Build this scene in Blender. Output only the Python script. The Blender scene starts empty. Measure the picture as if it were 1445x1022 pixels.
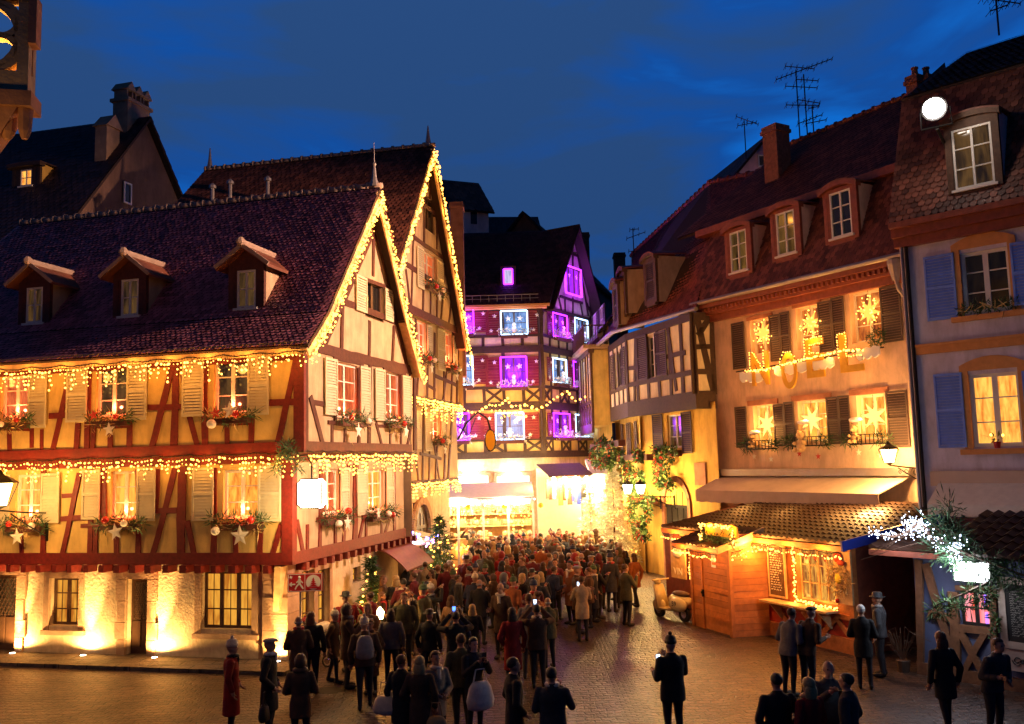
import bpy, bmesh, math, random
from mathutils import Vector, Matrix
random.seed(7)
SC = bpy.context.scene
COL = SC.collection
rad = math.radians
# ------------------------------------------------------------------ camera
PW, PH, PF = 1445.0, 1022.0, 1280.0
PITCH, ROLL, CAMH = rad(6.2), rad(1.5), 4.9
_r0 = Vector((1, 0, 0)); _u0 = Vector((0, -math.sin(PITCH), math.cos(PITCH)))
CF = Vector((0, math.cos(PITCH), math.sin(PITCH)))
CR = _r0*math.cos(ROLL) - _u0*math.sin(ROLL)
CU = _r0*math.sin(ROLL) + _u0*math.cos(ROLL)
CAM = Vector((0, 0, CAMH))
cd = bpy.data.cameras.new('camera'); co = bpy.data.objects.new('camera', cd); COL.objects.link(co)
cd.sensor_width = 36; cd.lens = 36*PF/PW; cd.clip_end = 2000; cd.clip_start = .1
M = Matrix((CR, CU, -CF)).transposed().to_4x4(); M.translation = CAM
co.matrix_world = M
SC.camera = co
# ------------------------------------------------------------------ render, exposure
SC.render.engine = 'CYCLES'
cy = SC.cycles
cy.max_bounces = 6; cy.diffuse_bounces = 3; cy.glossy_bounces = 2; cy.transmission_bounces = 2
cy.sample_clamp_indirect = 4; cy.use_denoising = True; cy.use_light_tree = True
cy.caustics_reflective = False; cy.caustics_refractive = False
SC.view_settings.view_transform = 'Standard'; SC.view_settings.look = 'None'
SC.view_settings.exposure = 0; SC.view_settings.gamma = 1; SC.view_settings.use_curve_mapping = False
# ------------------------------------------------------------------ world: dusk sky with thin cloud
wd = bpy.data.worlds.new('World'); SC.world = wd; wd.use_nodes = True
nt = wd.node_tree; nt.nodes.clear()
def nd(nt, t, **k):
    n = nt.nodes.new(t)
    for a, b in k.items(): setattr(n, a, b)
    return n
def setin(n, **k):
    for a, b in k.items(): n.inputs[a.replace('_', ' ')].default_value = b
def world():
    L = nt.links.new
    sky = nd(nt, 'ShaderNodeTexSky', sky_type='NISHITA', sun_disc=False)
    sky.sun_elevation = rad(-4); sky.sun_rotation = rad(200); sky.ozone_density = 6
    tc = nd(nt, 'ShaderNodeTexCoord'); mp = nd(nt, 'ShaderNodeMapping')
    mp.inputs['Scale'].default_value = (1.2, 1.2, 4.2)
    L(tc.outputs['Generated'], mp.inputs['Vector'])
    nz = nd(nt, 'ShaderNodeTexNoise'); setin(nz, Scale=2.3, Detail=6., Roughness=.5, Distortion=.45)
    L(mp.outputs['Vector'], nz.inputs['Vector'])
    cr = nd(nt, 'ShaderNodeValToRGB')
    e = cr.color_ramp.elements
    e[0].position = .40; e[0].color = (.012, .040, .120, 1)
    e[1].position = .64; e[1].color = (.003, .085, .36, 1)
    k = e.new(.52); k.color = (.004, .043, .195, 1)
    L(nz.outputs['Fac'], cr.inputs['Fac'])
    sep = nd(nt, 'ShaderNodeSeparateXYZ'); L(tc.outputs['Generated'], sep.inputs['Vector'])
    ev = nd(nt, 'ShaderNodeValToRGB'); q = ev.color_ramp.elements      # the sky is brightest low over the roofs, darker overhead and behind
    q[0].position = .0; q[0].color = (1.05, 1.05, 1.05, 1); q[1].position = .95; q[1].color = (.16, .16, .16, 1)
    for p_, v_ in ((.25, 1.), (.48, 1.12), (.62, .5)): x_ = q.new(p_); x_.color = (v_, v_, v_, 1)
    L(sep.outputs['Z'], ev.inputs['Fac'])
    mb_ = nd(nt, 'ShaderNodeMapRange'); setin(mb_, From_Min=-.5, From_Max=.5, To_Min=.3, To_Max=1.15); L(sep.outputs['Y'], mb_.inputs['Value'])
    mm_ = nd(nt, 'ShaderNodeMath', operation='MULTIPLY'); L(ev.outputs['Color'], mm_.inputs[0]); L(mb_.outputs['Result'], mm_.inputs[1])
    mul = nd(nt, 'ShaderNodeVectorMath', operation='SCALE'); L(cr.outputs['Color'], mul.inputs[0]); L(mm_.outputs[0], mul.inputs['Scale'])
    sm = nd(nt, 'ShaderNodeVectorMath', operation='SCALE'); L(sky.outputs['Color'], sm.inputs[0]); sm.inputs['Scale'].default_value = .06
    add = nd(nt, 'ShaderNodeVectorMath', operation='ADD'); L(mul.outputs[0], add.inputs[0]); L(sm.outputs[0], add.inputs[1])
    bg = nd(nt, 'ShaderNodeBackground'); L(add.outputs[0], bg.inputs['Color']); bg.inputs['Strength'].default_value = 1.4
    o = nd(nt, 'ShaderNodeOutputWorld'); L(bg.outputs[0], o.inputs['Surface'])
world()
# ------------------------------------------------------------------ picture rays onto real planes
def ray(px, py): return CF + CR*((px-PW/2)/PF) + CU*((PH/2-py)/PF)
def gp(px, py, z=0):
    d = ray(px, py); return CAM + d*((z-CAMH)/d.z)
def dp(px, py, Y):
    d = ray(px, py); return CAM + d*(Y/d.y)
class Fr:                                    # a facade frame: u along, n outward, z up
    def __init__(s, x, y, ang):
        s.o = Vector((x, y, 0)); s.ang = ang; a = rad(ang)
        s.t = Vector((math.cos(a), math.sin(a), 0)); s.n = Vector((s.t.y, -s.t.x, 0))
    def p(s, px, py, n=0):
        d = ray(px, py); o = s.o + s.n*n
        q = CAM + d*((o-CAM).dot(s.n)/d.dot(s.n)) - o
        return q.dot(s.t), q.z
    def w(s, u, n, z): return s.o + s.t*u + s.n*n + Vector((0, 0, z))
    def at(s, u, n=0, turn=0):
        q = s.w(u, n, 0); return Fr(q.x, q.y, s.ang+turn)
WORLD = Fr(0, 0, 0); WORLD.n = Vector((0, 1, 0))
# ------------------------------------------------------------------ materials
MATS = {}
def mat(name, col, rough=.7, var=.25, scale=6., bump=.0, bscale=40., metal=0., emit=None, es=0., obj=False, island=0., spec=.4):
    m = bpy.data.materials.new(name); m.use_nodes = True; t = m.node_tree; L = t.links.new
    b = t.nodes['Principled BSDF']; b.inputs['Roughness'].default_value = rough; b.inputs['Metallic'].default_value = metal
    b.inputs['Specular IOR Level'].default_value = spec
    tc = nd(t, 'ShaderNodeTexCoord')
    nz = nd(t, 'ShaderNodeTexNoise'); setin(nz, Scale=scale, Detail=5., Roughness=.6); L(tc.outputs['Object'], nz.inputs['Vector'])
    mr = nd(t, 'ShaderNodeMapRange'); setin(mr, From_Min=.25, From_Max=.75, To_Min=1-var, To_Max=1+var); L(nz.outputs['Fac'], mr.inputs['Value'])
    src = mr.outputs['Result']
    if island:
        g = nd(t, 'ShaderNodeNewGeometry'); m2 = nd(t, 'ShaderNodeMapRange'); setin(m2, To_Min=1-island, To_Max=1+island)
        L(g.outputs['Random Per Island'], m2.inputs['Value'])
        mm = nd(t, 'ShaderNodeMath', operation='MULTIPLY'); L(src, mm.inputs[0]); L(m2.outputs['Result'], mm.inputs[1]); src = mm.outputs[0]
    if name.startswith('plaster'):
        mp = nd(t, 'ShaderNodeMapping'); mp.inputs['Scale'].default_value = (1.1, 1.1, .32); L(tc.outputs['Object'], mp.inputs['Vector'])
        n4 = nd(t, 'ShaderNodeTexNoise'); setin(n4, Scale=2.2, Detail=7., Roughness=.7); L(mp.outputs[0], n4.inputs['Vector'])
        m4 = nd(t, 'ShaderNodeMapRange'); setin(m4, From_Min=.38, From_Max=.56, To_Min=.80, To_Max=1.03); L(n4.outputs['Fac'], m4.inputs['Value'])
        m5 = nd(t, 'ShaderNodeMath', operation='MULTIPLY'); L(src, m5.inputs[0]); L(m4.outputs['Result'], m5.inputs[1]); src = m5.outputs[0]
    vm = nd(t, 'ShaderNodeVectorMath', operation='SCALE')
    if obj:
        oi = nd(t, 'ShaderNodeObjectInfo'); L(oi.outputs['Color'], vm.inputs[0])
    else: vm.inputs[0].default_value = col[:3]
    L(src, vm.inputs['Scale']); L(vm.outputs[0], b.inputs['Base Color'])
    if bump:
        n2 = nd(t, 'ShaderNodeTexNoise'); setin(n2, Scale=bscale, Detail=4.); L(tc.outputs['Object'], n2.inputs['Vector'])
        bp = nd(t, 'ShaderNodeBump'); setin(bp, Strength=bump, Distance=.02); L(n2.outputs['Fac'], bp.inputs['Height']); L(bp.outputs[0], b.inputs['Normal'])
    if emit:
        b.inputs['Emission Color'].default_value = (*emit, 1); b.inputs['Emission Strength'].default_value = es
    MATS[name] = m; return m
def glow(name, col, s, sample=False):
    m = bpy.data.materials.new(name); m.use_nodes = True; t = m.node_tree; t.nodes.clear()
    e = nd(t, 'ShaderNodeEmission'); e.inputs['Color'].default_value = (*col, 1); e.inputs['Strength'].default_value = s
    o = nd(t, 'ShaderNodeOutputMaterial'); t.links.new(e.outputs[0], o.inputs['Surface'])
    if not sample: m.cycles.emission_sampling = 'NONE'
    MATS[name] = m; return m
def pane(name, col, s, scale=2.5, lo=.35, dark=(.01, .01, .012), col2=None):
    """glass of a lit window: the room's light through curtain and bars, under a glossy skin"""
    m = bpy.data.materials.new(name); m.use_nodes = True; t = m.node_tree; L = t.links.new
    b = t.nodes['Principled BSDF']; b.inputs['Base Color'].default_value = (*dark, 1); b.inputs['Roughness'].default_value = .08
    tc = nd(t, 'ShaderNodeTexCoord'); mp = nd(t, 'ShaderNodeMapping'); mp.inputs['Scale'].default_value = (3., 3., .7); L(tc.outputs['Object'], mp.inputs['Vector'])
    nz = nd(t, 'ShaderNodeTexNoise'); setin(nz, Scale=scale, Detail=3., Roughness=.6, Distortion=.4); L(mp.outputs[0], nz.inputs['Vector'])
    cr = nd(t, 'ShaderNodeValToRGB'); e = cr.color_ramp.elements
    c2 = col2 or [c*lo for c in col]
    e[0].position = .35; e[0].color = (*c2, 1); e[1].position = .62; e[1].color = (*col, 1)
    L(nz.outputs['Fac'], cr.inputs['Fac']); L(cr.outputs[0], b.inputs['Emission Color']); b.inputs['Emission Strength'].default_value = s
    MATS[name] = m; return m
mat('plaster_yellow', (.64, .45, .16), .9, .2, 1.6, .3, 30)
mat('plaster_cream', (.47, .34, .21), .9, .22, 1.6, .3, 30)
mat('plaster_rough', (.60, .47, .30), .95, .22, 4, .7, 14)
mat('plaster_pale', (.72, .62, .42), .9, .15, 1.6, .3, 30)
mat('plaster_peach', (.68, .47, .33), .95, .18, 1.2, .3, 40)
mat('plaster_ochre', (.62, .38, .08), .95, .16, 1.2, .3, 40)
mat('plaster_blue', (.60, .57, .68), .95, .2, 1.2, .3, 40)
mat('plaster_pink', (.80, .50, .50), .95, .14, 1.2)
mat('plaster_white', (.62, .58, .55), .95, .14, 1.2)
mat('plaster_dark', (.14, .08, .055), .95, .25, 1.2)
mat('line_red', (.20, .09, .05), .9, .1)
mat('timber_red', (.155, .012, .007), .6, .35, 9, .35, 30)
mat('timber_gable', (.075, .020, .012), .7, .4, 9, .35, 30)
mat('timber_brown', (.085, .042, .022), .7, .4, 9, .35, 30)
mat('timber_dark', (.05, .026, .016), .7, .4, 9, .35, 30)
mat('wood_red', (.22, .055, .028), .55, .3, 6, .2, 40)
mat('wood_kiosk', (.46, .155, .04), .55, .35, 7, .3, 30)
mat('wood_pale', (.55, .36, .17), .6, .3, 7, .2, 40)
mat('shutter_cream', (.56, .50, .34), .6, .12)
mat('shutter_brown', (.075, .048, .038), .6, .2)
mat('shutter_red', (.20, .022, .030), .6, .2)
mat('shutter_blue', (.15, .27, .78), .6, .15)
mat('frame_white', (.72, .68, .60), .5, .06)
mat('frame_brown', (.09, .045, .025), .5, .2)
mat('reveal_red', (.50, .06, .03), .7, .2)
mat('sandstone', (.40, .25, .15), .9, .3, 3, .6, 18)
mat('sandstone_red', (.36, .15, .09), .9, .3, 3, .5, 18)
mat('band_orange', (.60, .28, .09), .85, .15)
mat('tile_violet', (.36, .125, .16), .5, .3, 1.5, 0, 40, island=.45)
mat('tile_brown', (.17, .055, .030), .6, .5, 1.2, 0, 40, island=.55)
mat('tile_red', (.20, .048, .028), .6, .4, 1.2, 0, 40, island=.5)
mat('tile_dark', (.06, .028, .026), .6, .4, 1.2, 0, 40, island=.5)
mat('roof_under', (.03, .015, .012), .9)
mat('ridge_tile', (.36, .25, .19), .8, .25, 5)
mat('metal_roofing', (.055, .026, .017), .34, .25, 2, 0, 40, metal=.25)
mat('zinc', (.30, .26, .24), .4, .15, 4, metal=.6)
mat('iron', (.015, .013, .012), .5, .2, metal=.5)
mat('brick_chimney', (.25, .10, .06), .95, .4, 8, .8, 14)
mat('snow_felt', (.80, .80, .80), .9, .06)
mat('gold_board', (.60, .33, .015), .5, .12)
mat('awning_cloth', (.55, .43, .33), .9, .12, 2)
mat('canvas_white', (.70, .66, .58), .9, .1)
mat('needles', (.035, .085, .030), .7, .4, 12, island=.5)
mat('needles_flocked', (.72, .70, .60), .9, .2, 12, island=.25)
mat('leaves', (.045, .10, .025), .6, .4, 12, island=.5)
mat('blossom_red', (.36, .012, .008), .6, .3, 12, island=.4)
mat('straw', (.50, .36, .14), .9, .3, 12, island=.3)
mat('star_white', (.78, .72, .60), .6, .08)
mat('star_red', (.50, .03, .02), .5, .1)
mat('bauble_red', (.42, .02, .015), .25, .05)
mat('bauble_white', (.72, .68, .60), .3, .05)
mat('planter_wood', (.10, .03, .02), .7, .2)
mat('sign_red', (.50, .02, .025), .45, .05)
mat('sign_white', (.80, .78, .74), .5, .03)
mat('chalk', (.26, .24, .22), .9, .3); mat('frame_stone', (.40, .30, .25), .8, .2); mat('board_black', (.012, .011, .011), .5, .1)
mat('panel_blue', (.075, .09, .17), .8, .2, 3)
mat('panel_red', (.38, .04, .02), .7, .2)
mat('blue_paint', (.02, .04, .30), .4, .1)
mat('scooter_cream', (.62, .52, .30), .25, .04)
mat('rubber', (.012, .012, .012), .8, .1)
mat('chrome', (.6, .58, .55), .2, .05, metal=1.)
mat('coat', (1, 1, 1), .85, .32, 7, .7, 16, obj=True)
mat('trousers', (.022, .02, .024), .9, .25, 14)
mat('shoe', (.018, .014, .012), .5, .1)
mat('skin', (.36, .19, .12), .55, .06, 14)
mat('hair', (1, 1, 1), .6, .3, 40, .4, 90, obj=True)
mat('bag', (1, 1, 1), .7, .2, 10, .3, 30, obj=True)
mat('eye_dark', (.02, .012, .01), .3, 0)
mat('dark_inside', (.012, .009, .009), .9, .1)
mat('glass_dark', (.012, .012, .014), .06, 0, spec=.6)
mat('goods', (.5, .3, .15), .8, .3, 10, island=.8)
mat('plush_green', (.35, .42, .05), .9, .2); mat('plush_yellow', (.62, .48, .05), .9, .2); mat('plush_orange', (.60, .22, .03), .9, .2)
glow('bulb_warm', (1, .45, .07), 7); glow('bulb_white', (.66, .76, 1), 9); glow('bulb_blue', (.18, .16, 1), 14)
glow('bulb_green', (.2, 1, .25), 8); glow('bulb_pinkish', (1, .35, .9), 10)
glow('lamp_white', (1, .90, .68), 16); glow('lamp_yellow', (1, .74, .30), 14); glow('flood_white', (1, .97, .93), 60)
glow('neon_purple', (.36, .02, 1.0), 7, True); glow('neon_white', (.42, .66, 1.0), 5, True)
glow('star_light', (1, .40, .06), 2.2, True); glow('star_bright', (1, .56, .12), 2.6, True)
glow('candle_red', (1, .10, .02), 10); glow('phone_screen', (.55, .75, 1), 3.2); glow('phone_blue', (.10, .25, 1), 3)
glow('shop_glow', (1, .80, .42), 5, True); glow('tube_blue', (.18, .08, 1), 5)
pane('pane_warm', (1, .42, .055), 1.45, col2=(.55, .13, .012)); pane('pane_amber', (1, .48, .08), 1.5, col2=(.6, .17, .02))
pane('pane_red', (1, .20, .05), .85, col2=(.55, .06, .015)); pane('pane_dim', (.85, .42, .10), .13, lo=.12, scale=1.2)
pane('pane_dark', (.9, .5, .2), .010, lo=.3); pane('pane_purple', (.42, .02, 1), 1.25, col2=(.16, .01, .55)); pane('pane_blue', (.30, .50, 1), .8, col2=(.06, .14, .45)); pane('pane_kiosk', (1, .46, .07), 1.0, col2=(.20, .03, .01)); pane('pane_star', (1, .24, .035), .7, col2=(.28, .035, .01))
pane('pane_pale', (.75, .66, 1), .9, col2=(.4, .36, .7)); pane('pane_leaded', (1, .44, .05), .9, scale=1.6, col2=(.55, .16, .015)); pane('pane_pink', (1, .36, .42), 1.15, scale=2, col2=(1, .12, .05))
# ------------------------------------------------------------------ mesh builder
class MB:
    def __init__(s, fr=WORLD): s.v = []; s.f = []; s.m = []; s.fr = fr; s.mi = 0
    def pt(s, u, n, z): s.v.append(s.fr.w(u, n, z)); return len(s.v)-1
    def face(s, idx): s.f.append(idx); s.m.append(s.mi); return s
    def poly(s, pts): return s.face([s.pt(*p) for p in pts])
    def hexa(s, p):
        i = [s.pt(*q) for q in p]
        for a in ((0,1,2,3),(7,6,5,4),(0,4,5,1),(1,5,6,2),(2,6,7,3),(3,7,4,0)): s.face([i[k] for k in a])
    def box(s, u0, u1, n0, n1, z0, z1):
        s.hexa([(u0,n1,z0),(u1,n1,z0),(u1,n1,z1),(u0,n1,z1),(u0,n0,z0),(u1,n0,z0),(u1,n0,z1),(u0,n0,z1)]); return s
    def beam(s, u0, z0, u1, z1, w, n0=-.02, n1=.035):
        d = Vector((u1-u0, z1-z0)); 
        if d.length < 1e-4: return s
        d.normalize(); a = Vector((-d.y, d.x))*w/2
        if w < .09:
            q = [(u0-a.x, z0-a.y), (u1-a.x, z1-a.y), (u1+a.x, z1+a.y), (u0+a.x, z0+a.y)]
            s.hexa([(u, n1, z) for u, z in q] + [(u, n0, z) for u, z in q]); return s
        L = math.hypot(u1-u0, z1-z0); k = max(1, int(L/.45)); rows = []; ph = random.random()*6
        for i in range(k+1):                    # hewn timber: uneven width, slight bow
            t = i/k; b = .018*math.sin(t*3.1+ph)*min(1, L); e = [1+random.uniform(-.13, .13) for _ in (0, 1)]; c = (u0+(u1-u0)*t-d.y*b, z0+(z1-z0)*t+d.x*b)
            rows.append([s.pt(c[0]-a.x*e[0], n1, c[1]-a.y*e[0]), s.pt(c[0]+a.x*e[1], n1, c[1]+a.y*e[1]), s.pt(c[0]+a.x*e[1], n0, c[1]+a.y*e[1]), s.pt(c[0]-a.x*e[0], n0, c[1]-a.y*e[0])])
        for p, q in zip(rows, rows[1:]):
            for i in range(4): s.face([p[i], q[i], q[(i+1) % 4], p[(i+1) % 4]])
        s.face(rows[0][::-1]); s.face(rows[-1]); return s
    def prism(s, poly, n0, n1):
        k = len(poly); a = [s.pt(u, n1, z) for u, z in poly]; b = [s.pt(u, n0, z) for u, z in poly]
        s.face(a); s.face(b[::-1])
        for i in range(k): s.face([a[i], b[i], b[(i+1) % k], a[(i+1) % k]])
        return s
    def tube(s, pts, r, k=6, r2=None):
        P = [s.fr.w(*p) for p in pts]; n = len(P); rings = []
        for i, p in enumerate(P):
            d = (P[min(i+1, n-1)]-P[max(i-1, 0)])
            d = d.normalized() if d.length > 1e-6 else Vector((0, 0, 1))
            x = d.cross(Vector((0, 0, 1)) if abs(d.z) < .9 else Vector((1, 0, 0))).normalized(); y = d.cross(x)
            rr = r if r2 is None else r + (r2-r)*i/(n-1)
            b = len(s.v)
            for j in range(k):
                a = 2*math.pi*j/k; s.v.append(p + x*math.cos(a)*rr + y*math.sin(a)*rr)
            rings.append(b)
        for i in range(n-1):
            for j in range(k):
                a, b = rings[i], rings[i+1]; s.face([a+j, a+(j+1) % k, b+(j+1) % k, b+j])
        s.face([rings[0]+j for j in range(k)][::-1]); s.face([rings[-1]+j for j in range(k)]); return s
    def lathe(s, u, n, prof, k=12, sx=1., sy=1.):
        rings = []
        for r, z in prof:
            b = len(s.v); rings.append(b)
            for j in range(k):
                a = 2*math.pi*j/k; s.pt(u+r*sx*math.cos(a), n+r*sy*math.sin(a), z)
        for i in range(len(prof)-1):
            a, b = rings[i], rings[i+1]
            for j in range(k): s.face([a+j, a+(j+1) % k, b+(j+1) % k, b+j])
        s.face([rings[0]+j for j in range(k)][::-1]); s.face([rings[-1]+j for j in range(k)]); return s
    def ball(s, c, r, k=8, m=5):
        rr = r if isinstance(r, tuple) else (r, r, r); b = len(s.v)
        s.pt(c[0], c[1], c[2]-rr[2])
        for i in range(1, m):
            t = math.pi*i/m - math.pi/2
            for j in range(k):
                a = 2*math.pi*j/k; s.pt(c[0]+rr[0]*math.cos(t)*math.cos(a), c[1]+rr[1]*math.cos(t)*math.sin(a), c[2]+rr[2]*math.sin(t))
        e = s.pt(c[0], c[1], c[2]+rr[2])
        for j in range(k): s.face([b, b+1+(j+1) % k, b+1+j])
        for i in range(m-2):
            for j in range(k):
                a = b+1+i*k; s.face([a+j, a+(j+1) % k, a+k+(j+1) % k, a+k+j])
        a = b+1+(m-2)*k
        for j in range(k): s.face([a+j, a+(j+1) % k, e])
        return s
    def star(s, u, z, n0, n1, R, r, k=5, rot=0.):
        pl = []
        for i in range(2*k):
            a = math.pi/2 + math.pi*i/k + rot; q = R if i % 2 == 0 else r; pl.append((u+q*math.cos(a), z+q*math.sin(a)))
        a = [s.pt(x, (n0+n1)/2, y) for x, y in pl]; f = s.pt(u, n1, z); b = s.pt(u, n0, z)
        for i in range(2*k): s.face([a[i], a[(i+1) % (2*k)], f]); s.face([a[(i+1) % (2*k)], a[i], b])
        return s
    def leaf(s, c, d, w):                       # two-triangle blade from point c along d
        n = len(s.v); side = Vector((random.gauss(0,1), random.gauss(0,1), random.gauss(0,1))).cross(d)
        if side.length < 1e-5: side = Vector((1, 0, 0))
        side = side.normalized()*w; s.v += [c, c+d*.5+side, c+d, c+d*.5-side]; s.face([n, n+1, n+2, n+3]); return s
    def build(s, name, mats, parent=None, smooth=False, loc=None):
        base = loc if loc is not None else (parent['_loc'] if parent is not None and '_loc' in parent else (0, 0, 0))
        base = Vector(base)
        me = bpy.data.meshes.new(name); me.from_pydata([v-base for v in s.v], [], s.f)
        for m in (mats if isinstance(mats, (list, tuple)) else [mats]): me.materials.append(MATS[m])
        me.polygons.foreach_set('material_index', s.m)
        if smooth: me.polygons.foreach_set('use_smooth', [True]*len(s.f))
        bm = bmesh.new(); bm.from_mesh(me); bmesh.ops.recalc_face_normals(bm, faces=bm.faces); bm.to_mesh(me); bm.free()
        o = bpy.data.objects.new(name, me); COL.objects.link(o); o['_loc'] = tuple(base)
        if parent is not None: o.parent = parent; o.location = (0, 0, 0)
        else: o.location = base
        return o
def T(name, label, cat, loc=(0, 0, 0), group=None):
    o = bpy.data.objects.new(name, None); COL.objects.link(o); o.location = loc; o['_loc'] = tuple(loc); o.empty_display_size = .2
    return tag(o, label, cat, group)
def tag(o, label, cat, group=None):
    o['label'] = label; o['category'] = cat
    if group: o['group'] = group
    return o
def struct(o): o['kind'] = 'structure'; return o
LM = 5.4                                       # one gain for every lamp in the place
def lamp(name, loc, W, col, parent, r=.06, spot=None, aim=None, blend=.5):
    W *= LM
    l = bpy.data.lights.new(name, 'SPOT' if spot else 'POINT'); l.energy = W; l.color = col; l.shadow_soft_size = r
    if spot: l.spot_size = rad(spot); l.spot_blend = blend
    o = bpy.data.objects.new(name, l); COL.objects.link(o)
    base = Vector(parent['_loc']); o.parent = parent; o.location = Vector(loc)-base
    if aim is not None: o.rotation_euler = (Vector(aim)-Vector(loc)).to_track_quat('-Z', 'Y').to_euler()
    return o
ORANGE = (1, .37, .06); WARM = (1, .49, .14)
# ------------------------------------------------------------------ building pieces
def wall(fr, u0, u1, z0, z1, holes=(), clip=(), n=0., depth=.18, m='plaster_cream', parent=None, name='wall'):
    holes = [(max(h[0], u0), min(h[1], u1), max(h[2], z0), min(h[3], z1)) for h in holes if h[2] < z1 and h[3] > z0 and h[0] < u1 and h[1] > u0]
    us = sorted({u0, u1, *[min(max(h[i], u0), u1) for h in holes for i in (0, 1)]}); zs = sorted({z0, z1, *[min(max(h[i], z0), z1) for h in holes for i in (2, 3)]})
    bm = bmesh.new()
    for a, b in zip(us, us[1:]):
        for c, d in zip(zs, zs[1:]):
            mu, mz = (a+b)/2, (c+d)/2
            if any(h[0] < mu < h[1] and h[2] < mz < h[3] for h in holes): continue
            bm.faces.new([bm.verts.new((x, n, y)) for x, y in ((a, c), (b, c), (b, d), (a, d))])
    for h in holes:
        a, b, c, d = h[:4]; q = [(a, c), (b, c), (b, d), (a, d)]
        for i in range(4):
            (x0, y0), (x1, y1) = q[i], q[(i+1) % 4]
            bm.faces.new([bm.verts.new(p) for p in ((x0, n, y0), (x1, n, y1), (x1, n-depth, y1), (x0, n-depth, y0))])
    for (cu, cz, nu, nz) in clip:
        bmesh.ops.bisect_plane(bm, geom=bm.verts[:]+bm.edges[:]+bm.faces[:], plane_co=(cu, 0, cz), plane_no=(nu, 0, nz), clear_outer=True)
    mb = MB(fr); bm.verts.index_update(); bm.verts.ensure_lookup_table()
    for f in bm.faces: mb.poly([tuple(v.co) for v in f.verts])
    bm.free(); return mb.build(name, m, parent)
def rakeclip(ua, za, ub, zb):                  # keep what lies below the line a-b
    d = Vector((ub-ua, zb-za)); nn = Vector((-d.y, d.x))
    if nn.y < 0: nn = -nn
    return (ua, za, nn.x, nn.y)
def shutter(fr, u0, u1, z0, z1, m, parent, n=.05, slats=None):
    mb = MB(fr); s = .055; t = .035
    mb.box(u0, u0+s, n, n+t, z0, z1); mb.box(u1-s, u1, n, n+t, z0, z1)
    for a in (z0, (z0+z1)/2-.03, z1-.07): mb.box(u0+s, u1-s, n, n+t, a, a+.07)
    k = slats or max(8, int((z1-z0)/.085))
    for i in range(k):
        z = z0+.08+(z1-z0-.16)*i/k; h = (z1-z0-.16)/k
        mb.hexa([(u0+s, n+t-.006, z), (u1-s, n+t-.006, z), (u1-s, n+t-.012, z+.012), (u0+s, n+t-.012, z+.012),
                 (u0+s, n+.004, z+h*.8), (u1-s, n+.004, z+h*.8), (u1-s, n+.002, z+h*.95), (u0+s, n+.002, z+h*.95)])
    return mb.build('shutter', m, parent)
def window(fr, parent, box, glass='pane_warm', fm='frame_white', cols=2, rows=3, n=0., depth=.14, bar=.03, fw=.07, sill=None, surround=None, lead=0):
    u0, u1, z0, z1 = box; d = n-depth
    mb = MB(fr)
    mb.box(u0, u0+fw, d, d+.06, z0, z1); mb.box(u1-fw, u1, d, d+.06, z0, z1)
    mb.box(u0+fw, u1-fw, d, d+.06, z0, z0+fw); mb.box(u0+fw, u1-fw, d, d+.06, z1-fw, z1)
    for i in range(1, cols):
        u = u0+(u1-u0)*i/cols; b = fw*.75 if (cols == 2 or i % 2 == 0 or cols == 3) else bar/2
        mb.box(u-b, u+b, d, d+.055, z0+fw, z1-fw)
    for j in range(1, rows):
        z = z0+(z1-z0)*j/rows; mb.box(u0+fw, u1-fw, d+.004, d+.05, z-bar/2, z+bar/2)
    if lead:
        for i in range(1, lead*cols): 
            u = u0+(u1-u0)*i/(lead*cols); mb.box(u-.008, u+.008, d+.008, d+.03, z0+fw, z1-fw)
    w = mb.build('window', fm, parent)
    MB(fr).box(u0+.01, u1-.01, d-.03, d+.012, z0+.01, z1-.01).build('pane', glass, w)
    if sill: MB(fr).box(u0-.09, u1+.09, n-.02, n+.12, z0-.10, z0-.02).build('sill', sill, w)
    if surround:
        s = MB(fr); k = .17
        s.box(u0-k, u0, n-.05, n+.04, z0-.12, z1+k); s.box(u1, u1+k, n-.05, n+.04, z0-.12, z1+k)
        s.box(u0, u1, n-.05, n+.043, z1, z1+k); s.box(u0-k-.04, u1+k+.04, n-.05, n+.09, z0-.24, z0-.12)
        s.build('surround', surround, w)
    return w
def pbox(fr, px, n=0.):                       # picture box (x0,y0,x1,y1) -> u0,u1,z0,z1 on a facade
    x0, y0, x1, y1 = px; xm, ym = (x0+x1)/2, (y0+y1)/2
    return fr.p(x0, ym, n)[0], fr.p(x1, ym, n)[0], fr.p(xm, y1, n)[1], fr.p(xm, y0, n)[1]
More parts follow.
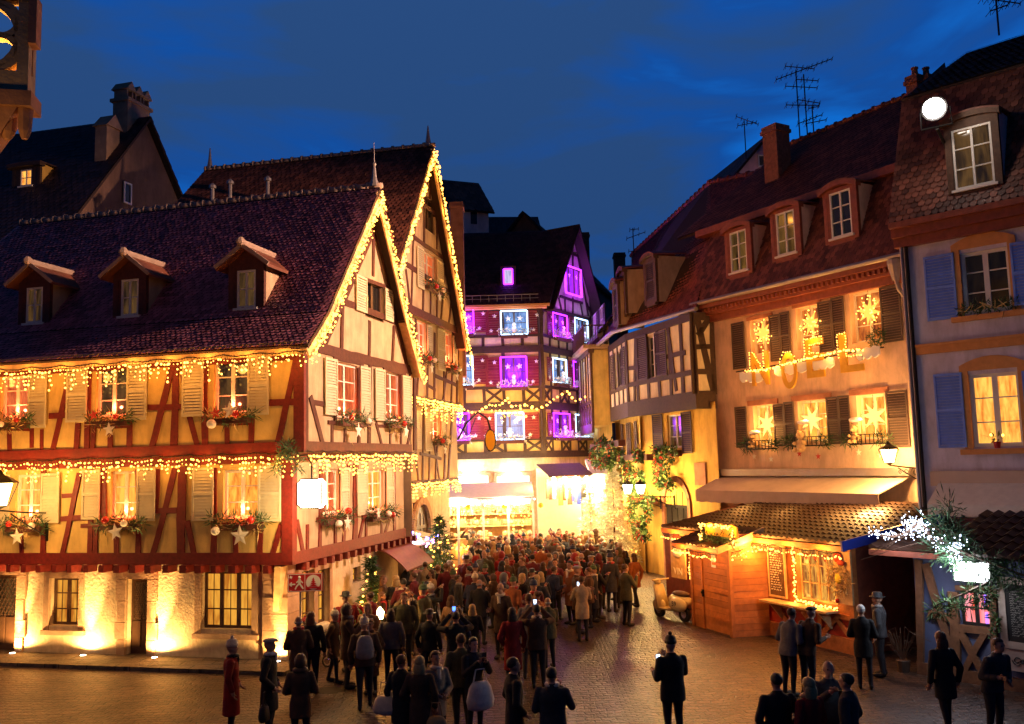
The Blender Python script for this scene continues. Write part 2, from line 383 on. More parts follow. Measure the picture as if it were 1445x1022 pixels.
def roof(fr, name, quad, m, parent, tw=.19, th=.17, under='roof_under', holes=()):
    """quad: lower-left, lower-right, upper-right, upper-left in (u,n,z); laid with rows of real beaver-tail tiles"""
    mb = MB(WORLD); A, B, Cc, D = [fr.w(*q) for q in quad]
    mb.mi = 1; nn = (B-A).cross(D-A).normalized()
    if nn.z < 0: nn = -nn
    i = len(mb.v); mb.v += [A-nn*.02, B-nn*.02, Cc-nn*.02, D-nn*.02]; mb.face([i, i+1, i+2, i+3])
    i = len(mb.v); mb.v += [A-nn*.12, B-nn*.12, Cc-nn*.12, D-nn*.12]; mb.face([i, i+1, i+2, i+3])
    for a, b in ((0, 1), (1, 2), (2, 3), (3, 0)): mb.face([i-4+a, i-4+b, i+b, i+a])
    mb.mi = 0
    H = ((D-A).length+(Cc-B).length)/2; rows = max(2, int(H/th))
    for r in range(rows):
        v0, v1 = r/rows, min(1, (r+1.35)/rows)
        La, Lb = A.lerp(D, v0), B.lerp(Cc, v0); Ua, Ub = A.lerp(D, v1), B.lerp(Cc, v1)
        k = max(2, int((Lb-La).length/tw)); off = .5*(r % 2)
        for c in range(-1, k+1):
            a, b = (c+off+.03)/k, (c+1+off-.03)/k
            a, b = max(0, a), min(1, b)
            if b-a < .2/k: continue
            p0, p1 = La.lerp(Lb, a), La.lerp(Lb, b); q0, q1 = Ua.lerp(Ub, a), Ua.lerp(Ub, b)
            j = random.uniform(-.006, .010); up = nn*(.030+j); w = p1-p0; dn = (p0-q0)*.10
            e = [q0, p0.lerp(q0, .22)+up, p0+w*.25+up*1.05-dn*-.35, p0+w*.75+up*1.05-dn*-.35, p1.lerp(q1, .22)+up, q1]
            i = len(mb.v); mb.v += e; mb.face([i, i+1, i+2, i+3, i+4, i+5])
    return mb.build(name, [m, under], parent)
def ridge(fr, a, b, parent, m='ridge_tile', r=.11, step=.42):
    mb = MB(WORLD); A, B = fr.w(*a), fr.w(*b); n = max(2, int((B-A).length/step))
    for i in range(n):
        p, q = A.lerp(B, i/n), A.lerp(B, (i+1.12)/n)
        mb.tube([tuple(p-Vector((0, 0, .03))), tuple(q-Vector((0, 0, .03)))], r, 8, r*.82)
        mb.tube([tuple(p-Vector((0, 0, .02))), tuple(p.lerp(q, .15)-Vector((0, 0, .02)))], r*1.22, 8)
    return mb.build('ridge', m, parent, True)
def chimney(fr, u, n, w, d, z0, z1, parent, m='brick_chimney', pots=0, name='chimney'):
    mb = MB(fr); mb.box(u, u+w, n, n+d, z0, z1-.3); mb.box(u-.06, u+w+.06, n-.06, n+d+.06, z1-.3, z1-.16); mb.box(u-.02, u+w+.02, n-.02, n+d+.02, z1-.16, z1)
    for i in range(pots):
        c = u+(i+.5)*w/pots; mb.lathe(c, n+d/2, [(.12, z1), (.10, z1+.25), (.13, z1+.28), (.13, z1+.33)], 8)
    return mb.build(name, m, parent)
# ------------------------------------------------------------------ light strings
def curtain(name, label, fr, pts, n, drop=.5, gap=.16, bulb='bulb_warm', W=6., lgap=1.0, group=None, jit=.05, r=.026, icicle=True, col=ORANGE, per=.115):
    """a string of bulbs along picture-independent points (u,z); icicle strings hang short strands of bulbs"""
    t = T(name, label, 'light string', fr.w(pts[0][0], n, pts[0][1]), group)
    wire, bl = MB(fr), MB(fr)
    P = [Vector(p) for p in pts]; acc = []
    for a, b in zip(P, P[1:]):
        L = (b-a).length; k = max(1, int(L/gap))
        for i in range(k): acc.append(a.lerp(b, i/k))
    acc.append(P[-1])
    if icicle: acc = [Vector((p.x, p.y-.05*abs(math.sin(i*.31))-random.random()*.02)) for i, p in enumerate(acc)]
    wire.tube([(p.x, n, p.y) for p in acc], .012, 4)
    for p in acc:
        h = random.choice((.15, .3, .5, .75, 1.))*drop if icicle else 0
        if icicle:
            x = p.x; q = [(x, n, p.y)]; y = 0
            while y < h:
                y += per*random.uniform(.8, 1.2); x += random.uniform(-.03, .03); q.append((x, n+random.uniform(-.03, .03), p.y-y))
                bl.ball((x+random.uniform(-.02, .02), n+random.uniform(0, .04), p.y-y), r*random.choice((.5, .65, .8, 1., 1.1, 1.3)), 6, 4)
            if len(q) > 1: wire.tube(q, .006, 3)
        else:
            for _ in range(3 if jit > .1 else 2): bl.ball((p.x+random.uniform(-jit, jit), n+random.uniform(0, .08), p.y+random.uniform(-jit, jit)), r*random.choice((.5, .65, .8, 1., 1.1, 1.3)), 6, 4)
    wire.build('wire', 'iron', t); o = bl.build('bulbs', bulb, t); o['kind'] = 'stuff'
    d = 0; last = P[0]; tot = sum((b-a).length for a, b in zip(P, P[1:])); k = max(1, round(tot/lgap))
    for i in range(k):
        s = tot*(i+.5)/k
        for a, b in zip(P, P[1:]):
            L = (b-a).length
            if s <= L: q = a.lerp(b, s/L); break
            s -= L
        lamp('bulb_light', fr.w(q.x, n+(.22 if icicle else .10), q.y-(drop*.4 if icicle else 0)), W, col, t, .12)
    return t
# ------------------------------------------------------------------ foliage
def tuft(mb, fr, c, R, k, ln=.12, w=.012):
    C0 = fr.w(*c)
    for _ in range(k):
        d = Vector((random.gauss(0, 1), random.gauss(0, 1), random.gauss(0, 1))).normalized()
        p = C0 + (fr.t*d.x*R[0] + fr.n*d.y*R[1] + Vector((0, 0, 1))*d.z*R[2])*random.random()**.45
        mb.leaf(p, (d+Vector((random.gauss(0, .5), random.gauss(0, .5), random.gauss(0, .5))))*ln*random.uniform(.6, 1.3), w)
def garland(fr, u0, u1, z, n, label, kinds, W=3., red=True, cat='window garland', box=True):
    t = T('window_garland', label, cat, fr.w((u0+u1)/2, n, z), 'garlands on the window ledges')
    if box: MB(fr).box(u0, u1, n-.10, n+.10, z-.12, z+.02).build('planter', 'planter_wood', t)
    f = MB(fr)
    for i in range(9):
        u = u0-.08+(u1-u0+.16)*i/8; tuft(f, fr, (u, n+.06, z+.06+random.uniform(-.05, .1)), (.15, .13, .14), 50, .14, .012)
    f.mi = 1
    for i in range(4): tuft(f, fr, (u0+(u1-u0)*random.random(), n+.14, z-.05), (.1, .05, .2), 9, .2, .012)
    f.build('foliage', ['needles', 'straw'], t)
    w = u1-u0
    for kd, a, dz, s in kinds:
        c = (u0+w*a, n+.2, z+dz)
        if kd == 'S': MB(fr).star(c[0], c[2], c[1]-.02, c[1]+.03, s, s*.42, rot=random.uniform(-.2, .2)).build('star', 'star_white', t)
        elif kd == 'R': MB(fr).star(c[0], c[2], c[1]-.02, c[1]+.03, s, s*.42, rot=.2).build('star', 'star_red', t)
        elif kd == 'b': MB(fr).ball(c, s, 10, 7).build('bauble', 'bauble_red', t, True)
        else: MB(fr).ball(c, s, 10, 7).build('bauble', 'bauble_white', t, True)
    if red:
        MB(fr).ball(((u0+u1)/2, n+.03, z+.22), (.10, .03, .03), 8, 5).build('lamp', 'candle_red', t)
        lamp('candle_light', fr.w((u0+u1)/2, n-.12, z+.40), W*2.6, (1, .12, .04), t, .04)
    return t
# ================================================================== GROUND
def ground_mat(name, c1, c2, warp, sx, sy, rough):
    m = bpy.data.materials.new(name); m.use_nodes = True; t = m.node_tree; L = t.links.new
    b = t.nodes['Principled BSDF']; tc = nd(t, 'ShaderNodeTexCoord')
    nz = nd(t, 'ShaderNodeTexNoise'); setin(nz, Scale=.55, Detail=2.); L(tc.outputs['Object'], nz.inputs['Vector'])
    sb = nd(t, 'ShaderNodeVectorMath', operation='SUBTRACT'); L(nz.outputs['Color'], sb.inputs[0]); sb.inputs[1].default_value = (.5, .5, .5)
    sc = nd(t, 'ShaderNodeVectorMath', operation='SCALE'); L(sb.outputs[0], sc.inputs[0]); sc.inputs['Scale'].default_value = warp
    ad = nd(t, 'ShaderNodeVectorMath', operation='ADD'); L(sc.outputs[0], ad.inputs[0]); L(tc.outputs['Object'], ad.inputs[1])
    br = nd(t, 'ShaderNodeTexBrick'); setin(br, Color1=(*c1, 1), Color2=(*c2, 1), Mortar=(.008, .006, .005, 1), Scale=1., Mortar_Size=.022, Mortar_Smooth=.6, Brick_Width=sx, Row_Height=sy, Bias=0.)
    L(ad.outputs[0], br.inputs['Vector'])
    n2 = nd(t, 'ShaderNodeTexNoise'); setin(n2, Scale=.9, Detail=6., Roughness=.65); L(tc.outputs['Object'], n2.inputs['Vector'])
    mr = nd(t, 'ShaderNodeMapRange'); setin(mr, From_Min=.3, From_Max=.7, To_Min=.45, To_Max=1.5); L(n2.outputs['Fac'], mr.inputs['Value'])
    vm = nd(t, 'ShaderNodeVectorMath', operation='SCALE'); L(br.outputs['Color'], vm.inputs[0]); L(mr.outputs['Result'], vm.inputs['Scale']); L(vm.outputs[0], b.inputs['Base Color'])
    m3 = nd(t, 'ShaderNodeMapRange'); setin(m3, To_Min=rough+.12, To_Max=rough-.1); L(n2.outputs['Fac'], m3.inputs['Value']); L(m3.outputs['Result'], b.inputs['Roughness'])
    n3 = nd(t, 'ShaderNodeTexNoise'); setin(n3, Scale=14., Detail=3.); L(tc.outputs['Object'], n3.inputs['Vector'])
    ma = nd(t, 'ShaderNodeMath', operation='MULTIPLY_ADD'); L(br.outputs['Fac'], ma.inputs[0]); ma.inputs[1].default_value = -1.3; L(n3.outputs['Fac'], ma.inputs[2])
    bp = nd(t, 'ShaderNodeBump'); setin(bp, Strength=1., Distance=.05); L(ma.outputs[0], bp.inputs['Height']); L(bp.outputs[0], b.inputs['Normal'])
    MATS[name] = m
ground_mat('cobbles', (.038, .019, .012), (.088, .046, .029), .75, .30, .19, .42)
ground_mat('paving_slabs', (.06, .045, .035), (.09, .068, .052), .03, .8, .5, .6)
ground_mat('sett_strip', (.045, .030, .024), (.085, .058, .046), .04, .2, .12, .46)
g = MB(); g.poly([(-200, -60, 0), (200, -60, 0), (200, 260, 0), (-200, 260, 0)]); struct(g.build('cobbled_square', 'cobbles'))
a_, b_, c_ = gp(905, 1022), gp(838, 880), gp(800, 800)
g = MB()
for p, q in ((a_, b_), (b_, c_)): g.poly([(p.x-.28, p.y, .004), (p.x+.28, p.y, .004), (q.x+.28, q.y, .004), (q.x-.28, q.y, .004)])
struct(g.build('paving_strip', 'sett_strip'))
# ================================================================== A: the long half-timbered house
_g = gp(405, 937)
FA0 = Fr(_g.x, _g.y, -14); _o1 = FA0.w(.25, .25, 0); _o2 = FA0.w(.62, .37, 0)
FA1 = Fr(_o1.x, _o1.y, -14); FA2 = Fr(_o2.x, _o2.y, -14)
FG0 = Fr(_g.x, _g.y, 76); FG1 = Fr(_o1.x, _o1.y, 76); FG2 = Fr(_o2.x, _o2.y, 76)
A = T('half_timbered_house', 'long cream house with dark red timbers, three roof dormers and light strings along its floors', 'house', FA0.w(0, 0, 0))
Z1, Z2, Z3 = 2.52, 5.30, 8.0
LA = 12.5
rk = [FG2.p(x, y, .45) for x, y in ((437, 487), (462, 440), (537, 263), (580, 450), (600, 527))]
GW = min(rk[4][0]-.35, 8.6)                 # gable depth
def pxlines(fr, mb, lines, n0=-.02, n1=.03):
    for x0, y0, x1, y1, w in lines:
        a = fr.p(x0, y0); b = fr.p(x1, y1); mb.beam(a[0], a[1], b[0], b[1], w, n0, n1+random.uniform(0, .012))
def house_windows(fr, parent, specs, fm='frame_white', sm='shutter_cream', **k):
    out = []
    for s in specs:
        b = pbox(fr, s['w']); w = window(fr, parent, b, s.get('g', 'pane_warm'), s.get('fm', fm), cols=s.get('c', 2), rows=s.get('r', 3), **{**k, **s.get('k', {})})
        for q in s.get('s', ()):
            u0, u1, z0, z1 = pbox(fr, q); shutter(fr, u0, u1, z0, z1, s.get('sm', sm), w, n=s.get('sn', .05))
        out.append((b, w))
    return out
# ---- second storey, long side
W2 = [dict(w=(2, 531, 42, 592), g='pane_red', s=((42, 528, 68, 604),)),
      dict(w=(136, 518, 181, 588), g='pane_dim', s=((96, 520, 125, 596), (181, 513, 209, 593))),
      dict(w=(302, 506, 351, 584), g='pane_dim', s=((259, 506, 289, 588), (351, 503, 381, 586)))]
W2.append(dict(w=(-72, 540, -30, 602), g='pane_warm'))
r2 = house_windows(FA2, A, W2)
wall(FA2, -LA, 0, Z2, Z3+.3, [b for b, w in r2], m='plaster_yellow', parent=A)
tm = MB(FA2)
tm.box(-LA, .06, -.02, .05, Z2-.05, Z2+.22); tm.box(-LA, .06, -.02, .045, Z3-.42, Z3-.12)
pxlines(FA2, tm, [(44, 535, 46, 632, .13), (96, 545, 75, 634, .15), (111, 585, 109, 634, .16), (126, 520, 124, 634, .17), (156, 604, 156, 634, .14), (184, 516, 184, 634, .16), (133, 604, 132, 634, .12),
    (246, 508, 213, 636, .17), (248, 508, 246, 634, .2), (256, 506, 260, 540, .12), (267, 588, 281, 634, .15), (290, 505, 290, 634, .17), (321, 600, 321, 632, .14), (356, 500, 355, 632, .16),
    (420, 500, 391, 630, .16), (380, 569, 419, 567, .16), (209, 576, 258, 573, .15), (70, 587, 97, 586, .15), (297, 598, 356, 597, .10), (130, 602, 185, 601, .10), (0, 606, 45, 605, .10), (14, 606, 14, 636, .13), (60, 606, 59, 637, .1)])
tm.box(-.22, .07, -.05, .06, Z2, Z3)
tm.build('timber_framing', 'timber_red', A)
# ---- first storey, long side
W1 = [dict(w=(22, 670, 60, 735), g='pane_amber', s=((60, 668, 86, 738), (-8, 670, 16, 740))),
      dict(w=(156, 665, 195, 732), g='pane_warm', s=((118, 663, 143, 733), (195, 660, 221, 735))),
      dict(w=(315, 663, 366, 732), g='pane_warm', s=((273, 660, 303, 735), (366, 657, 398, 736)))]
r1 = house_windows(FA1, A, W1)
wall(FA1, -LA, 0, Z1, Z2+.05, [b for b, w in r1], m='plaster_yellow', parent=A)
tm = MB(FA1)
tm.box(-LA, .05, -.02, .05, Z1-.06, Z1+.24); tm.box(-LA, .04, -.02, .045, Z2-.3, Z2-.06)
pxlines(FA1, tm, [(31, 742, 31, 782, .13), (63, 664, 61, 782, .16), (113, 668, 88, 782, .15), (86, 732, 118, 731, .14), (88, 700, 106, 699, .12), (129, 662, 128, 782, .15), (147, 660, 147, 740, .18), (136, 738, 135, 782, .13),
    (165, 745, 165, 782, .14), (196, 662, 195, 782, .15), (220, 720, 250, 721, .14), (248, 661, 216, 782, .16), (258, 658, 256, 782, .24), (264, 735, 275, 782, .15), (303, 660, 301, 782, .16), (270, 731, 303, 731, .13),
    (333, 742, 333, 782, .14), (369, 658, 368, 782, .16), (398, 740, 385, 782, .14), (223, 662, 221, 720, .12), (115, 742, 198, 740, .1), (300, 742, 370, 740, .1), (20, 744, 64, 743, .1)])
tm.box(-.24, .06, -.05, .06, Z1, Z2)
tm.build('timber_framing', 'timber_red', A)
# joist ends under both jetties
for i in range(18):
    u = -8.6+i*.48; MB(FA0).box(u, u+.17+random.uniform(-.03, .03), -.05, .42+random.uniform(-.06, .06), Z1-.26, Z1-.07).build('joist_end', 'timber_red', A)
for i in range(17):
    u = .35+i*.5; MB(FG0).box(u, u+.17, -.05, .36, Z1-.26, Z1-.07).build('joist_end', 'timber_red', A)
# ---- ground floor
hw = pbox(FA0, (70, 816, 112, 883)); hd = pbox(FA0, (178, 817, 209, 934)); hb = pbox(FA0, (284, 807, 356, 888)); hl = pbox(FA0, (-22, 811, 24, 926))
hd = (hd[0], hd[1], .03, hd[3]); hl = (hl[0], hl[1], .03, hl[3])
wall(FA0, -LA, -.8, -.1, Z1-.02, [hw, hd, hb, hl], m='plaster_rough', parent=A, depth=.28)
wall(FA0, -.8, 0, -.1, Z1-.02, [], m='sandstone', parent=A)
for b, c, r in ((hw, 2, 3), (hb, 3, 3)):
    w = window(FA0, A, b, 'pane_leaded', 'frame_brown', c, r, depth=.22, fw=.07, surround='sandstone', lead=2)
def door(fr, b, parent, m='frame_brown', lattice=True, depth=.2):
    u0, u1, z0, z1 = b; mb = MB(fr); mb.box(u0+.01, u1-.01, -depth-.05, -depth, z0, z1-.01)
    for a in ((.12, .45), (.52, .93)):
        for s in (0, 1):
            if lattice and a[0] > .5: continue
            x0 = u0+(u1-u0)*(.1+.42*s); mb.box(x0, x0+(u1-u0)*.36, -depth, -depth+.025, z0+(z1-z0)*a[0], z0+(z1-z0)*a[1])
    o = mb.build('door', m, parent)
    if lattice:
        za, zb = z0+(z1-z0)*.47, z0+(z1-z0)*.94; ua, ub = u0+.12, u1-.1; l = MB(fr)
        MB(fr).box(ua, ub, -depth, -depth+.012, za, zb).build('pane', 'pane_dim', o)
        k = 7
        for i in range(-k, k+3):
            for sg in (1, -1):
                c = ua+(ub-ua)*i/k; h = zb-za; x0, x1 = (c, c+h*.55) if sg == 1 else (c+h*.55, c)
                p, q = Vector((x0, za)), Vector((x1, zb)); dd = q-p; ts = sorted(((ua-p.x)/dd.x, (ub-p.x)/dd.x)); t0, t1 = max(0, ts[0]), min(1, ts[1])
                if t1 > t0: a_, b_ = p+dd*t0, p+dd*t1; l.beam(a_.x, a_.y, b_.x, b_.y, .02, -depth+.012, -depth+.028)
        l.build('lattice', 'frame_brown', o)
    MB(fr).ball((u1-.12, -depth+.05, (z0+z1)/2-.1), .035).build('handle', 'iron', o)
    return o
d1 = door(FA0, hd, A)
for b, nm in ((hd, d1), (hl, door(FA0, hl, A))):
    s = MB(FA0); k = .24
    for z0, z1, dd in ((0, .5, 0), (.5, .95, .07), (.95, 1.5, 0), (1.5, b[3], .05)):
        s.box(b[0]-k-dd, b[0], -.05, .06, z0, z1-.015); s.box(b[1], b[1]+k+dd, -.05, .06, z0, z1-.015)
    s.box(b[0]-k-.05, b[1]+k+.05, -.05, .07, b[3], b[3]+.24); s.build('door_surround', 'sandstone', A)
cp = MB(FA0)                                  # corner pillar and leaning post
for i in range(6):
    z = i*.41; e = random.uniform(-.02, .03); cp.box(-.62-e, .05+e*.5, -.6, .07+e, z, z+.40)
cp.build('corner_pillar', 'sandstone', A)
b_ = MB(FA0); b_.hexa([(-.30,.16,1.3),(-.14,.16,1.3),(.04,.40,Z1-.1),(-.14,.40,Z1-.1),(-.30,.04,1.3),(-.14,.04,1.3),(.04,.06,Z1-.1),(-.14,.06,Z1-.1)]); b_.build('brace', 'wood_pale', A)
# ---- gable side
GB = [dict(w=(473, 513, 505, 590), g='pane_red', s=((456, 506, 473, 586), (506, 518, 520, 593))),
      dict(w=(543, 526, 565, 594), g='pane_red', s=((527, 521, 541, 594), (566, 531, 578, 597)))]
rg = house_windows(FG2, A, GB)
bt = pbox(FG2, (515, 397, 541, 451))
hx = [b for b, w in rg]+[bt]
ue, ze = rk[0]; uf, zf = rk[1]; ua, za = rk[2]; ub_, zb_ = rk[3]; ur, zr = rk[4]
clip = [rakeclip(ue, ze-.12, uf, zf-.12), rakeclip(uf, zf-.15, ua, za-.25), rakeclip(ua, za-.25, ub_, zb_-.15), rakeclip(ub_, zb_-.12, ur, zr-.12)]
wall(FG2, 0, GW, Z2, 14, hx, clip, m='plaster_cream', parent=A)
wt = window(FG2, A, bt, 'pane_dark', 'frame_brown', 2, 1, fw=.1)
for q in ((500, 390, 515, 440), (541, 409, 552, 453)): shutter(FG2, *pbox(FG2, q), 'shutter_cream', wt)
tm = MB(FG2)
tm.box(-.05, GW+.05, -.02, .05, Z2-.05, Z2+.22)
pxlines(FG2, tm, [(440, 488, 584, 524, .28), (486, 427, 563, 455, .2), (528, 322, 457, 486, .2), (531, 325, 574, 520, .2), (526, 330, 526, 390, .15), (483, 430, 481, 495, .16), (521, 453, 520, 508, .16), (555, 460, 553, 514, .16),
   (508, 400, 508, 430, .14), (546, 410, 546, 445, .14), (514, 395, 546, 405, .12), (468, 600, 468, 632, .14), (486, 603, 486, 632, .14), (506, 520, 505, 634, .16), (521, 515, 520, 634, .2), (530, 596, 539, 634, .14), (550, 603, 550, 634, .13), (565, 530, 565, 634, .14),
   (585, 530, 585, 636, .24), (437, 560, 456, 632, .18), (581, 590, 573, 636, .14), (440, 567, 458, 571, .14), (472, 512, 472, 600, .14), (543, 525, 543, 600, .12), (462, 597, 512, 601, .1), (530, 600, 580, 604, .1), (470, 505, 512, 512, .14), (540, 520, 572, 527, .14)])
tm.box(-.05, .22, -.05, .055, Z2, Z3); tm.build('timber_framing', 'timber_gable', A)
GA = [dict(w=(453, 662, 478, 726), g='pane_red', s=((478, 660, 490, 725),)),
      dict(w=(517, 663, 541, 722), g='pane_warm', s=((501, 662, 516, 727), (543, 660, 553, 720)))]
rg1 = house_windows(FG1, A, GA)
wall(FG1, 0, GW+.2, Z1, Z2+.05, [b for b, w in rg1], m='plaster_cream', parent=A)
tm = MB(FG1); tm.box(-.05, GW+.25, -.02, .05, Z1-.06, Z1+.24); tm.box(-.05, GW+.25, -.02, .045, Z2-.28, Z2-.06)
pxlines(FG1, tm, [(433, 740, 433, 778, .14), (418, 735, 427, 780, .16), (452, 660, 450, 775, .16), (473, 735, 472, 772, .14), (491, 655, 484, 770, .18), (502, 655, 500, 768, .34), (512, 732, 505, 766, .14), (516, 658, 516, 764, .14), (538, 730, 538, 760, .13), (554, 718, 541, 758, .13), (556, 652, 556, 756, .2), (446, 735, 494, 730, .12), (510, 730, 556, 722, .12)])
tm.box(-.05, .2, -.05, .055, Z1, Z2); tm.build('timber_framing', 'timber_red', A)
gw = [pbox(FG0, (424, 805, 442, 888)), pbox(FG0, (447, 803, 464, 880))]
ga = pbox(FG0, (498, 800, 509, 822))
wall(FG0, 0, GW, -.1, Z1-.02, gw+[ga], m='plaster_rough', parent=A, depth=.28)
for b in gw: window(FG0, A, b, 'pane_leaded', 'frame_brown', 1, 4, depth=.2, lead=3, surround='sandstone')
window(FG0, A, ga, 'pane_leaded', 'frame_brown', 1, 2, depth=.2)
# ---- roof
RF = [(ue-.12, .45, ze), (uf, .45, zf), (ua, .45, za), (ub_, .45, zb_), (ur, .45, zr)]
LR = -FA2.p(30, 303, -ua)[0]                 # ridge's far end
def q4(a, b, la, lb): return [(a[0], -la, a[2]), a, b, (b[0], -lb, b[2])]
roof(FG2, 'roof', q4(RF[0], RF[1], LR+1.9, LR+1.6), 'tile_violet', A, .15, .125)
roof(FG2, 'roof', q4(RF[1], RF[2], LR+1.6, LR), 'tile_violet', A, .15, .125)
roof(FG2, 'roof', [RF[3], (RF[3][0], -LR-1, RF[3][2]), (RF[2][0], -LR, RF[2][2]), RF[2]], 'tile_violet', A, .3, .3)
roof(FG2, 'roof', [RF[4], (RF[4][0], -LR-1, RF[4][2]), (RF[3][0], -LR-1, RF[3][2]), RF[3]], 'tile_violet', A, .3, .3)
ridge(FG2, (ua, -LR, za+.05), (ua, .45, za+.05), A)
bg = MB(FG2)                                   # verge boards and soffit
for a, b in zip(RF, RF[1:]):
    d = Vector((b[0]-a[0], b[2]-a[2])).normalized(); nn = Vector((d.y, -d.x))
    if nn.y > 0: nn = -nn
    p = [(a[0], a[2]-.1), (b[0], b[2]-.1), (b[0]+nn.x*.34, b[2]-.1+nn.y*.34), (a[0]+nn.x*.34, a[2]-.1+nn.y*.34)]
    bg.prism(p, .38, .43)
    bg.prism([(p[0][0], p[0][1]), p[1], (p[1][0]+nn.x*.06, p[1][1]+nn.y*.06), (p[0][0]+nn.x*.06, p[0][1]+nn.y*.06)], -.02, .38)
bg.build('bargeboard', 'wood_pale', A)
ev = MB(FA2); ev.box(-LA-1, .4, .0, .55, Z3-.10, Z3-.02); ev.box(-LA-1, .4, .50, .58, ze-.22, ze-.06); ev.build('eaves_board', 'wood_pale', A)
fin = MB(FG2); fin.lathe(ua, .25, [(.16, za), (.08, za+.3), (.04, za+.65), (.07, za+.72), (.02, za+.78), (.010, za+1.4)], 8); fin.build('finial', 'zinc', A)
def slope_hit(fr, px, py, u_of):              # n (behind facade) where the pixel's ray meets a roof slope
    lo, hi = -7., .6
    f = lambda n: fr.p(px, py, n)[1]-u_of(n)
    for _ in range(40):
        mid = (lo+hi)/2
        if f(lo)*f(mid) <= 0: hi = mid
        else: lo = mid
    return (lo+hi)/2
zslope = lambda n: zf+(za-zf)*((-n)-uf)/(ua-uf)
def dormer(fr, parent, uc, n, z0, w, h, win, wallm, roofm, glass, style='gable', fm='frame_white', back=2.2, over=.28, rise=.42, cheek='plaster_cream', cols=2, rows=2):
    mb = MB(fr); mb.box(uc-w/2, uc-w/2+.16, n-.12, n, z0, z0+h); mb.box(uc+w/2-.16, uc+w/2, n-.12, n, z0, z0+h)
    ww, wz0, wz1 = win
    mb.box(uc-w/2+.16, uc+w/2-.16, n-.12, n-.005, z0+wz1, z0+h); mb.box(uc-w/2+.16, uc+w/2-.16, n-.12, n-.005, z0-.1, z0+wz0)
    for s in (-1, 1):
        a, b = sorted((s*ww/2, s*(w/2-.16)))
        if b-a > .01: mb.box(uc+a, uc+b, n-.12, n-.01, z0+wz0, z0+wz1)
    if style == 'gable': mb.prism([(uc-w/2, z0+h), (uc+w/2, z0+h), (uc, z0+h+rise)], n-.12, n-.01)
    d = mb.build('dormer', wallm, parent)
    MB(fr).box(uc-w/2, uc-w/2+.05, n-back, n-.12, z0, z0+h).build('cheek', cheek, d); MB(fr).box(uc+w/2-.05, uc+w/2, n-back, n-.12, z0, z0+h).build('cheek', cheek, d)
    rm = MB(fr); k = 1 if style == 'gable' else 0
    if style == 'gable':
        for s in (-1, 1):
            e = (uc+s*(w/2+over), z0+h-.16); r = (uc, z0+h+rise+.02)
            rm.hexa([(e[0], n+over, e[1]), (r[0], n+over, r[1]), (r[0], n+over, r[1]+.1), (e[0], n+over, e[1]+.08), (e[0], n-back, e[1]), (r[0], n-back, r[1]), (r[0], n-back, r[1]+.1), (e[0], n-back, e[1]+.08)])
        rm.mi = 1
        for s in (-1, 1):
            rm.beam(uc+s*(w/2+over+.02), z0+h-.10, uc, z0+h+rise+.11, .10, n+over-.02, n+over+.04)
        rm.tube([(uc, n+over+.05, z0+h+rise+.16), (uc, n-back, z0+h+rise+.16)], .10, 8); rm.ball((uc, n+over+.05, z0+h+rise+.18), .13)
    else:
        pts = []; K = 8
        for i in range(K+1):
            a = (i/K-.5)*2; pts.append((uc+a*(w/2+over*.5), z0+h+rise*(1-a*a)))
        for (x0, y0), (x1, y1) in zip(pts, pts[1:]):
            rm.mi = 1; rm.hexa([(x0, n+over*.6, y0-.14), (x1, n+over*.6, y1-.14), (x1, n+over*.6, y1), (x0, n+over*.6, y0), (x0, n-.12, y0-.14), (x1, n-.12, y1-.14), (x1, n-.12, y1), (x0, n-.12, y0)])
            rm.mi = 0; rm.hexa([(x0, n+over*.6, y0), (x1, n+over*.6, y1), (x1, n+over*.6, y1+.05), (x0, n+over*.6, y0+.05), (x0, n-back, y0+.1), (x1, n-back, y1+.1), (x1, n-back, y1+.15), (x0, n-back, y0+.15)])
    rm.build('dormer_roof', [roofm, 'ridge_tile' if style == 'gable' else wallm], d)
    if glass:
        fmx = MB(fr); a, b, c, e = uc-ww/2, uc+ww/2, z0+wz0, z0+wz1; q = .055
        fmx.box(a, a+q, n-.1, n-.02, c, e); fmx.box(b-q, b, n-.1, n-.02, c, e); fmx.box(a+q, b-q, n-.1, n-.02, c, c+q); fmx.box(a+q, b-q, n-.1, n-.02, e-q, e)
        for i in range(1, cols): x = a+(b-a)*i/cols; fmx.box(x-.03, x+.03, n-.1, n-.025, c+q, e-q)
        for j in range(1, rows): z = c+(e-c)*j/rows; fmx.box(a+q, b-q, n-.095, n-.03, z-.014, z+.014)
        fmx.box(a-.08, b+.08, n-.1, n+.06, c-.07, c-.005)
        fmx.build('window', fm, d); MB(fr).box(a+.01, b-.01, n-.11, n-.075, c+.01, e-.01).build('pane', glass, d)
    return d
for px, py, gl in ((47, 458, 'pane_dim'), (182, 448, 'pane_dim'), (347, 437, 'pane_dim')):
    n = slope_hit(FA2, px, py, zslope); u, z = FA2.p(px, py, n)
    dormer(FA2, A, u, n, z, 1.06, 1.24, (.56, .05, 1.08), 'timber_gable', 'tile_brown', gl, over=.24, rise=.38)
# closing walls behind
cl = MB(FA1); cl.poly([(-LA, -.02, 0), (-LA, -8, 0), (-LA, -8, 8), (-LA, -.02, 8)]); cl.poly([(-LA, -8.2, 0), (0, -8.6, 0), (0, -8.6, 8), (-LA, -8.2, 8)]); cl.build('rear_wall', 'plaster_cream', A)
# pavement along the front
pv = MB(FA0); pv.box(-LA-6, .6, -.3, 1.25, -.05, .10); struct(pv.build('pavement', 'paving_slabs'))
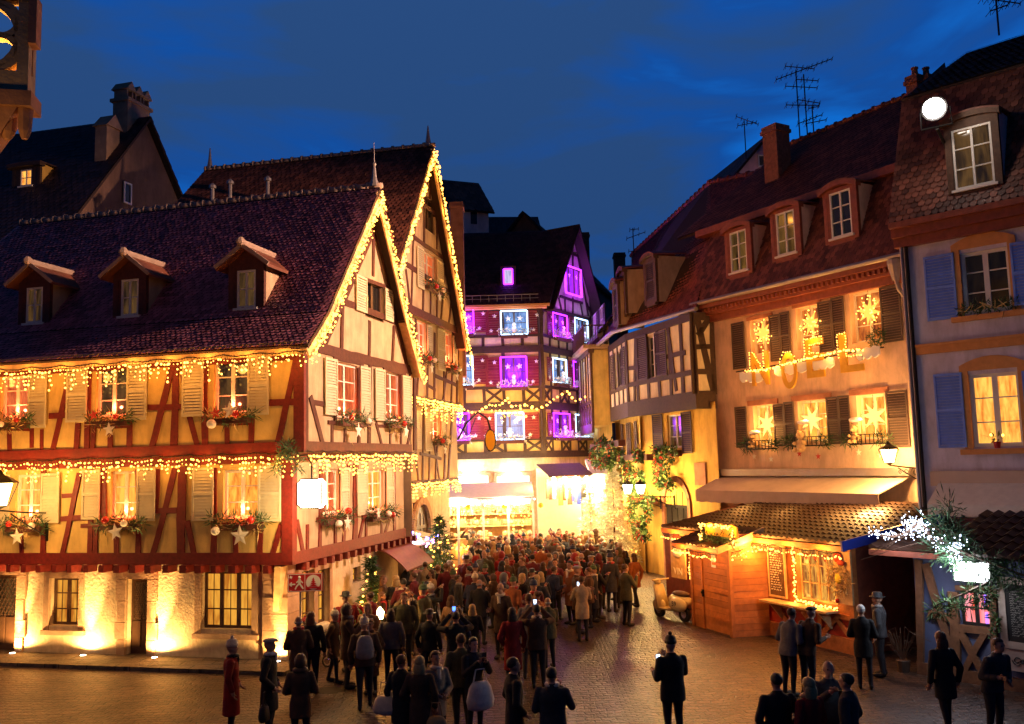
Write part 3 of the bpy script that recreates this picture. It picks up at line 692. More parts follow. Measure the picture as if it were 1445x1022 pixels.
# ---- light strings on A
curtain('light_string', 'warm icicle lights hanging under the eaves of the long red-timbered house', FA2, [(-LA, ze-.16), (.35, ze-.12)], .60, .50, .095, W=5.6, lgap=1.1, group='warm light strings')
curtain('light_string', 'warm icicle lights along the first-floor jetty of the long house front', FA1, [(-LA, Z2-.02), (.30, Z2-.02)], .22, .50, .095, W=3.2, lgap=1.1, group='warm light strings')
curtain('light_string', 'warm icicle lights along the jetty under the gable of the long house', FG1, [(0, Z2-.0), (GW+.3, Z2-.0)], .45, .50, .085, W=3, lgap=1.3, group='warm light strings')
curtain('light_string', 'warm bulbs climbing the street-facing slope of the nearer gable', FG2, [(a[0]+.12, a[2]-.30) for a in RF[:3]], .47, .1, .085, W=5.5, lgap=1.0, icicle=False, group='warm light strings', jit=.17)
curtain('light_string', 'warm bulbs running down the far slope of the nearer gable', FG2, [(a[0]-.10, a[2]-.30) for a in RF[2:]], .47, .1, .085, W=5.5, lgap=1.0, icicle=False, group='warm light strings', jit=.17)
# ---- garlands
KN = [[('R', .15, .18, .16), ('b', .8, .1, .07), ('S', .62, -.22, .2)], [('S', .45, -.24, .24), ('b', .2, .1, .08), ('w', .85, .05, .09)], [('w', .1, -.12, .12), ('S', .6, .2, .24), ('b', .75, .1, .09), ('R', .2, .15, .17)]]
NM2 = ['with a red star on the upper left window', 'with a hanging white star on the upper middle window', 'with red and cream stars on the upper corner window']
for i, ((b, w), l) in enumerate(zip(r2[:3], NM2)): garland(FA2, b[0]+.05, b[1]+.1, b[2]-.14, .15, 'fir and straw window garland '+l, KN[(0, 0, 2)[i]] if i else [('b', .8, .1, .07), ('w', .3, 0, .08)])
NM1 = ['under the window beside the left lantern', 'under the middle first-floor window', 'under the first-floor window by the hanging lantern']
for (b, w), l, k in zip(r1, NM1, (KN[1], [('S', .5, -.16, .24), ('b', .2, .15, .09), ('w', .72, .06, .09)], [('S', .62, -.24, .28), ('w', .08, -.12, .11), ('b', .85, .14, .1)])): garland(FA1, b[0]-.1, b[1]+.15, b[2]-.16, .15, 'fir garland with white star '+l, k)
for (b, w), l, k in zip(rg, ('on the gable window nearer the corner', 'on the gable window farther from the corner'), (KN[1], [('S', .6, -.22, .24), ('b', .5, .02, .09)])): garland(FG2, b[0]-.05, b[1]+.2, b[2]-.12, .15, 'fir garland with white star '+l, k)
for (b, w), l, k in zip(rg1, ('under the red window beside the hanging lantern', 'with gold star under the last gable window'), ([('S', .65, -.12, .26), ('w', .3, -.1, .1), ('b', .7, .2, .1)], [('S', .1, .1, .18), ('w', .55, .05, .1), ('b', .75, 0, .09)])): garland(FG1, b[0]-.1, b[1]+.35, b[2]-.14, .15, 'fir garland '+l, k)
# ---- ground uplights on A
for (px, py), l in (((28, 930), 'round ground spotlight between the left door and small window'), ((127, 934), 'round ground spotlight left of the lattice door'), ((227, 938), 'round ground spotlight right of the lattice door'), ((399, 941), 'round ground spotlight at the foot of the corner pillar')):
    u, z = FA0.p(px, 931); n = .27
    t = T('ground_spotlight', l, 'spotlight', FA0.w(u, n, .1), 'spotlights set in the pavement')
    MB(FA0).lathe(u, n, [(.10, .09), (.10, .115), (.085, .12)], 14).build('ring', 'zinc', t); MB(FA0).lathe(u, n, [(.075, .115), (.07, .126), (.03, .13)], 12).build('lens', 'lamp_white', t)
    lamp('beam', FA0.w(u, n, .17), 420 if px != 399 else 220, (1, .56, .17), t, .03, 40, FA0.w(u, .0, 2.5), 1.); lamp('spill', FA0.w(u, n+.02, .20), 70 if px != 399 else 45, (1, .54, .16), t, .05, 172, FA0.w(u, n, 3), .3)
# ================================================================== B: taller gabled house behind
FB = FG0.at(8.9, 0, 1); FB2 = FB.at(0, -.18); FB1 = FB.at(0, -.45); FB0 = FB.at(0, -.75)
B = T('gabled_house', 'tall half-timbered house with steep gable outlined in warm lights behind the long house', 'house', FB.w(0, 0, 0))
kb = [FB.p(x, y, .42) for x, y in ((565, 362), (612, 205), (662, 490))]
ZB = (FB.p(615, 452)[1], FB2.p(620, 572)[1], FB1.p(605, 684)[1])
UB = FB.p(653, 520)[0]; UB1 = FB1.p(645, 620)[0]; UB0 = FB0.p(634, 700)[0]
c = [rakeclip(kb[0][0], kb[0][1]-.2, kb[1][0], kb[1][1]-.25), rakeclip(kb[1][0], kb[1][1]-.25, kb[2][0], kb[2][1]-.2)]
wb = [dict(w=(599, 280, 614, 327), g='pane_dark', fm='frame_brown', c=2, r=1), dict(w=(596, 357, 615, 404), g='pane_red', s=((587, 350, 596, 407), (615, 369, 624, 421)))]
rb = house_windows(FB, B, wb)
wall(FB, -1.5, UB, ZB[0], 17, [b for b, w in rb], c, parent=B, m='plaster_cream')
wb2 = [dict(w=(588, 454, 601, 505), g='pane_red', s=((601, 460, 608, 512),)), dict(w=(626, 470, 637, 518), g='pane_red', s=((616, 465, 626, 523), (638, 475, 643, 527)))]
rb2 = house_windows(FB2, B, wb2); wall(FB2, -1.5, UB, ZB[1], ZB[0]+.05, [b for b, w in rb2], parent=B, m='plaster_cream')
wb1 = [dict(w=(607, 583, 621, 621), g='pane_red', s=((598, 582, 607, 637), (586, 580, 592, 634), (621, 586, 627, 630)))]
rb1 = house_windows(FB1, B, wb1); wall(FB1, -.4, UB1, ZB[2], ZB[1]+.05, [b for b, w in rb1], parent=B, m='plaster_cream')
ar = pbox(FB0, (583, 708, 606, 800)); ar = (ar[0], ar[1], 0, ar[3])
wall(FB0, -.4, UB0, -.1, ZB[2]+.02, [ar], parent=B, m='plaster_rough', depth=.35)
def arch(fr, parent, u0, u1, z0, zs, w=.25, n0=-.05, n1=.07, m='sandstone', fill='door', fm='frame_brown', K=10, depth=.3):
    r = (u1-u0)/2; uc = (u0+u1)/2; mb = MB(fr)
    for s in (-1, 1): a, b = sorted((uc+s*r, uc+s*(r+w))); mb.box(a, b, n0, n1, z0, zs)
    for i in range(K):
        a, b = math.pi*i/K, math.pi*(i+.94)/K; P = lambda q, t: (uc+q*math.cos(t), zs+q*math.sin(t))
        p = [P(r, a), P(r+w, a), P(r+w, b), P(r, b)]; mb.prism(p, n0, n1)
    o = mb.build('arch', m, parent)
    pl = [(u0, z0), (u1, z0)]+[(uc+r*math.cos(math.pi*i/12), zs+r*math.sin(math.pi*i/12)) for i in range(13)]
    d = MB(fr); d.prism(pl, -depth-.06, -depth); 
    for i in range(1, 4): d.box(u0+(u1-u0)*i/4-.02, u0+(u1-u0)*i/4+.02, -depth, -depth+.03, z0, zs+r*.6)
    d.box(u0, u1, -depth, -depth+.04, zs-.06, zs+.06); d.build(fill, fm, parent); return o
arch(FB0, B, ar[0]+.1, ar[1]-.1, 0, ar[3]-(ar[1]-ar[0])/2, .28, -.02, .10, depth=.05)
tm = MB(FB)
tm.box(-1.5, UB+.02, -.02, .06, ZB[0]-.18, ZB[0]+.12)
pxlines(FB, tm, [(572, 372, 650, 425, .2), (580, 332, 636, 372, .17), (592, 285, 624, 308, .16), (598, 250, 622, 258, .14), (612, 215, 566, 372, .18), (613, 215, 655, 470, .2), (606, 240, 606, 280, .16), (598, 275, 598, 345, .14), (616, 282, 616, 352, .14),
  (585, 318, 582, 352, .12), (625, 322, 629, 362, .12), (582, 350, 580, 432, .14), (597, 405, 596, 440, .14), (616, 405, 616, 452, .14), (607, 406, 607, 445, .12), (628, 372, 622, 452, .14), (640, 395, 633, 458, .13), (572, 380, 578, 430, .13), (648, 420, 645, 465, .14)])
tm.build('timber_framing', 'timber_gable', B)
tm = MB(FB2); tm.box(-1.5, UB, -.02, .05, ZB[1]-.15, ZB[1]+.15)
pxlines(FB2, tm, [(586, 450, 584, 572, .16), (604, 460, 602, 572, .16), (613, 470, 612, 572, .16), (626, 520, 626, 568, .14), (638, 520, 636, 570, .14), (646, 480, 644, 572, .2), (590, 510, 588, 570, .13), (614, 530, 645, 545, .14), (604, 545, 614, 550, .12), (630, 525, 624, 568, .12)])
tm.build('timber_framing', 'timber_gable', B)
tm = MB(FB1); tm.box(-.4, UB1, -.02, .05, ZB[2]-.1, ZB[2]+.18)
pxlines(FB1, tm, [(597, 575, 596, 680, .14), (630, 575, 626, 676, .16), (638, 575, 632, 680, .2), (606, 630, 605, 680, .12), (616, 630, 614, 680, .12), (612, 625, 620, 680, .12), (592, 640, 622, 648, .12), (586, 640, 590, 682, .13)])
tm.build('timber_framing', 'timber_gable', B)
RB = [(kb[0][0], .42, kb[0][1]), (kb[1][0], .42, kb[1][1]), (kb[2][0], .42, kb[2][1])]
LB = -FB.at(kb[1][0], 0, -90).p(290, 232, 0)[0]
roof(FB, 'roof', q4((RB[0][0]-1.6, .42, RB[0][2]-2.2), RB[1], LB+2.2, LB), 'tile_brown', B)
roof(FB, 'roof', [RB[2], (RB[2][0], -LB, RB[2][2]), (RB[1][0], -LB, RB[1][2]), RB[1]], 'tile_brown', B, .3, .3)
ridge(FB, (RB[1][0], -LB, RB[1][2]+.04), (RB[1][0], .42, RB[1][2]+.04), B)
bg = MB(FB)
for a, b in zip(RB, RB[1:]):
    d = Vector((b[0]-a[0], b[2]-a[2])).normalized(); nn = Vector((d.y, -d.x)); nn = -nn if nn.y > 0 else nn
    bg.prism([(a[0], a[2]-.08), (b[0], b[2]-.08), (b[0]+nn.x*.3, b[2]-.08+nn.y*.3), (a[0]+nn.x*.3, a[2]-.08+nn.y*.3)], .34, .40)
    bg.prism([(a[0], a[2]-.1), (b[0], b[2]-.1), (b[0]+nn.x*.06, b[2]-.1+nn.y*.06), (a[0]+nn.x*.06, a[2]-.1+nn.y*.06)], -.02, .34)
bg.build('bargeboard', 'wood_pale', B)
for n, h in ((.2, .8), (-LB+.2, .9)):
    MB(FB).lathe(RB[1][0], n, [(.14, RB[1][2]), (.07, RB[1][2]+.4), (.02, RB[1][2]+h)], 7).build('finial', 'zinc', B)
for px, py in ((325, 262), (300, 268), (378, 258)):
    f2 = FB.at(RB[1][0]-1.6, 0, -90); u, z = f2.p(px, py); MB(f2).lathe(u, 0, [(.07, z-.5), (.07, z+.05), (.14, z+.06), (.14, z+.16), (.03, z+.26)], 8).build('roof_vent', 'zinc', B)
MB(FB).poly([(UB, 0, ZB[1]), (UB, -9, ZB[1]), (UB, -9, kb[2][1]), (UB, 0, kb[2][1])]).build('wall', 'plaster_cream', B)
MB(FB1).poly([(UB1, 0, ZB[2]), (UB1, -9, ZB[2]), (UB1, -9, ZB[1]), (UB1, 0, ZB[1])]).build('wall', 'plaster_cream', B)
MB(FB0).poly([(UB0, 0, 0), (UB0, -9, 0), (UB0, -9, ZB[2]), (UB0, 0, ZB[2])]).build('wall', 'plaster_cream', B)
curtain('light_string', 'warm bulbs up the near slope of the taller rear gable', FB, [(kb[0][0]-.25, kb[0][1]-.6), (kb[1][0], kb[1][1]-.3)], .46, .1, .10, W=8, icicle=False, lgap=1.6, jit=.11, r=.034, group='warm light strings')
curtain('light_string', 'warm bulbs down the far slope of the taller rear gable', FB, [(kb[1][0], kb[1][1]-.3), (kb[2][0]-.05, kb[2][1]-.3), (kb[2][0]+.05, kb[2][1]-.9)], .46, .1, .10, W=8, icicle=False, lgap=1.6, jit=.11, r=.034, group='warm light strings')
curtain('light_string', 'warm icicle lights on the middle floor line of the taller rear house', FB2, [(-.2, ZB[1]+.25), (UB, ZB[1]+.25)], .1, .75, .11, W=7, lgap=1.4, r=.034, group='warm light strings')
curtain('light_string', 'warm icicle lights above the stone arch of the rear house', FB1, [(-.2, ZB[2]+.2), (UB1, ZB[2]+.2)], .1, .5, .11, W=7, lgap=1.4, r=.034, group='warm light strings')
for (b, w), l in zip([rb[1], rb2[0], rb2[1], rb1[0]], ('under the attic window of the rear gable', 'under the left second-floor window of the rear house', 'under the right second-floor window of the rear house', 'under the lowest window of the rear house')):
    fr = FB if l.startswith('under the attic') else FB2 if 'second' in l else FB1
    garland(fr, b[0]+.1, b[1]+.2, b[2]-.1, .15, 'fir garland with star '+l, [('S', .5, -.3, .24), ('b', .3, .05, .1), ('w', .8, .05, .1)], W=5)
# ================================================================== C: the neon-lit house closing the street
_c = dp(768, 640, 46); FC = Fr(_c.x, _c.y, -1); FCR = Fr(_c.x, _c.y, 59)
C = T('neon_window_house', 'half-timbered house at the street end with windows framed in purple and white neon', 'house', FC.w(0, 0, 0))
zc = [FC.p(700, y)[1] for y in (436, 494, 574, 646)]     # eave, floor beams
UL = FC.p(600, 560)[0]; UR = FCR.p(836, 560)[0]
FCg = FC
def neon(fr, px, col, parent, glass, cols=2, rows=2, sh=(), box=True, k=0):
    b = pbox(fr, px); w = window(fr, parent, b, glass, 'frame_brown', cols, rows, depth=.12, fw=.06)
    u0, u1, z0, z1 = b; m = MB(fr); r = .04
    for p, q in (((u0, z0), (u0, z1)), ((u0, z1), (u1, z1)), ((u1, z1), (u1, z0)), ((u1, z0), (u0, z0))): m.tube([(p[0], .06, p[1]), (q[0], .06, q[1])], r, 6)
    m.build('neon_tube', col, w)
    l_ = bpy.data.lights.new('neon_light', 'POINT'); l_.energy = (34 if 'purple' in col else 8)*LM; l_.color = (.40, .05, 1) if 'purple' in col else (.5, .68, 1); l_.shadow_soft_size = .4; lo_ = bpy.data.objects.new('neon_light', l_); COL.objects.link(lo_); lo_.parent = w; lo_.location = fr.w((u0+u1)/2, .55, (z0+z1)/2)-Vector(w['_loc'])
    s = MB(fr)
    for i in range(2):
        u = u0+(u1-u0)*(.27+.46*i); s.star(u, z0+(z1-z0)*.68, .0, .04, .17, .07, rot=random.uniform(-.2, .2))
    s.build('window_star', 'star_white', w)
    for a, c_ in sh:
        o = shutter(fr, a, c_, z0, z1, 'shutter_red', w, n=.04, slats=9)
        mm = MB(fr); mm.star((a+c_)/2+.1, z1-.25, .08, .12, .13, .055); mm.star((a+c_)/2-.1, z0+.2, .08, .12, .13, .055); mm.build('shutter_star', 'star_white', w)
    return b
def snowbox(fr, b, label, tint='needles_flocked'):
    t = T('snowy_flower_box', label, 'flower box', fr.w((b[0]+b[1])/2, .15, b[2]), 'white decorated boxes under the neon windows')
    MB(fr).box(b[0], b[1], .08, .3, b[2]-.22, b[2]-.06).build('planter', 'planter_wood', t)
    f = MB(fr)
    for i in range(6): tuft(f, fr, (b[0]+(b[1]-b[0])*i/5, .2, b[2]+.05+random.uniform(-.05, .12)), (.18, .12, .17), 36, .1, .035)
    f.build('foliage', tint, t)
    MB(fr).ball(((b[0]+b[1])/2, .24, b[2]+.22), (.13, .1, .18), 8, 6).ball(((b[0]+b[1])/2, .24, b[2]+.46), .11, 8, 6).build('figurine', 'star_white', t, True)
hF = []; hR = []; wn = []
for px, col, gl in (((707, 439, 744, 472), 'neon_white', 'pane_blue'), ((644, 437, 668, 470), 'neon_purple', 'pane_purple'), ((707, 504, 743, 545), 'neon_purple', 'pane_purple'), ((640, 503, 667, 543), 'neon_white', 'pane_blue'), ((700, 583, 739, 620), 'neon_white', 'pane_pale'), ((638, 584, 662, 621), 'neon_purple', 'pane_purple')):
    u0, u1 = pbox(FC, px)[:2]; w_ = .74
    b = neon(FC, px, col, C, gl, sh=((u0-w_-.05, u0-.05), (u1+.05, u1+w_+.05))); hF.append(b); wn.append((FC, b))
for px, col, gl in (((779, 444, 799, 476), 'neon_purple', 'pane_purple'), ((810, 451, 828, 483), 'neon_white', 'pane_blue'), ((779, 507, 798, 540), 'neon_white', 'pane_blue'), ((808, 512, 826, 546), 'neon_purple', 'pane_purple'), ((780, 584, 803, 616), 'neon_purple', 'pane_purple'), ((811, 586, 829, 616), 'neon_white', 'pane_blue')):
    u0, u1 = pbox(FCR, px)[:2]
    b = neon(FCR, px, col, C, gl, sh=((u0-.62, u0-.05),)); hR.append(b); wn.append((FCR, b))
gt = neon(FCR, (797, 378, 819, 416), 'neon_purple', C, 'pane_purple', 3, 1)
for i, (fr, b) in enumerate(wn):
    snowbox(fr, b, 'white snowy box with figures under the %s neon window, %s' % (('white', 'purple', 'purple', 'white', 'white', 'purple', 'purple', 'white', 'white', 'purple', 'purple', 'white')[i],
      ('front, top row, centre', 'front, top row, far left', 'front, middle row, centre', 'front, middle row, far left', 'front, bottom row, centre', 'front, bottom row, far left', 'side wall, top row, left', 'side wall, top row, right', 'side wall, middle row, left', 'side wall, middle row, right', 'side wall, bottom row, left', 'side wall, bottom row, right')[i]))
wall(FC, UL, 0, zc[1], zc[0]+.1, hF, parent=C, m='plaster_pale'); wall(FC, UL, 0, zc[3], zc[1], hF, parent=C, m='plaster_yellow')
zr = FCR.p(810, 320, .2); zl = FCR.p(777, 433, .2); zz = FCR.p(843, 447, .2)
wall(FCR, 0, UR, zc[3], zc[1], hR, parent=C, m='plaster_yellow')
wall(FCR, 0, UR, zc[1], 18, hR+[gt], [rakeclip(zl[0]-.2, zl[1]-.1, zr[0], zr[1]-.2), rakeclip(zr[0], zr[1]-.2, zz[0], zz[1]-.1)], parent=C, m='plaster_pale')
for fr, ua_, ub2, names in ((FC, UL, .05, 1), (FCR, -.05, UR, 0)):
    tm = MB(fr)
    for z, h in ((zc[0]-.15, .3), (zc[1]-.16, .36), (zc[2]-.18, .4), (zc[3]-.05, .34)): tm.box(ua_, ub2, -.02, .06, z, z+h)
    for a, c_, rails in ((zc[1]+.2, zc[0]-.15, 1), (zc[2]+.22, zc[1]-.16, 1), (zc[3]+.29, zc[2]-.18, 1)):
        zr_ = a+(c_-a)*.30
        tm.box(ua_, ub2, -.02, .045, zr_-.09, zr_+.07)
        L = ub2-ua_; k = max(3, int(L/.95))
        for i in range(k+1):
            u = ua_+L*i/k; tm.beam(u, a, u, zr_-.09, .16)
            if i % 2 == 0 or not names: tm.beam(u, zr_+.07, u, c_, .18)
            if i < k and a < zc[1] and i % 2 == names: tm.beam(u+.1, a, u+L/k-.1, zr_-.09, .13); tm.beam(u+L/k-.1, a, u+.1, zr_-.09, .13, -.02, .05)
    if fr is FCR:
        for px in ((800, 360, 780, 430, .18), (812, 345, 830, 446, .18), (808, 340, 808, 378, .16), (797, 420, 797, 440, .13), (808, 420, 808, 444, .13), (790, 418, 822, 428, .15), (818, 425, 822, 445, .13), (803, 357, 816, 362, .14), (788, 420, 792, 438, .12), (828, 428, 834, 446, .13)):
            a = fr.p(*px[:2]); c_ = fr.p(*px[2:4]); tm.beam(a[0], a[1], c_[0], c_[1], px[4])
    tm.build('timber_framing', 'timber_dark', C)
MB(FC).box(-.16, .12, -.05, .10, zc[3], zc[0]+.2).build('corner_post', 'timber_dark', C)
rz = FC.p(700, 330, -4)[1]
roof(FC, 'roof', [(UL, .45, zc[0]+.15), (.5, .45, zc[0]+.15), (1.9, -3.9, zr[1]), (UL, -3.9, zr[1])], 'tile_dark', C)
roof(FCR, 'roof', [(zl[0]-.4, .55, zl[1]-.2), (zl[0]-.4, -1, zl[1]-.2), (zr[0], -5.5, zr[1]), (zr[0], .55, zr[1]+.1)], 'tile_dark', C)
roof(FCR, 'roof', [(zz[0]+.3, .55, zz[1]-.2), (zz[0]+.3, -6, zz[1]-.2), (zr[0], -6, zr[1]+.05), (zr[0], .55, zr[1]+.1)], 'tile_dark', C)
cn = MB(FC); cn.box(UL, .35, -.05, .4, zc[0]-.05, zc[0]+.1); cn.box(UL, .5, .38, .52, zc[0]+.02, zc[0]+.14); cn.build('cornice', 'band_orange', C)
n_ = -.55; rw = pbox(FC, (711, 380, 723, 401), n_); fr_ = FC.at(0, n_)
d = MB(fr_); d.box(rw[0]-.18, rw[1]+.18, -1.2, -.02, rw[2]-.2, rw[3]+.18); dw = d.build('dormer', 'tile_dark', C)
m = MB(fr_)
for p, q in (((0, 2), (0, 3)), ((0, 3), (1, 3)), ((1, 3), (1, 2)), ((1, 2), (0, 2))): m.tube([(rw[p[0]], .02, rw[p[1]]), (rw[q[0]], .02, rw[q[1]])], .045, 6)
m.build('neon_tube', 'neon_purple', dw); MB(fr_).box(rw[0], rw[1], -.02, .0, rw[2], rw[3]).build('pane', 'pane_pale', dw)
sg = MB(FC)
for i in range(14): sg.box(UL+i*.42, UL+i*.42+.03, .38, .41, zc[0]+.3, zc[0]+.62)
sg.box(UL, UL+5.9, .37, .42, zc[0]+.62, zc[0]+.66); sg.box(UL, UL+5.9, .37, .42, zc[0]+.44, zc[0]+.46); sg.build('snow_guard', 'zinc', C)
# ground floor of C: two glowing arched shop windows
hg = [pbox(FC, (641, 672, 690, 760)), pbox(FC, (702, 672, 748, 760))]; hg = [(b[0], b[1], .3, b[3]) for b in hg]
wall(FC, UL, 0, -.1, zc[3]+.02, hg, parent=C, m='plaster_rough', depth=.3); wall(FCR, 0, UR, -.1, zc[3]+.02, [(.3, 5.0, 0, 3.6)], parent=C, m='plaster_rough', depth=.5)
for b in hg:
    w = MB(FC); w.box(b[0]-.14, b[0], -.1, .06, .2, b[3]); w.box(b[1], b[1]+.14, -.1, .06, .2, b[3]); w.box(b[0]-.14, b[1]+.14, -.1, .07, b[3], b[3]+.2); w = w.build('shop_window', 'sandstone', C)
    MB(FC).box(b[0], b[1], -.3, -.26, b[2], b[3]).build('pane', 'shop_glow', w)
s = MB(FCR); s.box(.3, 5, -.62, -.55, 0, 3.6); s.build('shop_front', 'shop_glow', C)
for b, l in zip(hg, ('white fairy lights arched over the left bright shop window of the neon house', 'white fairy lights framing the right bright shop window of the neon house')):
    uc = (b[0]+b[1])/2; r = (b[1]-b[0])/2
    pts = [(uc-r*math.cos(math.pi*i/10), b[3]-.7+.75*math.sin(math.pi*i/10)) for i in range(11)]
    curtain('light_string', l, FC, pts, .2, .1, .09, 'bulb_white', 60, lgap=2.5, icicle=False, jit=.09, r=.034, col=(1, .9, .7), group='white fairy lights')
# star-shaped light garland hanging in front of the neon house
FS_ = FC.at(0, 1.3)
t_ = [(640, 566), (655, 578), (672, 584), (690, 572), (705, 572), (716, 562), (722, 574), (740, 572), (730, 582), (742, 588), (722, 584), (708, 590), (712, 580), (694, 580)]
pts = [FS_.p(x, y) for x, y in t_]
curtain('light_string', 'star-shaped garland of yellow bulbs hung before the neon house', FS_, pts, 0, .1, .17, W=50, icicle=False, jit=.03, r=.05, lgap=3, col=WARM)
curtain('light_string', 'yellow bulb swags to the right of the star garland', FS_, [FS_.p(x, y) for x, y in ((744, 572), (758, 578), (772, 572), (786, 560), (800, 552), (812, 566), (826, 560))], 0, .1, .2, W=50, icicle=False, jit=.03, r=.05, lgap=3, col=WARM)
# ================================================================== right side: N (NOEL house), G, F
FN = Fr(11.94, 27, -60)
N = T('plastered_house', 'peach plastered house with brown shutters, golden letters and brown mansard roof', 'house', FN.w(0, 0, 0))
NL, NE, NB, NR = -8.62, 10.70, 13.9, 17.55
NU = FN.p(1108, 212, -4.4)[0]; NQ = FN.p(1098, 237, -3.6)
wu = [dict(w=(1059, 450, 1089, 500), s=((1035, 455, 1053, 521), (1088, 444, 1103, 510), (1103, 440, 1117, 508))), dict(w=(1124, 432, 1158, 492), s=((1157, 425, 1176, 497), (1176, 419, 1194, 493))), dict(w=(1200, 410, 1246, 482), s=((1245, 403, 1274, 483),))]
wl = [dict(w=(1064, 572, 1094, 628), s=((1040, 574, 1056, 632), (1094, 570, 1109, 630), (1109, 567, 1123, 630))), dict(w=(1127, 565, 1169, 623), s=((1169, 560, 1186, 627), (1186, 558, 1202, 626))), dict(w=(1210, 557, 1249, 620), s=((1254, 551, 1284, 632),))]
for q in wu: q['g'] = 'pane_star'
for q in wl: q['g'] = 'pane_warm'
rn = house_windows(FN, N, wu+wl, sm='shutter_brown', depth=.26)
wall(FN, NL, .2, -.1, NE-.1, [b for b, w in rn], parent=N, m='plaster_peach', depth=.28)
for (b, w) in rn[3:]: MB(FN).box(b[0]-.22, b[1]+.2, -.05, .06, b[3]+.02, b[3]+.2).build('lintel', 'sandstone_red', N)
for (b, w) in rn[:3]: MB(FN).box(b[0]-.12, b[1]+.1, -.05, .045, b[3]+.01, b[3]+.14).build('lintel', 'sandstone_red', N)
cn = MB(FN)
for n1, z0, z1 in ((.18, NE-.75, NE-.5), (.34, NE-.5, NE-.25), (.5, NE-.25, NE-.05)): cn.box(NL-.4, .35, -.05, n1, z0, z1)
for i in range(44): cn.box(NL+.2*i, NL+.2*i+.09, .34, .44, NE-.40, NE-.28)
cn.build('cornice', 'wood_red', N)
MB(FN).tube([(NL-.4, .56, NE-.02), (.4, .56, NE-.02)], .085, 8).build('gutter', 'zinc', N)
roof(FN, 'roof', [(NL-.5, .52, NE), (.3, .52, NE), (.3, -.9, NB), (NL-.5, -.9, NB)], 'tile_brown', N)
roof(FN, 'roof', [(NL-2.5, -.7, NB), (.3, -.7, NB), (.3, -4.4, NR), (NU, -4.4, NR)], 'tile_brown', N)
MB(FN).box(NL-1.2, .32, -1.0, -.55, NB-.28, NB-.02).build('mansard_moulding', 'wood_red', N)
ridge(FN, (NU, -4.4, NR+.05), (.3, -4.4, NR+.05), N, 'tile_brown')
pw = MB(FN); pw.hexa([(.30, .55, NE-.2), (.46, .55, NE-.2), (.46, -.85, NB+.2), (.30, -.85, NB+.2), (.30, .1, NE-.6), (.46, .1, NE-.6), (.46, -1.3, NB+.1), (.30, -1.3, NB+.1)]); pw.build('verge_board', 'zinc', N)
zsl = lambda n: NE+(NB-NE)*(.52-n)/1.42
for px, py, g_ in ((1043, 385, 'pane_dim'), (1110, 361, 'pane_dim'), (1188, 336, 'pane_dark')):
    n = slope_hit(FN, px, py, zsl)+.12; u, z = FN.p(px, py, n)
    dormer(FN, N, u, n, z-.1, 1.34, 1.78, (.84, .16, 1.66), 'wood_red', 'tile_brown', g_, 'arch', back=1.5, over=.2, rise=.2, cheek='plaster_peach', rows=3)
f5 = FN.at(0, -2.6); u, z = f5.p(1100, 268); zt = f5.p(1102, 176)[1]
chimney(f5, u-.38, -.35, .72, .72, z-1.2, zt, N)
# pipes at N/J seam
pp = MB(FN); pp.lathe(.05, .5, [(.10, NE-.75), (.20, NE-.35), (.22, NE-.25), (.22, NE-.12)], 10); pp.tube([(.05, .5, NE-.7), (.08, .45, NE-1.0), (.30, .14, NE-1.6), (.30, .14, 3.9)], .07, 8); pp.build('drainpipe', 'zinc', N)
MB(FN).tube([(.5, .16, NE+.6), (.5, .16, 3.4)], .075, 8).build('drainpipe', 'iron', N)
# glowing paper stars in N's windows
for i, (b, w) in enumerate(rn):
    fr = FN; uc, z = (b[0]+b[1])/2+(.1 if i != 4 else -.08), b[2]+(b[3]-b[2])*(.58 if i < 3 else .52)
    t = T('paper_star', ('red and gold pierced paper star hanging in the %s upper window', 'bright yellow paper star glowing in the %s lower window')[i//3] % ('left', 'middle', 'right')[i % 3]+' of the peach house', 'paper star', fr.w(uc, -.1, z), 'paper stars in the windows')
    mb = MB(fr); mb.star(uc, z, -.12, .10, .46 if i < 3 else .5, .19, 7 if i >= 3 else 8, rot=i*.3); mb.build('star_body', 'star_light' if i < 3 else 'star_bright', t)
    if i < 3:
        q = MB(fr); 
        for k in range(34): a, r_ = random.random()*6.28, random.random()**.6*.5; q.ball((uc+r_*math.cos(a), .06, z+r_*math.sin(a)), .022, 5, 4)
        o = q.build('bulbs', 'bulb_warm', t); o['kind'] = 'stuff'
    MB(fr).tube([(uc, -.02, z+.4), (uc, -.02, b[3]+.02)], .008, 4).build('cord', 'iron', t)
    lamp('star_glow', fr.w(uc, .22, z), 5 if i < 3 else 20, (1, .44, .10), t, .15)
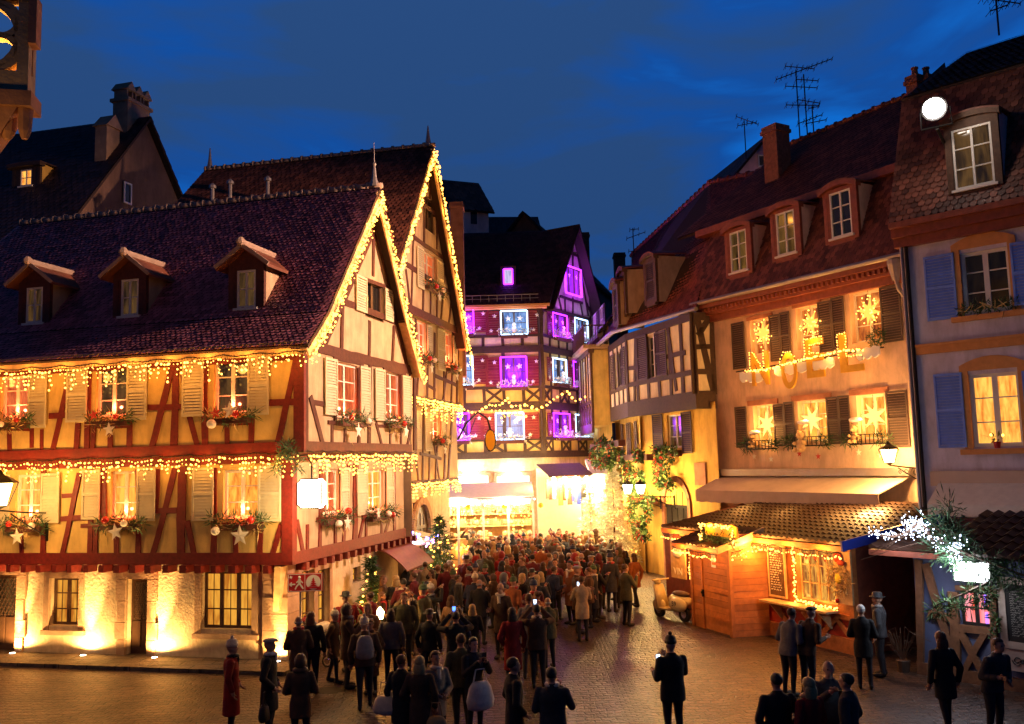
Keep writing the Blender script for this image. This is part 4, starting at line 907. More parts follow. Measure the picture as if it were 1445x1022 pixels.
# golden letters NOEL in front of the upper windows
def text_mesh(s, size, depth, bold=0.):
    c_ = bpy.data.curves.new('t', 'FONT'); c_.body = s; c_.size = size; c_.extrude = depth; c_.align_x = 'CENTER'; c_.offset = bold
    o = bpy.data.objects.new('t', c_); COL.objects.link(o); dg = bpy.context.evaluated_depsgraph_get(); me = bpy.data.meshes.new_from_object(o.evaluated_get(dg)); bpy.data.objects.remove(o); bpy.data.curves.remove(c_); return me
def text_on(name, s, fr, u, n, z, size, m, parent, depth=.004, bold=0., sx=1., box=None, tilt=0.):
    me = text_mesh(s, size, depth, bold); xs = [v.co.x for v in me.vertices]; ys = [v.co.y for v in me.vertices]
    mb = MB(fr); ax, ay = 1., 1.
    if box: ax, ay = (box[1]-box[0])/(max(xs)-min(xs)), (box[3]-box[2])/(max(ys)-min(ys))
    for v in me.vertices:
        if box: mb.pt(box[0]+(v.co.x-min(xs))*ax, n+v.co.z, box[2]+(v.co.y-min(ys))*ay)
        else: mb.pt(u+v.co.x*sx, n+v.co.z, z+v.co.y+v.co.x*tilt)
    for f in me.polygons: mb.face(list(f.vertices))
    bpy.data.meshes.remove(me); return mb.build(name, m, parent)
for ch, px, path in (('N', (1061, 496, 1085, 544), ((0, .55), (0, 1), (.2, 1), (.75, .45), (.8, .55), (.8, 1), (1, 1))), ('O', (1103, 497, 1125, 549), ((0, .55), (.05, .85), (.3, 1), (.7, 1), (.95, .85), (1, .6))), ('E', (1138, 477, 1163, 533), ((0, .5), (0, 1), (1, 1), (1, .85), (.3, .82), (.3, .62), (.9, .6))), ('L', (1185, 469, 1218, 525), ((0, .4), (0, 1), (.35, 1), (.35, .4), (1, .38), (1, .25)))):
    fr = FN; n = .55; b = pbox(fr, px, n)
    t = T('golden_letter', 'golden letter %s with bulbs along its upper edge, mounted before the upper windows' % ch, 'letter', fr.w(b[0], n, b[2]), 'golden letters on the peach house')
    text_on('letter_board', ch, fr, 0, n, 0, 1, 'gold_board', t, .03, .02, box=b)
    mb = MB(fr); wr = [(b[0]+(b[1]-b[0])*x, n+.06, b[2]+(b[3]-b[2])*y) for x, y in path]; mb.tube(wr, .008, 4); mb.build('wire', 'iron', t); q = MB(fr)
    for p, r_ in zip(wr, wr[1:]):
        L = (Vector(p)-Vector(r_)).length
        for k in range(max(1, int(L/.085))): v = Vector(p).lerp(Vector(r_), k/max(1, int(L/.085))); q.ball((v.x+random.uniform(-.02, .02), v.y+.02, v.z+random.uniform(-.02, .02)), .021, 6, 4)
    o = q.build('bulbs', 'bulb_warm', t); o['kind'] = 'stuff'; lamp('bulb_light', fr.w((b[0]+b[1])/2, n+.25, b[3]), 5, ORANGE, t, .15)
for x0, x1, ya, yb, l in ((1045, 1076, 531, 531, 'left of the letter N'), (1094, 1141, 523, 515, 'between the letters O and E'), (1148, 1177, 515, 509, 'between the letters E and L'), (1210, 1241, 500, 493, 'right of the letter L')):
    n = .5; a, b_ = FN.p(x0, ya, n), FN.p(x1, yb, n); L = b_[0]-a[0]; mb = MB(FN); k = 9
    top = [(a[0]+L*i/k, a[1]+(b_[1]-a[1])*i/k+.12+.03*math.sin(i*2)) for i in range(k+1)]; bot = [(p[0], p[1]-.24-.07*((i*5) % 3)) for i, p in enumerate(top)]
    mb.prism(top+bot[::-1], n-.03, n+.05); tag(mb.build('snow_board', 'snow_felt', loc=FN.w(a[0], n, a[1])), 'white scalloped snow board '+l+' on the peach house', 'snow board', 'white snow boards')
p0, p1 = FN.p(1038, 525, .45), FN.p(1246, 490, .45)
mb = MB(FN); mb.tube([(p0[0], .42, p0[1]), (p1[0], .42, p1[1])], .025, 6)
for f in (.1, .35, .6, .85): u = p0[0]+(p1[0]-p0[0])*f; z = p0[1]+(p1[1]-p0[1])*f; mb.tube([(u, .42, z), (u, 0, z)], .02, 6)
tag(mb.build('letter_rail', 'iron', loc=FN.w(p0[0], .42, p0[1])), 'thin iron rail carrying the golden letters', 'rail')
curtain('light_string', 'warm bulbs strung between the golden letters on the peach house', FN, [FN.p(x, y, .6) for x, y in ((1052, 524), (1082, 522), (1104, 516), (1140, 506), (1164, 502), (1188, 495), (1218, 494))], .6, .05, .09, W=5, icicle=False, jit=.03, r=.028, lgap=2.2)
w = rn[2][0]; t = T('wreath', 'dark green wreath on the right upper window ledge of the peach house', 'wreath', FN.w(w[1]-.1, .3, w[2]))
f = MB(FN)
for i in range(14): a = i*.449; tuft(f, FN, (w[1]-.12+.2*math.cos(a), .25, w[2]+.05+.2*math.sin(a)), (.08, .06, .08), 26, .09, .014)
f.build('foliage', 'needles', t)
# lower window ledges: fir, sandstone crates with teddy bears under snowy hoods
def bear(mb, c, s=1.):
    u, n, z = c
    mb.ball((u, n, z+.17*s), (.13*s, .11*s, .17*s), 10, 7); mb.ball((u, n+.02, z+.42*s), .11*s, 10, 7)
    for d in (-1, 1): mb.ball((u+d*.085*s, n, z+.51*s), .04*s, 6, 5); mb.ball((u+d*.13*s, n+.07*s, z+.22*s), (.05*s, .09*s, .05*s), 6, 5); mb.ball((u+d*.08*s, n+.13*s, z+.05*s), (.055*s, .1*s, .055*s), 6, 5)
    mb.ball((u, n+.11*s, z+.40*s), .045*s, 6, 5)
for i, (b, w) in enumerate(rn[3:]):
    l = ('left', 'middle', 'right')[i]
    t = T('ledge_decoration', 'fir branches and iron ledge basket under the %s lower window of the peach house' % l, 'window decoration', FN.w(b[0], .2, b[2]), 'ledge baskets of the peach house')
    f = MB(FN)
    for k in range(4): tuft(f, FN, (b[0]-.35+.12*k, .22, b[2]+.05*math.sin(k*3)), (.2, .14, .2), 46, .15, .014)
    for k in range(3): tuft(f, FN, (b[1]-.15+.15*k, .22, b[2]+.1*math.sin(k*3)), (.17, .14, .18), 46, .15, .014)
    f.build('foliage', 'needles', t)
    k = MB(FN); k.box(b[0]-.1, b[1]+.1, .05, .34, b[2]-.16, b[2]-.12)
    for q in range(9): u = b[0]-.1+(b[1]-b[0]+.2)*q/8; k.box(u-.01, u+.01, .32, .34, b[2]-.12, b[2]+.14)
    k.box(b[0]-.1, b[1]+.1, .318, .342, b[2]+.14, b[2]+.165); k.build('basket', 'iron', t)
    st = MB(FN)
    for q in range(2): st.star(b[0]+.1+.8*q, b[2]-.4-.1*q, .16, .19, .12, .05)
    st.build('star', ('star_white', 'star_red', 'star_white')[i], t)
    u = b[0]+(.18, .35, .05)[i]; s = (.95, 1.35, 1.05)[i]
    tb = T('teddy_bear', ('small brown teddy bear in the left lower ledge basket', 'large brown teddy bear leaning out of the middle ledge basket', 'brown teddy bear in the right lower ledge basket')[i], 'teddy bear', FN.w(u, .24, b[2]-.1), 'teddy bears on the ledges')
    mb = MB(FN); bear(mb, (u, .24+.08*(i == 1), b[2]-.1-(.25 if i == 1 else 0)), s); mb.build('body', 'wood_pale', tb, True)
    hz = b[2]+(.42, .62, .6)[i]; h = T('snowy_lantern', 'wooden frame with snowy white top over the bear in the %s ledge basket' % l, 'lantern frame', FN.w(u, .2, b[2]), 'snow-topped frames on the ledges')
    mb = MB(FN)
    mb.hexa([(u-.2, .18, b[2]-.1), (u-.16, .18, b[2]-.1), (u-.16, .18, hz), (u-.2, .18, hz), (u-.2, .22, b[2]-.1), (u-.16, .22, b[2]-.1), (u-.16, .22, hz), (u-.2, .22, hz)]); mb.box(u-.16, u+.24, .185, .215, hz-.04, hz); mb.box(u+.24, u+.28, .18, .22, b[2]-.1, hz)
    mb.build('frame', 'wood_pale', h); mb = MB(FN); mb.ball((u+.03, .2, hz+.03), (.26, .13, .085), 10, 6); mb.build('snow_cap', 'snow_felt', h, True)
# awning of N
a0, a1 = FN.p(1018, 672, .1), FN.p(1285, 672, .1); f0 = FN.p(1008, 692, 1.3)
t = T('awning', 'wide beige folding awning above the tiled market stall roof', 'awning', FN.w(a0[0], 0, a0[1]))
NW = MB(FN); NW.hexa([(a0[0], .12, a0[1]), (a1[0], .12, a0[1]), (a1[0]-.15, 1.4, f0[1]), (a0[0], 1.4, f0[1]), (a0[0], .12, a0[1]-.03), (a1[0], .12, a0[1]-.03), (a1[0]-.15, 1.4, f0[1]-.03), (a0[0], 1.4, f0[1]-.03)]); NW.build('canopy', 'awning_cloth', t)
va = MB(FN); k = 60; w_ = (a1[0]-.15-a0[0])/k
for i in range(k):
    u = a0[0]+i*w_; dz = .02*math.sin(i*1.9); va.hexa([(u, 1.40+.015*math.sin(i), f0[1]-.42+dz), (u+w_, 1.40+.015*math.sin(i+1), f0[1]-.42+.02*math.sin((i+1)*1.9)), (u+w_, 1.41, f0[1]), (u, 1.41, f0[1]), (u, 1.38+.015*math.sin(i), f0[1]-.42+dz), (u+w_, 1.38+.015*math.sin(i+1), f0[1]-.42+.02*math.sin((i+1)*1.9)), (u+w_, 1.39, f0[1]), (u, 1.39, f0[1])])
va.build('valance', 'awning_cloth', t); MB(FN).box(a0[0]-.1, a1[0]+.1, 0, .3, a0[1]+.02, a0[1]+.26).build('cassette', 'zinc', t)
# ---- G: ochre house with half-timbered upper floor
_w = FN.w(NL, .85, 0); FGt = Fr(_w.x, _w.y, -72)
UG = FGt.p(887, 560)[0]
_w2 = FGt.w(UG, 0, 0); FH = Fr(_w2.x, _w2.y, -86); UH = FH.p(862, 560)[0]
FGl = FGt.at(0, -.55); FHl = FH.at(0, -.45)
FRt = Fr(*FGt.w(0, 0, 0)[:2], FGt.ang+90)      # return face beside N
G = T('ochre_corner_house', 'ochre house with dark half-timbered upper floor and red mansard roof beside the peach house', 'house', FGt.w(0, 0, 0))
zj = FGt.p(930, 575)[1]; zeG = FGt.p(926, 452, .5)[1]
gw_ = [dict(w=(914, 473, 927, 534), g='pane_dark', s=((901, 473, 915, 537), (926, 467, 942, 531)))]
rG = house_windows(FGt, G, gw_, sm='shutter_brown')
wall(FGt, UG, 0, zj, zeG, [b for b, w in rG], parent=G, m='plaster_pale'); wall(FRt, 0, .8, zj, zeG, parent=G, m='plaster_pale')
gh = [dict(w=(871, 495, 877, 545), g='pane_dark', s=((864, 500, 870, 552), (878, 490, 884, 545)))]
rH = house_windows(FH, G, gh, sm='shutter_brown'); wall(FH, UH, 0, zj, zeG, [b for b, w in rH], parent=G, m='plaster_pale')
for fr, a, b in ((FGt, UG, .05), (FH, UH, 0), (FRt, -.05, .8)):
    tm = MB(fr); tm.box(a, b, -.02, .06, zj-.25, zj+.42); tm.box(a, b, -.02, .05, zeG-.3, zeG); tm.box(a, b, -.02, .045, zj+1.05, zj+1.25)
    k = max(1, round((b-a)/1.05))
    for i in range(k+1): u = a+(b-a)*i/k; tm.beam(u, zj+.3, u, zeG, .22)
    if fr is FGt: pxlines(fr, tm, [(943, 462, 955, 552, .2), (897, 470, 896, 572, .18), (960, 445, 964, 560, .18), (886, 520, 903, 518, .18), (942, 503, 968, 498, .18)])
    if fr is FRt: tm.beam(.15, zeG-.1, .75, zj+.4, .26); tm.beam(.75, zeG-.1, .2, zeG-.9, .22); tm.beam(0, zj+2.1, .8, zj+2.1, .2)
    tm.build('timber_framing', 'timber_dark', G)
gl = [dict(w=(942, 585, 963, 632), g='pane_dim', s=((923, 585, 937, 639), (964, 581, 978, 640)))]
rGl = house_windows(FGl, G, gl, sm='shutter_brown')
ga_ = pbox(FGl, (940, 697, 973, 760)); U1 = FGl.p(1008, 640)[0]
wall(FGl, UG-.3, max(U1, .4), -.1, zj, [b for b, w in rGl]+[(ga_[0], ga_[1], 0, ga_[3]-.5)], parent=G, m='plaster_ochre', depth=.3)
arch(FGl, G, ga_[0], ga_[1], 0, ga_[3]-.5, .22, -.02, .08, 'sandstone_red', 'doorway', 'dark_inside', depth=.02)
hl_ = [dict(w=(890, 600, 897, 636), g='pane_dim', s=((885, 598, 890, 640), (897, 595, 901, 637))), dict(w=(905, 593, 913, 632), g='pane_dark', s=((901, 594, 905, 637), (913, 590, 917, 642)))]
_fh = FHl.at(0, 0); rHl = []
wall(FHl, UH-1.6, 0, -.1, zj, [(UH+.7, UH+1.6, zj-1.9, zj-.45), (UH+2.6, UH+3.4, zj-1.9, zj-.45)], parent=G, m='plaster_ochre', depth=.2)
for a in (UH+.7, UH+2.6): 
    w = window(FHl, G, (a, a+.85, zj-1.9, zj-.45), 'pane_dim', depth=.12)
    shutter(FHl, a-.5, a-.02, zj-1.95, zj-.4, 'shutter_brown', w); shutter(FHl, a+.9, a+1.35, zj-1.95, zj-.4, 'shutter_brown', w)
u, z0 = FGl.p(990, 683); z1 = FGl.p(990, 655)[1]
MB(FGl).box(u-.42, u+.42, 0, .05, z0-.05, z1+.05).build('stone_plaque', 'sandstone_red', G)
# roof of G: mansard, then upper slope
zbG = NB-.35
def wq(fr, u, n, z): p = fr.w(u, n, z); return (p.x, p.y, p.z)
e0, e1, e2 = wq(FN, NL+.1, .75, zeG+.12), wq(FGt, UG-.1, .6, zeG+.1), wq(FH, UH, .55, zeG+.1)
b0, b1, b2 = wq(FN, NL-.6, -.9, zbG), wq(FGt, UG-.3, -1.1, zbG-.5), wq(FH, UH, -1.2, zbG-.7)
t0_, t2_ = (9.2, 40.0, 17.2), (7.4, 54., 17.1); t1_ = tuple(Vector(t0_).lerp(Vector(t2_), .5))
rm = 'tile_red'
roof(WORLD, 'roof', [e1, e0, b0, b1], rm, G); roof(WORLD, 'roof', [e2, e1, b1, b2], rm, G)
roof(WORLD, 'roof', [b0, wq(FN, NL+1.5, -.95, zbG+.05), wq(FN, NQ[0], -3.6, NQ[1]), t0_], rm, G); ridge(WORLD, t0_, wq(FN, NQ[0], -3.6, NQ[1]), G, rm, .14, .6)
roof(WORLD, 'roof', [b1, b0, t0_, t1_], rm, G); roof(WORLD, 'roof', [b2, b1, t1_, t2_], rm, G)
gt_ = MB(); gt_.tube([e0, e1, e2], .09, 8); gt_.build('gutter', 'zinc', G)
ridge(WORLD, t0_, t2_, G, rm, .14, .6)
zsg = lambda n: zeG+.1+(zbG-zeG-.3)*(.6-n)/1.7
for px, py, fr in ((918, 425, FGt), (879, 442, FH), (869, 458, FH)):
    n = slope_hit(fr, px, py, zsg)+.12; u, z = fr.p(px, py, n)
    d = dormer(fr, G, u, n, z-.1, 1.1 if fr is FGt else 1.3, 1.9, (.7, .15, 1.75), 'timber_brown', rm, None, 'arch', back=1.4, over=.2, rise=.2, cheek='plaster_cream')
    s = shutter(fr, u-.36, u+.36, z+.05, z+1.65, 'shutter_brown', d, n=n-.05)
# ---- F: balcony house
_w = FH.w(UH, 0, 0); FF = Fr(_w.x, _w.y, -87); 
F_ = T('balcony_house', 'narrow yellow house with carved bay and small balcony at the end of the street', 'house', FF.w(0, 0, 0))
UF = -7.2; zf0 = zj+.2; zf1 = FF.p(845, 480, .8)[1]; zf2 = 9.6
wall(FF, UF, 0, -.1, zf2+2, [], parent=F_, m='plaster_ochre'); 
ow = MB(FF); ow.box(-5.2, -.4, 0, .85, zj-.4, zf1-.15); ow.build('bay', 'plaster_yellow', F_)
tm = MB(FF); tm.box(-5.25, -.35, .80, .93, zj-.75, zj-.3); tm.box(-5.3, -.3, .7, 1.0, zf1-.3, zf1-.1); tm.box(-5.22, -.38, .8, .92, zj+.7, zj+.85)
for i in range(6): u = -5.2+i*.96; tm.beam(u, zj-.4, u, zf1-.1, .2, .8, .92)
for i in range(5): u = -5.1+i*.96; tm.beam(u, zj-.3, u+.85, zj+.7, .14, .8, .9); tm.beam(u+.85, zj-.3, u, zj+.7, .14, .8, .91)
tm.build('timber_framing', 'timber_brown', F_)
for i in (0, 2, 4): window(FF, F_, (-5.0+.96*i, -4.35+.96*i, zj+1.0, zf1-.5), 'pane_amber' if i == 2 else 'pane_dim', 'frame_white', 1, 3, n=.86, depth=.04)
fE = Fr(*FF.w(-.4, 0, 0)[:2], FF.ang+90)
MB(fE).beam(.42, zj-.3, .42, zf1-.1, .8, -.01, .03).build('bay_side', 'plaster_yellow', F_)
bl_ = MB(FF); bl_.box(-5.6, -.1, 0, 1.25, zf1-.1, zf1+.08); bl_.build('balcony', 'sandstone', F_)
rl = MB(FF)
for i in range(38): u = -5.55+i*.145; rl.box(u, u+.025, 1.17, 1.2, zf1+.08, zf1+1.0)
for i in range(9): n = .05+i*.14; rl.box(-.15, -.12, n, n+.025, zf1+.08, zf1+1.0)
rl.box(-5.6, -.1, 1.15, 1.22, zf1+1.0, zf1+1.06); rl.box(-.17, -.1, 0, 1.2, zf1+1.0, zf1+1.06); rl.build('railing', 'timber_brown', F_)
for a in (-4.4, -2.0):
    w = window(FF, F_, (a, a+1., zf1+.2, zf1+2.2), 'pane_dark', depth=-.02); shutter(FF, a-.55, a-.03, zf1+.2, zf1+2.2, 'shutter_brown', w); shutter(FF, a+1.03, a+1.55, zf1+.2, zf1+2.2, 'shutter_brown', w)
roof(FF, 'roof', [(UF, .5, zf2+1.4), (0, .5, zf2+1.4), (0, -4, 16), (UF, -4, 16)], 'tile_dark', F_, .3, .3)
MB(FF).box(UF, 0, .3, .55, zf2+1.2, zf2+1.4).build('gutter', 'zinc', F_)
# ---- J: pale blue house at right
_j = dp(1292, 640, 25); FJ = Fr(_j.x, _j.y, -45)
J = T('pale_blue_house', 'pale blue-grey house with blue shutters and orange window surrounds at the right edge', 'house', FJ.w(0, 0, 0))
wj = [dict(w=(1357, 352, 1426, 440), g='pane_dark', r=3, s=((1307, 360, 1350, 452), (1429, 340, 1470, 430))), dict(w=(1370, 526, 1441, 630), g='pane_amber', r=3, s=((1322, 527, 1362, 632), (1447, 522, 1490, 628)))]
rJ = house_windows(FJ, J, wj, sm='shutter_blue', depth=.16, fw=.09)
zJe = FJ.p(1330, 312, .2)[1]; LJ = 9
wall(FJ, 0, LJ, -.1, zJe, [b for b, w in rJ], parent=J, m='plaster_blue', depth=.2)
for b, w in rJ:
    s = MB(FJ); k = .2
    s.box(b[0]-k, b[0], -.05, .05, b[2]-.05, b[3]+.1); s.box(b[1], b[1]+k, -.05, .05, b[2]-.05, b[3]+.1)
    K = 8; pts = [(b[0]-k+(b[1]-b[0]+2*k)*i/K, b[3]+.02+.22*(1-(2*i/K-1)**2)) for i in range(K+1)]
    s.prism([(b[0]-k, b[3]+.1), (b[1]+k, b[3]+.1)]+[(x, z+.22) for x, z in pts[::-1]], -.05, .055); s.box(b[0]-k-.1, b[1]+k+.1, -.05, .14, b[2]-.2, b[2]-.06); s.build('surround', 'band_orange', w)
zb = FJ.p(1375, 486)[1]; bd = MB(FJ); bd.box(.25, LJ, 0, .10, zb-.14, zb+.14); bd.box(.25, LJ, 0, .15, zb+.06, zb+.13); bd.build('string_course', 'band_orange', J)
cn = MB(FJ)
for n1, a, b in ((.2, -.5, -.25), (.35, -.25, 0), (.5, 0, .16)): cn.box(-.1, LJ, -.05, n1, zJe+a, zJe+b)
cn.build('cornice', 'wood_red', J)
zJb = zJe+4.2
roof(FJ, 'roof', [(-.1, .45, zJe+.16), (LJ, .45, zJe+.16), (LJ, -1.2, zJb), (-.1, -1.2, zJb)], 'tile_brown', J)
roof(FJ, 'roof', [(-.1, -1.1, zJb), (LJ, -1.1, zJb), (LJ, -5, zJb+2.4), (.6, -5, zJb+2.4)], 'tile_brown', J)
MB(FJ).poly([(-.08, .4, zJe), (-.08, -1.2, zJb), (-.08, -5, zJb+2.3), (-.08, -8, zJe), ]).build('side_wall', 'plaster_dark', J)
MB(FJ).poly([(0, -.02, 0), (0, -6, 0), (0, -6, zJe), (0, -.02, zJe)]).build('side_wall', 'plaster_blue', J)
zsj = lambda n: zJe+.16+4.04*(.45-n)/1.65
n = slope_hit(FJ, 1375, 264, zsj)+.1; u, z = FJ.p(1376, 264, n)
dormer(FJ, J, u, n, z-.06, 1.35, 2.0, (.98, .08, 1.72), 'timber_brown', 'tile_brown', 'pane_dim', 'arch', back=1.6, over=.15, rise=.12, cheek='plaster_white', rows=3)
t = T('branch_garland', 'bare twigs and greenery lying on the sill of the upper blue-shuttered window', 'window decoration', FJ.w(rJ[0][0][0], .12, rJ[0][0][2]))
f = MB(FJ); b = rJ[0][0]
for i in range(9): tuft(f, FJ, (b[0]-.05+(b[1]-b[0]+.1)*i/8, .1, b[2]+.12), (.14, .1, .12), 34, .12, .016)
f.mi = 1
for i in range(14): x = b[0]+random.random()*(b[1]-b[0]); f.tube([(x, .16, b[2]+.05), (x+random.uniform(-.3, .3), .22, b[2]+.16+random.uniform(-.1, .1))], .012, 4)
f.build('foliage', ['leaves', 'straw'], t)
b = rJ[1][0]; t = T('potted_candle', 'small red pot with two lit candles on the lower right window sill', 'candle pot', FJ.w((b[0]+b[1])/2, .1, b[2]))
uc = (b[0]+b[1])/2; MB(FJ).lathe(uc, .1, [(.07, b[2]-.05), (.1, b[2]+.12)], 10).build('pot', 'bauble_red', t); f = MB(FJ); tuft(f, FJ, (uc, .1, b[2]+.2), (.12, .08, .1), 40, .1, .014); f.build('foliage', 'leaves', t)
MB(FJ).ball((uc-.13, .1, b[2]+.3), .035).build('flame', 'bulb_warm', t); MB(FJ).ball((uc+.15, .1, b[2]+.28), .035).build('flame', 'bulb_warm', t)
for i in range(2): MB(FJ).tube([(.06+i*.13, .10, zJe+.1), (.06+i*.13, .10, 3.2)], .05, 7).build('drainpipe', ('zinc', 'iron')[i], J)
a0, a1 = FJ.p(1318, 680, .1), 6.
t = T('awning', 'plain awning over the right market stall below the pale blue house', 'awning', FJ.w(a0[0], 0, a0[1]))
MB(FJ).box(a0[0], a1, 0, .35, a0[1]-.1, a0[1]+.28).build('cassette', 'awning_cloth', t)
zz_ = FJ.p(1380, 712, 1.0)[1]
m = MB(FJ); m.hexa([(a0[0]+.2, .3, a0[1]), (a1, .3, a0[1]), (a1, 1.2, zz_), (a0[0]+.2, 1.2, zz_), (a0[0]+.2, .3, a0[1]-.03), (a1, .3, a0[1]-.03), (a1, 1.2, zz_-.03), (a0[0]+.2, 1.2, zz_-.03)]); m.box(a0[0]+.2, a1, 1.18, 1.21, zz_-.3, zz_); m.build('canopy', 'canvas_white', t)
# floodlight on the roof corner
fp = dp(1318, 153, 23.2); fl = Fr(fp.x, fp.y, -36)
t = T('floodlight', 'dazzling white floodlight on a bracket at the roof corner above the pale blue house', 'floodlight', tuple(fp))
m = MB(fl); m.lathe(0, -.02, [(.08, fp.z-.02), (.08, fp.z+.02)], 8); m.tube([(0, -.25, fp.z), (0, -.02, fp.z)], .20, 14, .33); m.tube([(-.36, -.12, fp.z), (-.38, -.2, fp.z-.45), (.38, -.2, fp.z-.45), (.36, -.12, fp.z)], .03, 6); m.tube([(0, -.2, fp.z-.5), (.1, -1.2, fp.z-1.0), (.3, -2.4, fp.z-1.3)], .045, 6); m.build('housing', 'iron', t)
MB(fl).tube([(0, -.01, fp.z), (0, .03, fp.z)], .27, 20).build('lens', 'flood_white', t)
lamp('beam', fl.w(0, .3, fp.z), 6400, (1, .56, .36), t, .3, 62, (-9, 27, 9.5), .7); lamp('spill', fl.w(0, .45, fp.z), 16, (1, .86, .74), t, .25)
for px, l in ((1290, 'left of the two chimneys beside the floodlight'), (1306, 'right of the two chimneys beside the floodlight')):
    p = dp(px, 108, 31); z = p.z; fr = Fr(p.x, p.y, -60); t = tag(chimney(fr, -.22, -.3, .44, .5, z-4, z, None, pots=1), 'squat brick chimney, '+l, 'chimney', 'chimneys'); t.name = 'chimney'
# ================================================================== far roofs
def simple_house(name, label, P, ang, L, Wd, h, rh, wm, rm, tw=.4):
    fr = Fr(P[0], P[1], ang); t = T(name, label, 'house', fr.w(0, 0, 0))
    m = MB(fr); m.box(-L, 0, -Wd, 0, -.1, h); m.build('wall', wm, t); m = MB(fr.at(0, 0, 90)); m.prism([(0, h), (Wd, h), (Wd/2, h+rh)], -.15, 0); m.build('gable', wm, t)
    m = MB(fr.at(-L, 0, 90)); m.prism([(0, h), (Wd, h), (Wd/2, h+rh)], 0, .15); m.build('gable', wm, t)
    roof(fr, 'roof', [(-L-.3, .35, h-.15), (.3, .35, h-.15), (.3, -Wd/2, h+rh), (-L-.3, -Wd/2, h+rh)], rm, t, tw, tw); roof(fr, 'roof', [(.3, -Wd-.35, h-.15), (-L-.3, -Wd-.35, h-.15), (-L-.3, -Wd/2, h+rh), (.3, -Wd/2, h+rh)], rm, t, tw, tw)
    return t, fr
# L: dark house rising behind the long house
pk = dp(205, 168, 40); FLg = Fr(pk.x, pk.y, 74)
b0 = FLg.p(92, 292); b1 = FLg.p(253, 283)
L_ = T('dark_roofed_house', 'dark unlit house with chimney and small lit dormer behind the long house', 'house', FLg.w(0, 0, 0))
zt = pk.z; lo = (b0[0]-2, b0[1]-3.4)
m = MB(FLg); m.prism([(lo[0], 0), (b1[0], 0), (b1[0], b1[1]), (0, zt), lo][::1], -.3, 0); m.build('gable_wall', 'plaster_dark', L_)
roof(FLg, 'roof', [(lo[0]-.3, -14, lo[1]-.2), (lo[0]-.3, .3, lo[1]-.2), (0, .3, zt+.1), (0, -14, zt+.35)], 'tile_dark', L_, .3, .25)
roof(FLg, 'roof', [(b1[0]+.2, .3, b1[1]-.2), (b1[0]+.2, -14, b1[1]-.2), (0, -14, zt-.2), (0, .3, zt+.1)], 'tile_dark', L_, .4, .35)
w = pbox(FLg, (173, 258, 184, 288)); window(FLg, L_, w, 'pane_dark', 'frame_white', 1, 1, depth=-.03)
fL = FLg.at(0, 0, -90); zsL = lambda n: zt+.1+(lo[1]-.3-zt)*((n)/(-lo[0]+.3)) 
n = None
for k in range(80):
    nn_ = .2+k*.1; u, z = fL.p(36, 266, nn_)
    if z >= zsL(nn_)-.02: n = nn_; break
if n is None: n = 4.; u, z = fL.p(36, 266, n)
dormer(fL, L_, u, n, z-.1, 1.5, 1.15, (.62, .22, .95), 'timber_dark', 'tile_dark', 'pane_amber', 'arch', back=3.5, over=.3, rise=.05, cheek='plaster_ochre')
cz = FLg.p(192, 130, -.6)[1]; ch = MB(FLg); ch.box(-.75, .75, -1.15, -.35, zt-2.2, zt+.65); ch.box(-.85, .85, -1.25, -.25, zt+.65, zt+.8)
for i in range(3):
    u = -.55+i*.55
    for a in (-.2, .14): ch.box(u+a, u+a+.07, -1.1, -.4, zt+.8, zt+1.2)
    ch.prism([(u-.3, zt+1.2), (u+.3, zt+1.2), (u, zt+1.6)], -1.2, -.3)
ch.box(-2.1, -1.3, -.9, -.3, zt-2.6, zt-1.0); ch.prism([(-2.2, zt-1.0), (-1.2, zt-1.0), (-1.7, zt-.4)], -1., -.2); ch.build('chimney', 'sandstone', L_)
# K: gothic oriel at the upper left corner
kp = dp(40, 90, 11.5); FK0 = Fr(kp.x, kp.y, 12)
K_ = T('stone_oriel', 'gothic sandstone oriel with open tracery parapet in the top left corner', 'oriel', tuple(kp))
zk = [dp(20, y, 11.5).z for y in (8, 130, 148, 182)]
for fr, u0, u1 in ((FK0, -1.25, 0.), (Fr(*FK0.w(0, 0, 0)[:2], 101), 0, .30)):
    m = MB(fr); m.box(u0, u1, -.14, 0, zk[1], zk[1]+.28); m.box(u0, u0+.10, -.14, 0, zk[1]+.28, zk[0]+.3); m.box(u1-.12, u1, -.14, 0, zk[1]+.28, zk[0]+.3)
    m.box(u0-.0, u1+.02, -.16, .02, zk[0]+.05, zk[0]+.2)
    cc = (u0+u1)/2; zc_ = (zk[1]+.28+zk[0]+.05)/2; R_ = (zk[0]+.05-zk[1]-.28)/2
    for dx, dz, r in () if u1 > 0 else ((0, 0, R_), (-.26, R_*.45, R_*.46), (.26, R_*.45, R_*.46), (-.26, -R_*.45, R_*.46), (.26, -R_*.45, R_*.46)):
        [m.prism([(cc+dx+q*math.cos(t), zc_+dz+q*math.sin(t)) for q, t in ((r-.04, a*.2618), (r+.04, a*.2618), (r+.04, a*.2618+.2618), (r-.04, a*.2618+.2618))], -.15, -.01) for a in range(24)]
    m.build('parapet', 'sandstone', K_)
m = MB(FK0); m.box(-1.4, .06, -.4, .05, zk[2]-.03, zk[1]); m.lathe(-.28, -.18, [(.04, zk[3]-.1), (.10, zk[3]), (.12, zk[2]-.02)], 8); m.lathe(-.05, -.12, [(.04, zk[3]-.1), (.08, zk[3]), (.10, zk[2]-.02)], 8); m.hexa([(-1.4, .0, zk[2]), (-.1, .0, zk[2]), (-.75, -.2, zk[3]-.75), (-1.4, -.2, zk[3]-.75), (-1.4, -.4, zk[2]), (-.1, -.4, zk[2]), (-.75, -.4, zk[3]-.75), (-1.4, -.4, zk[3]-.75)]); m.build('corbel', 'sandstone_red', K_)
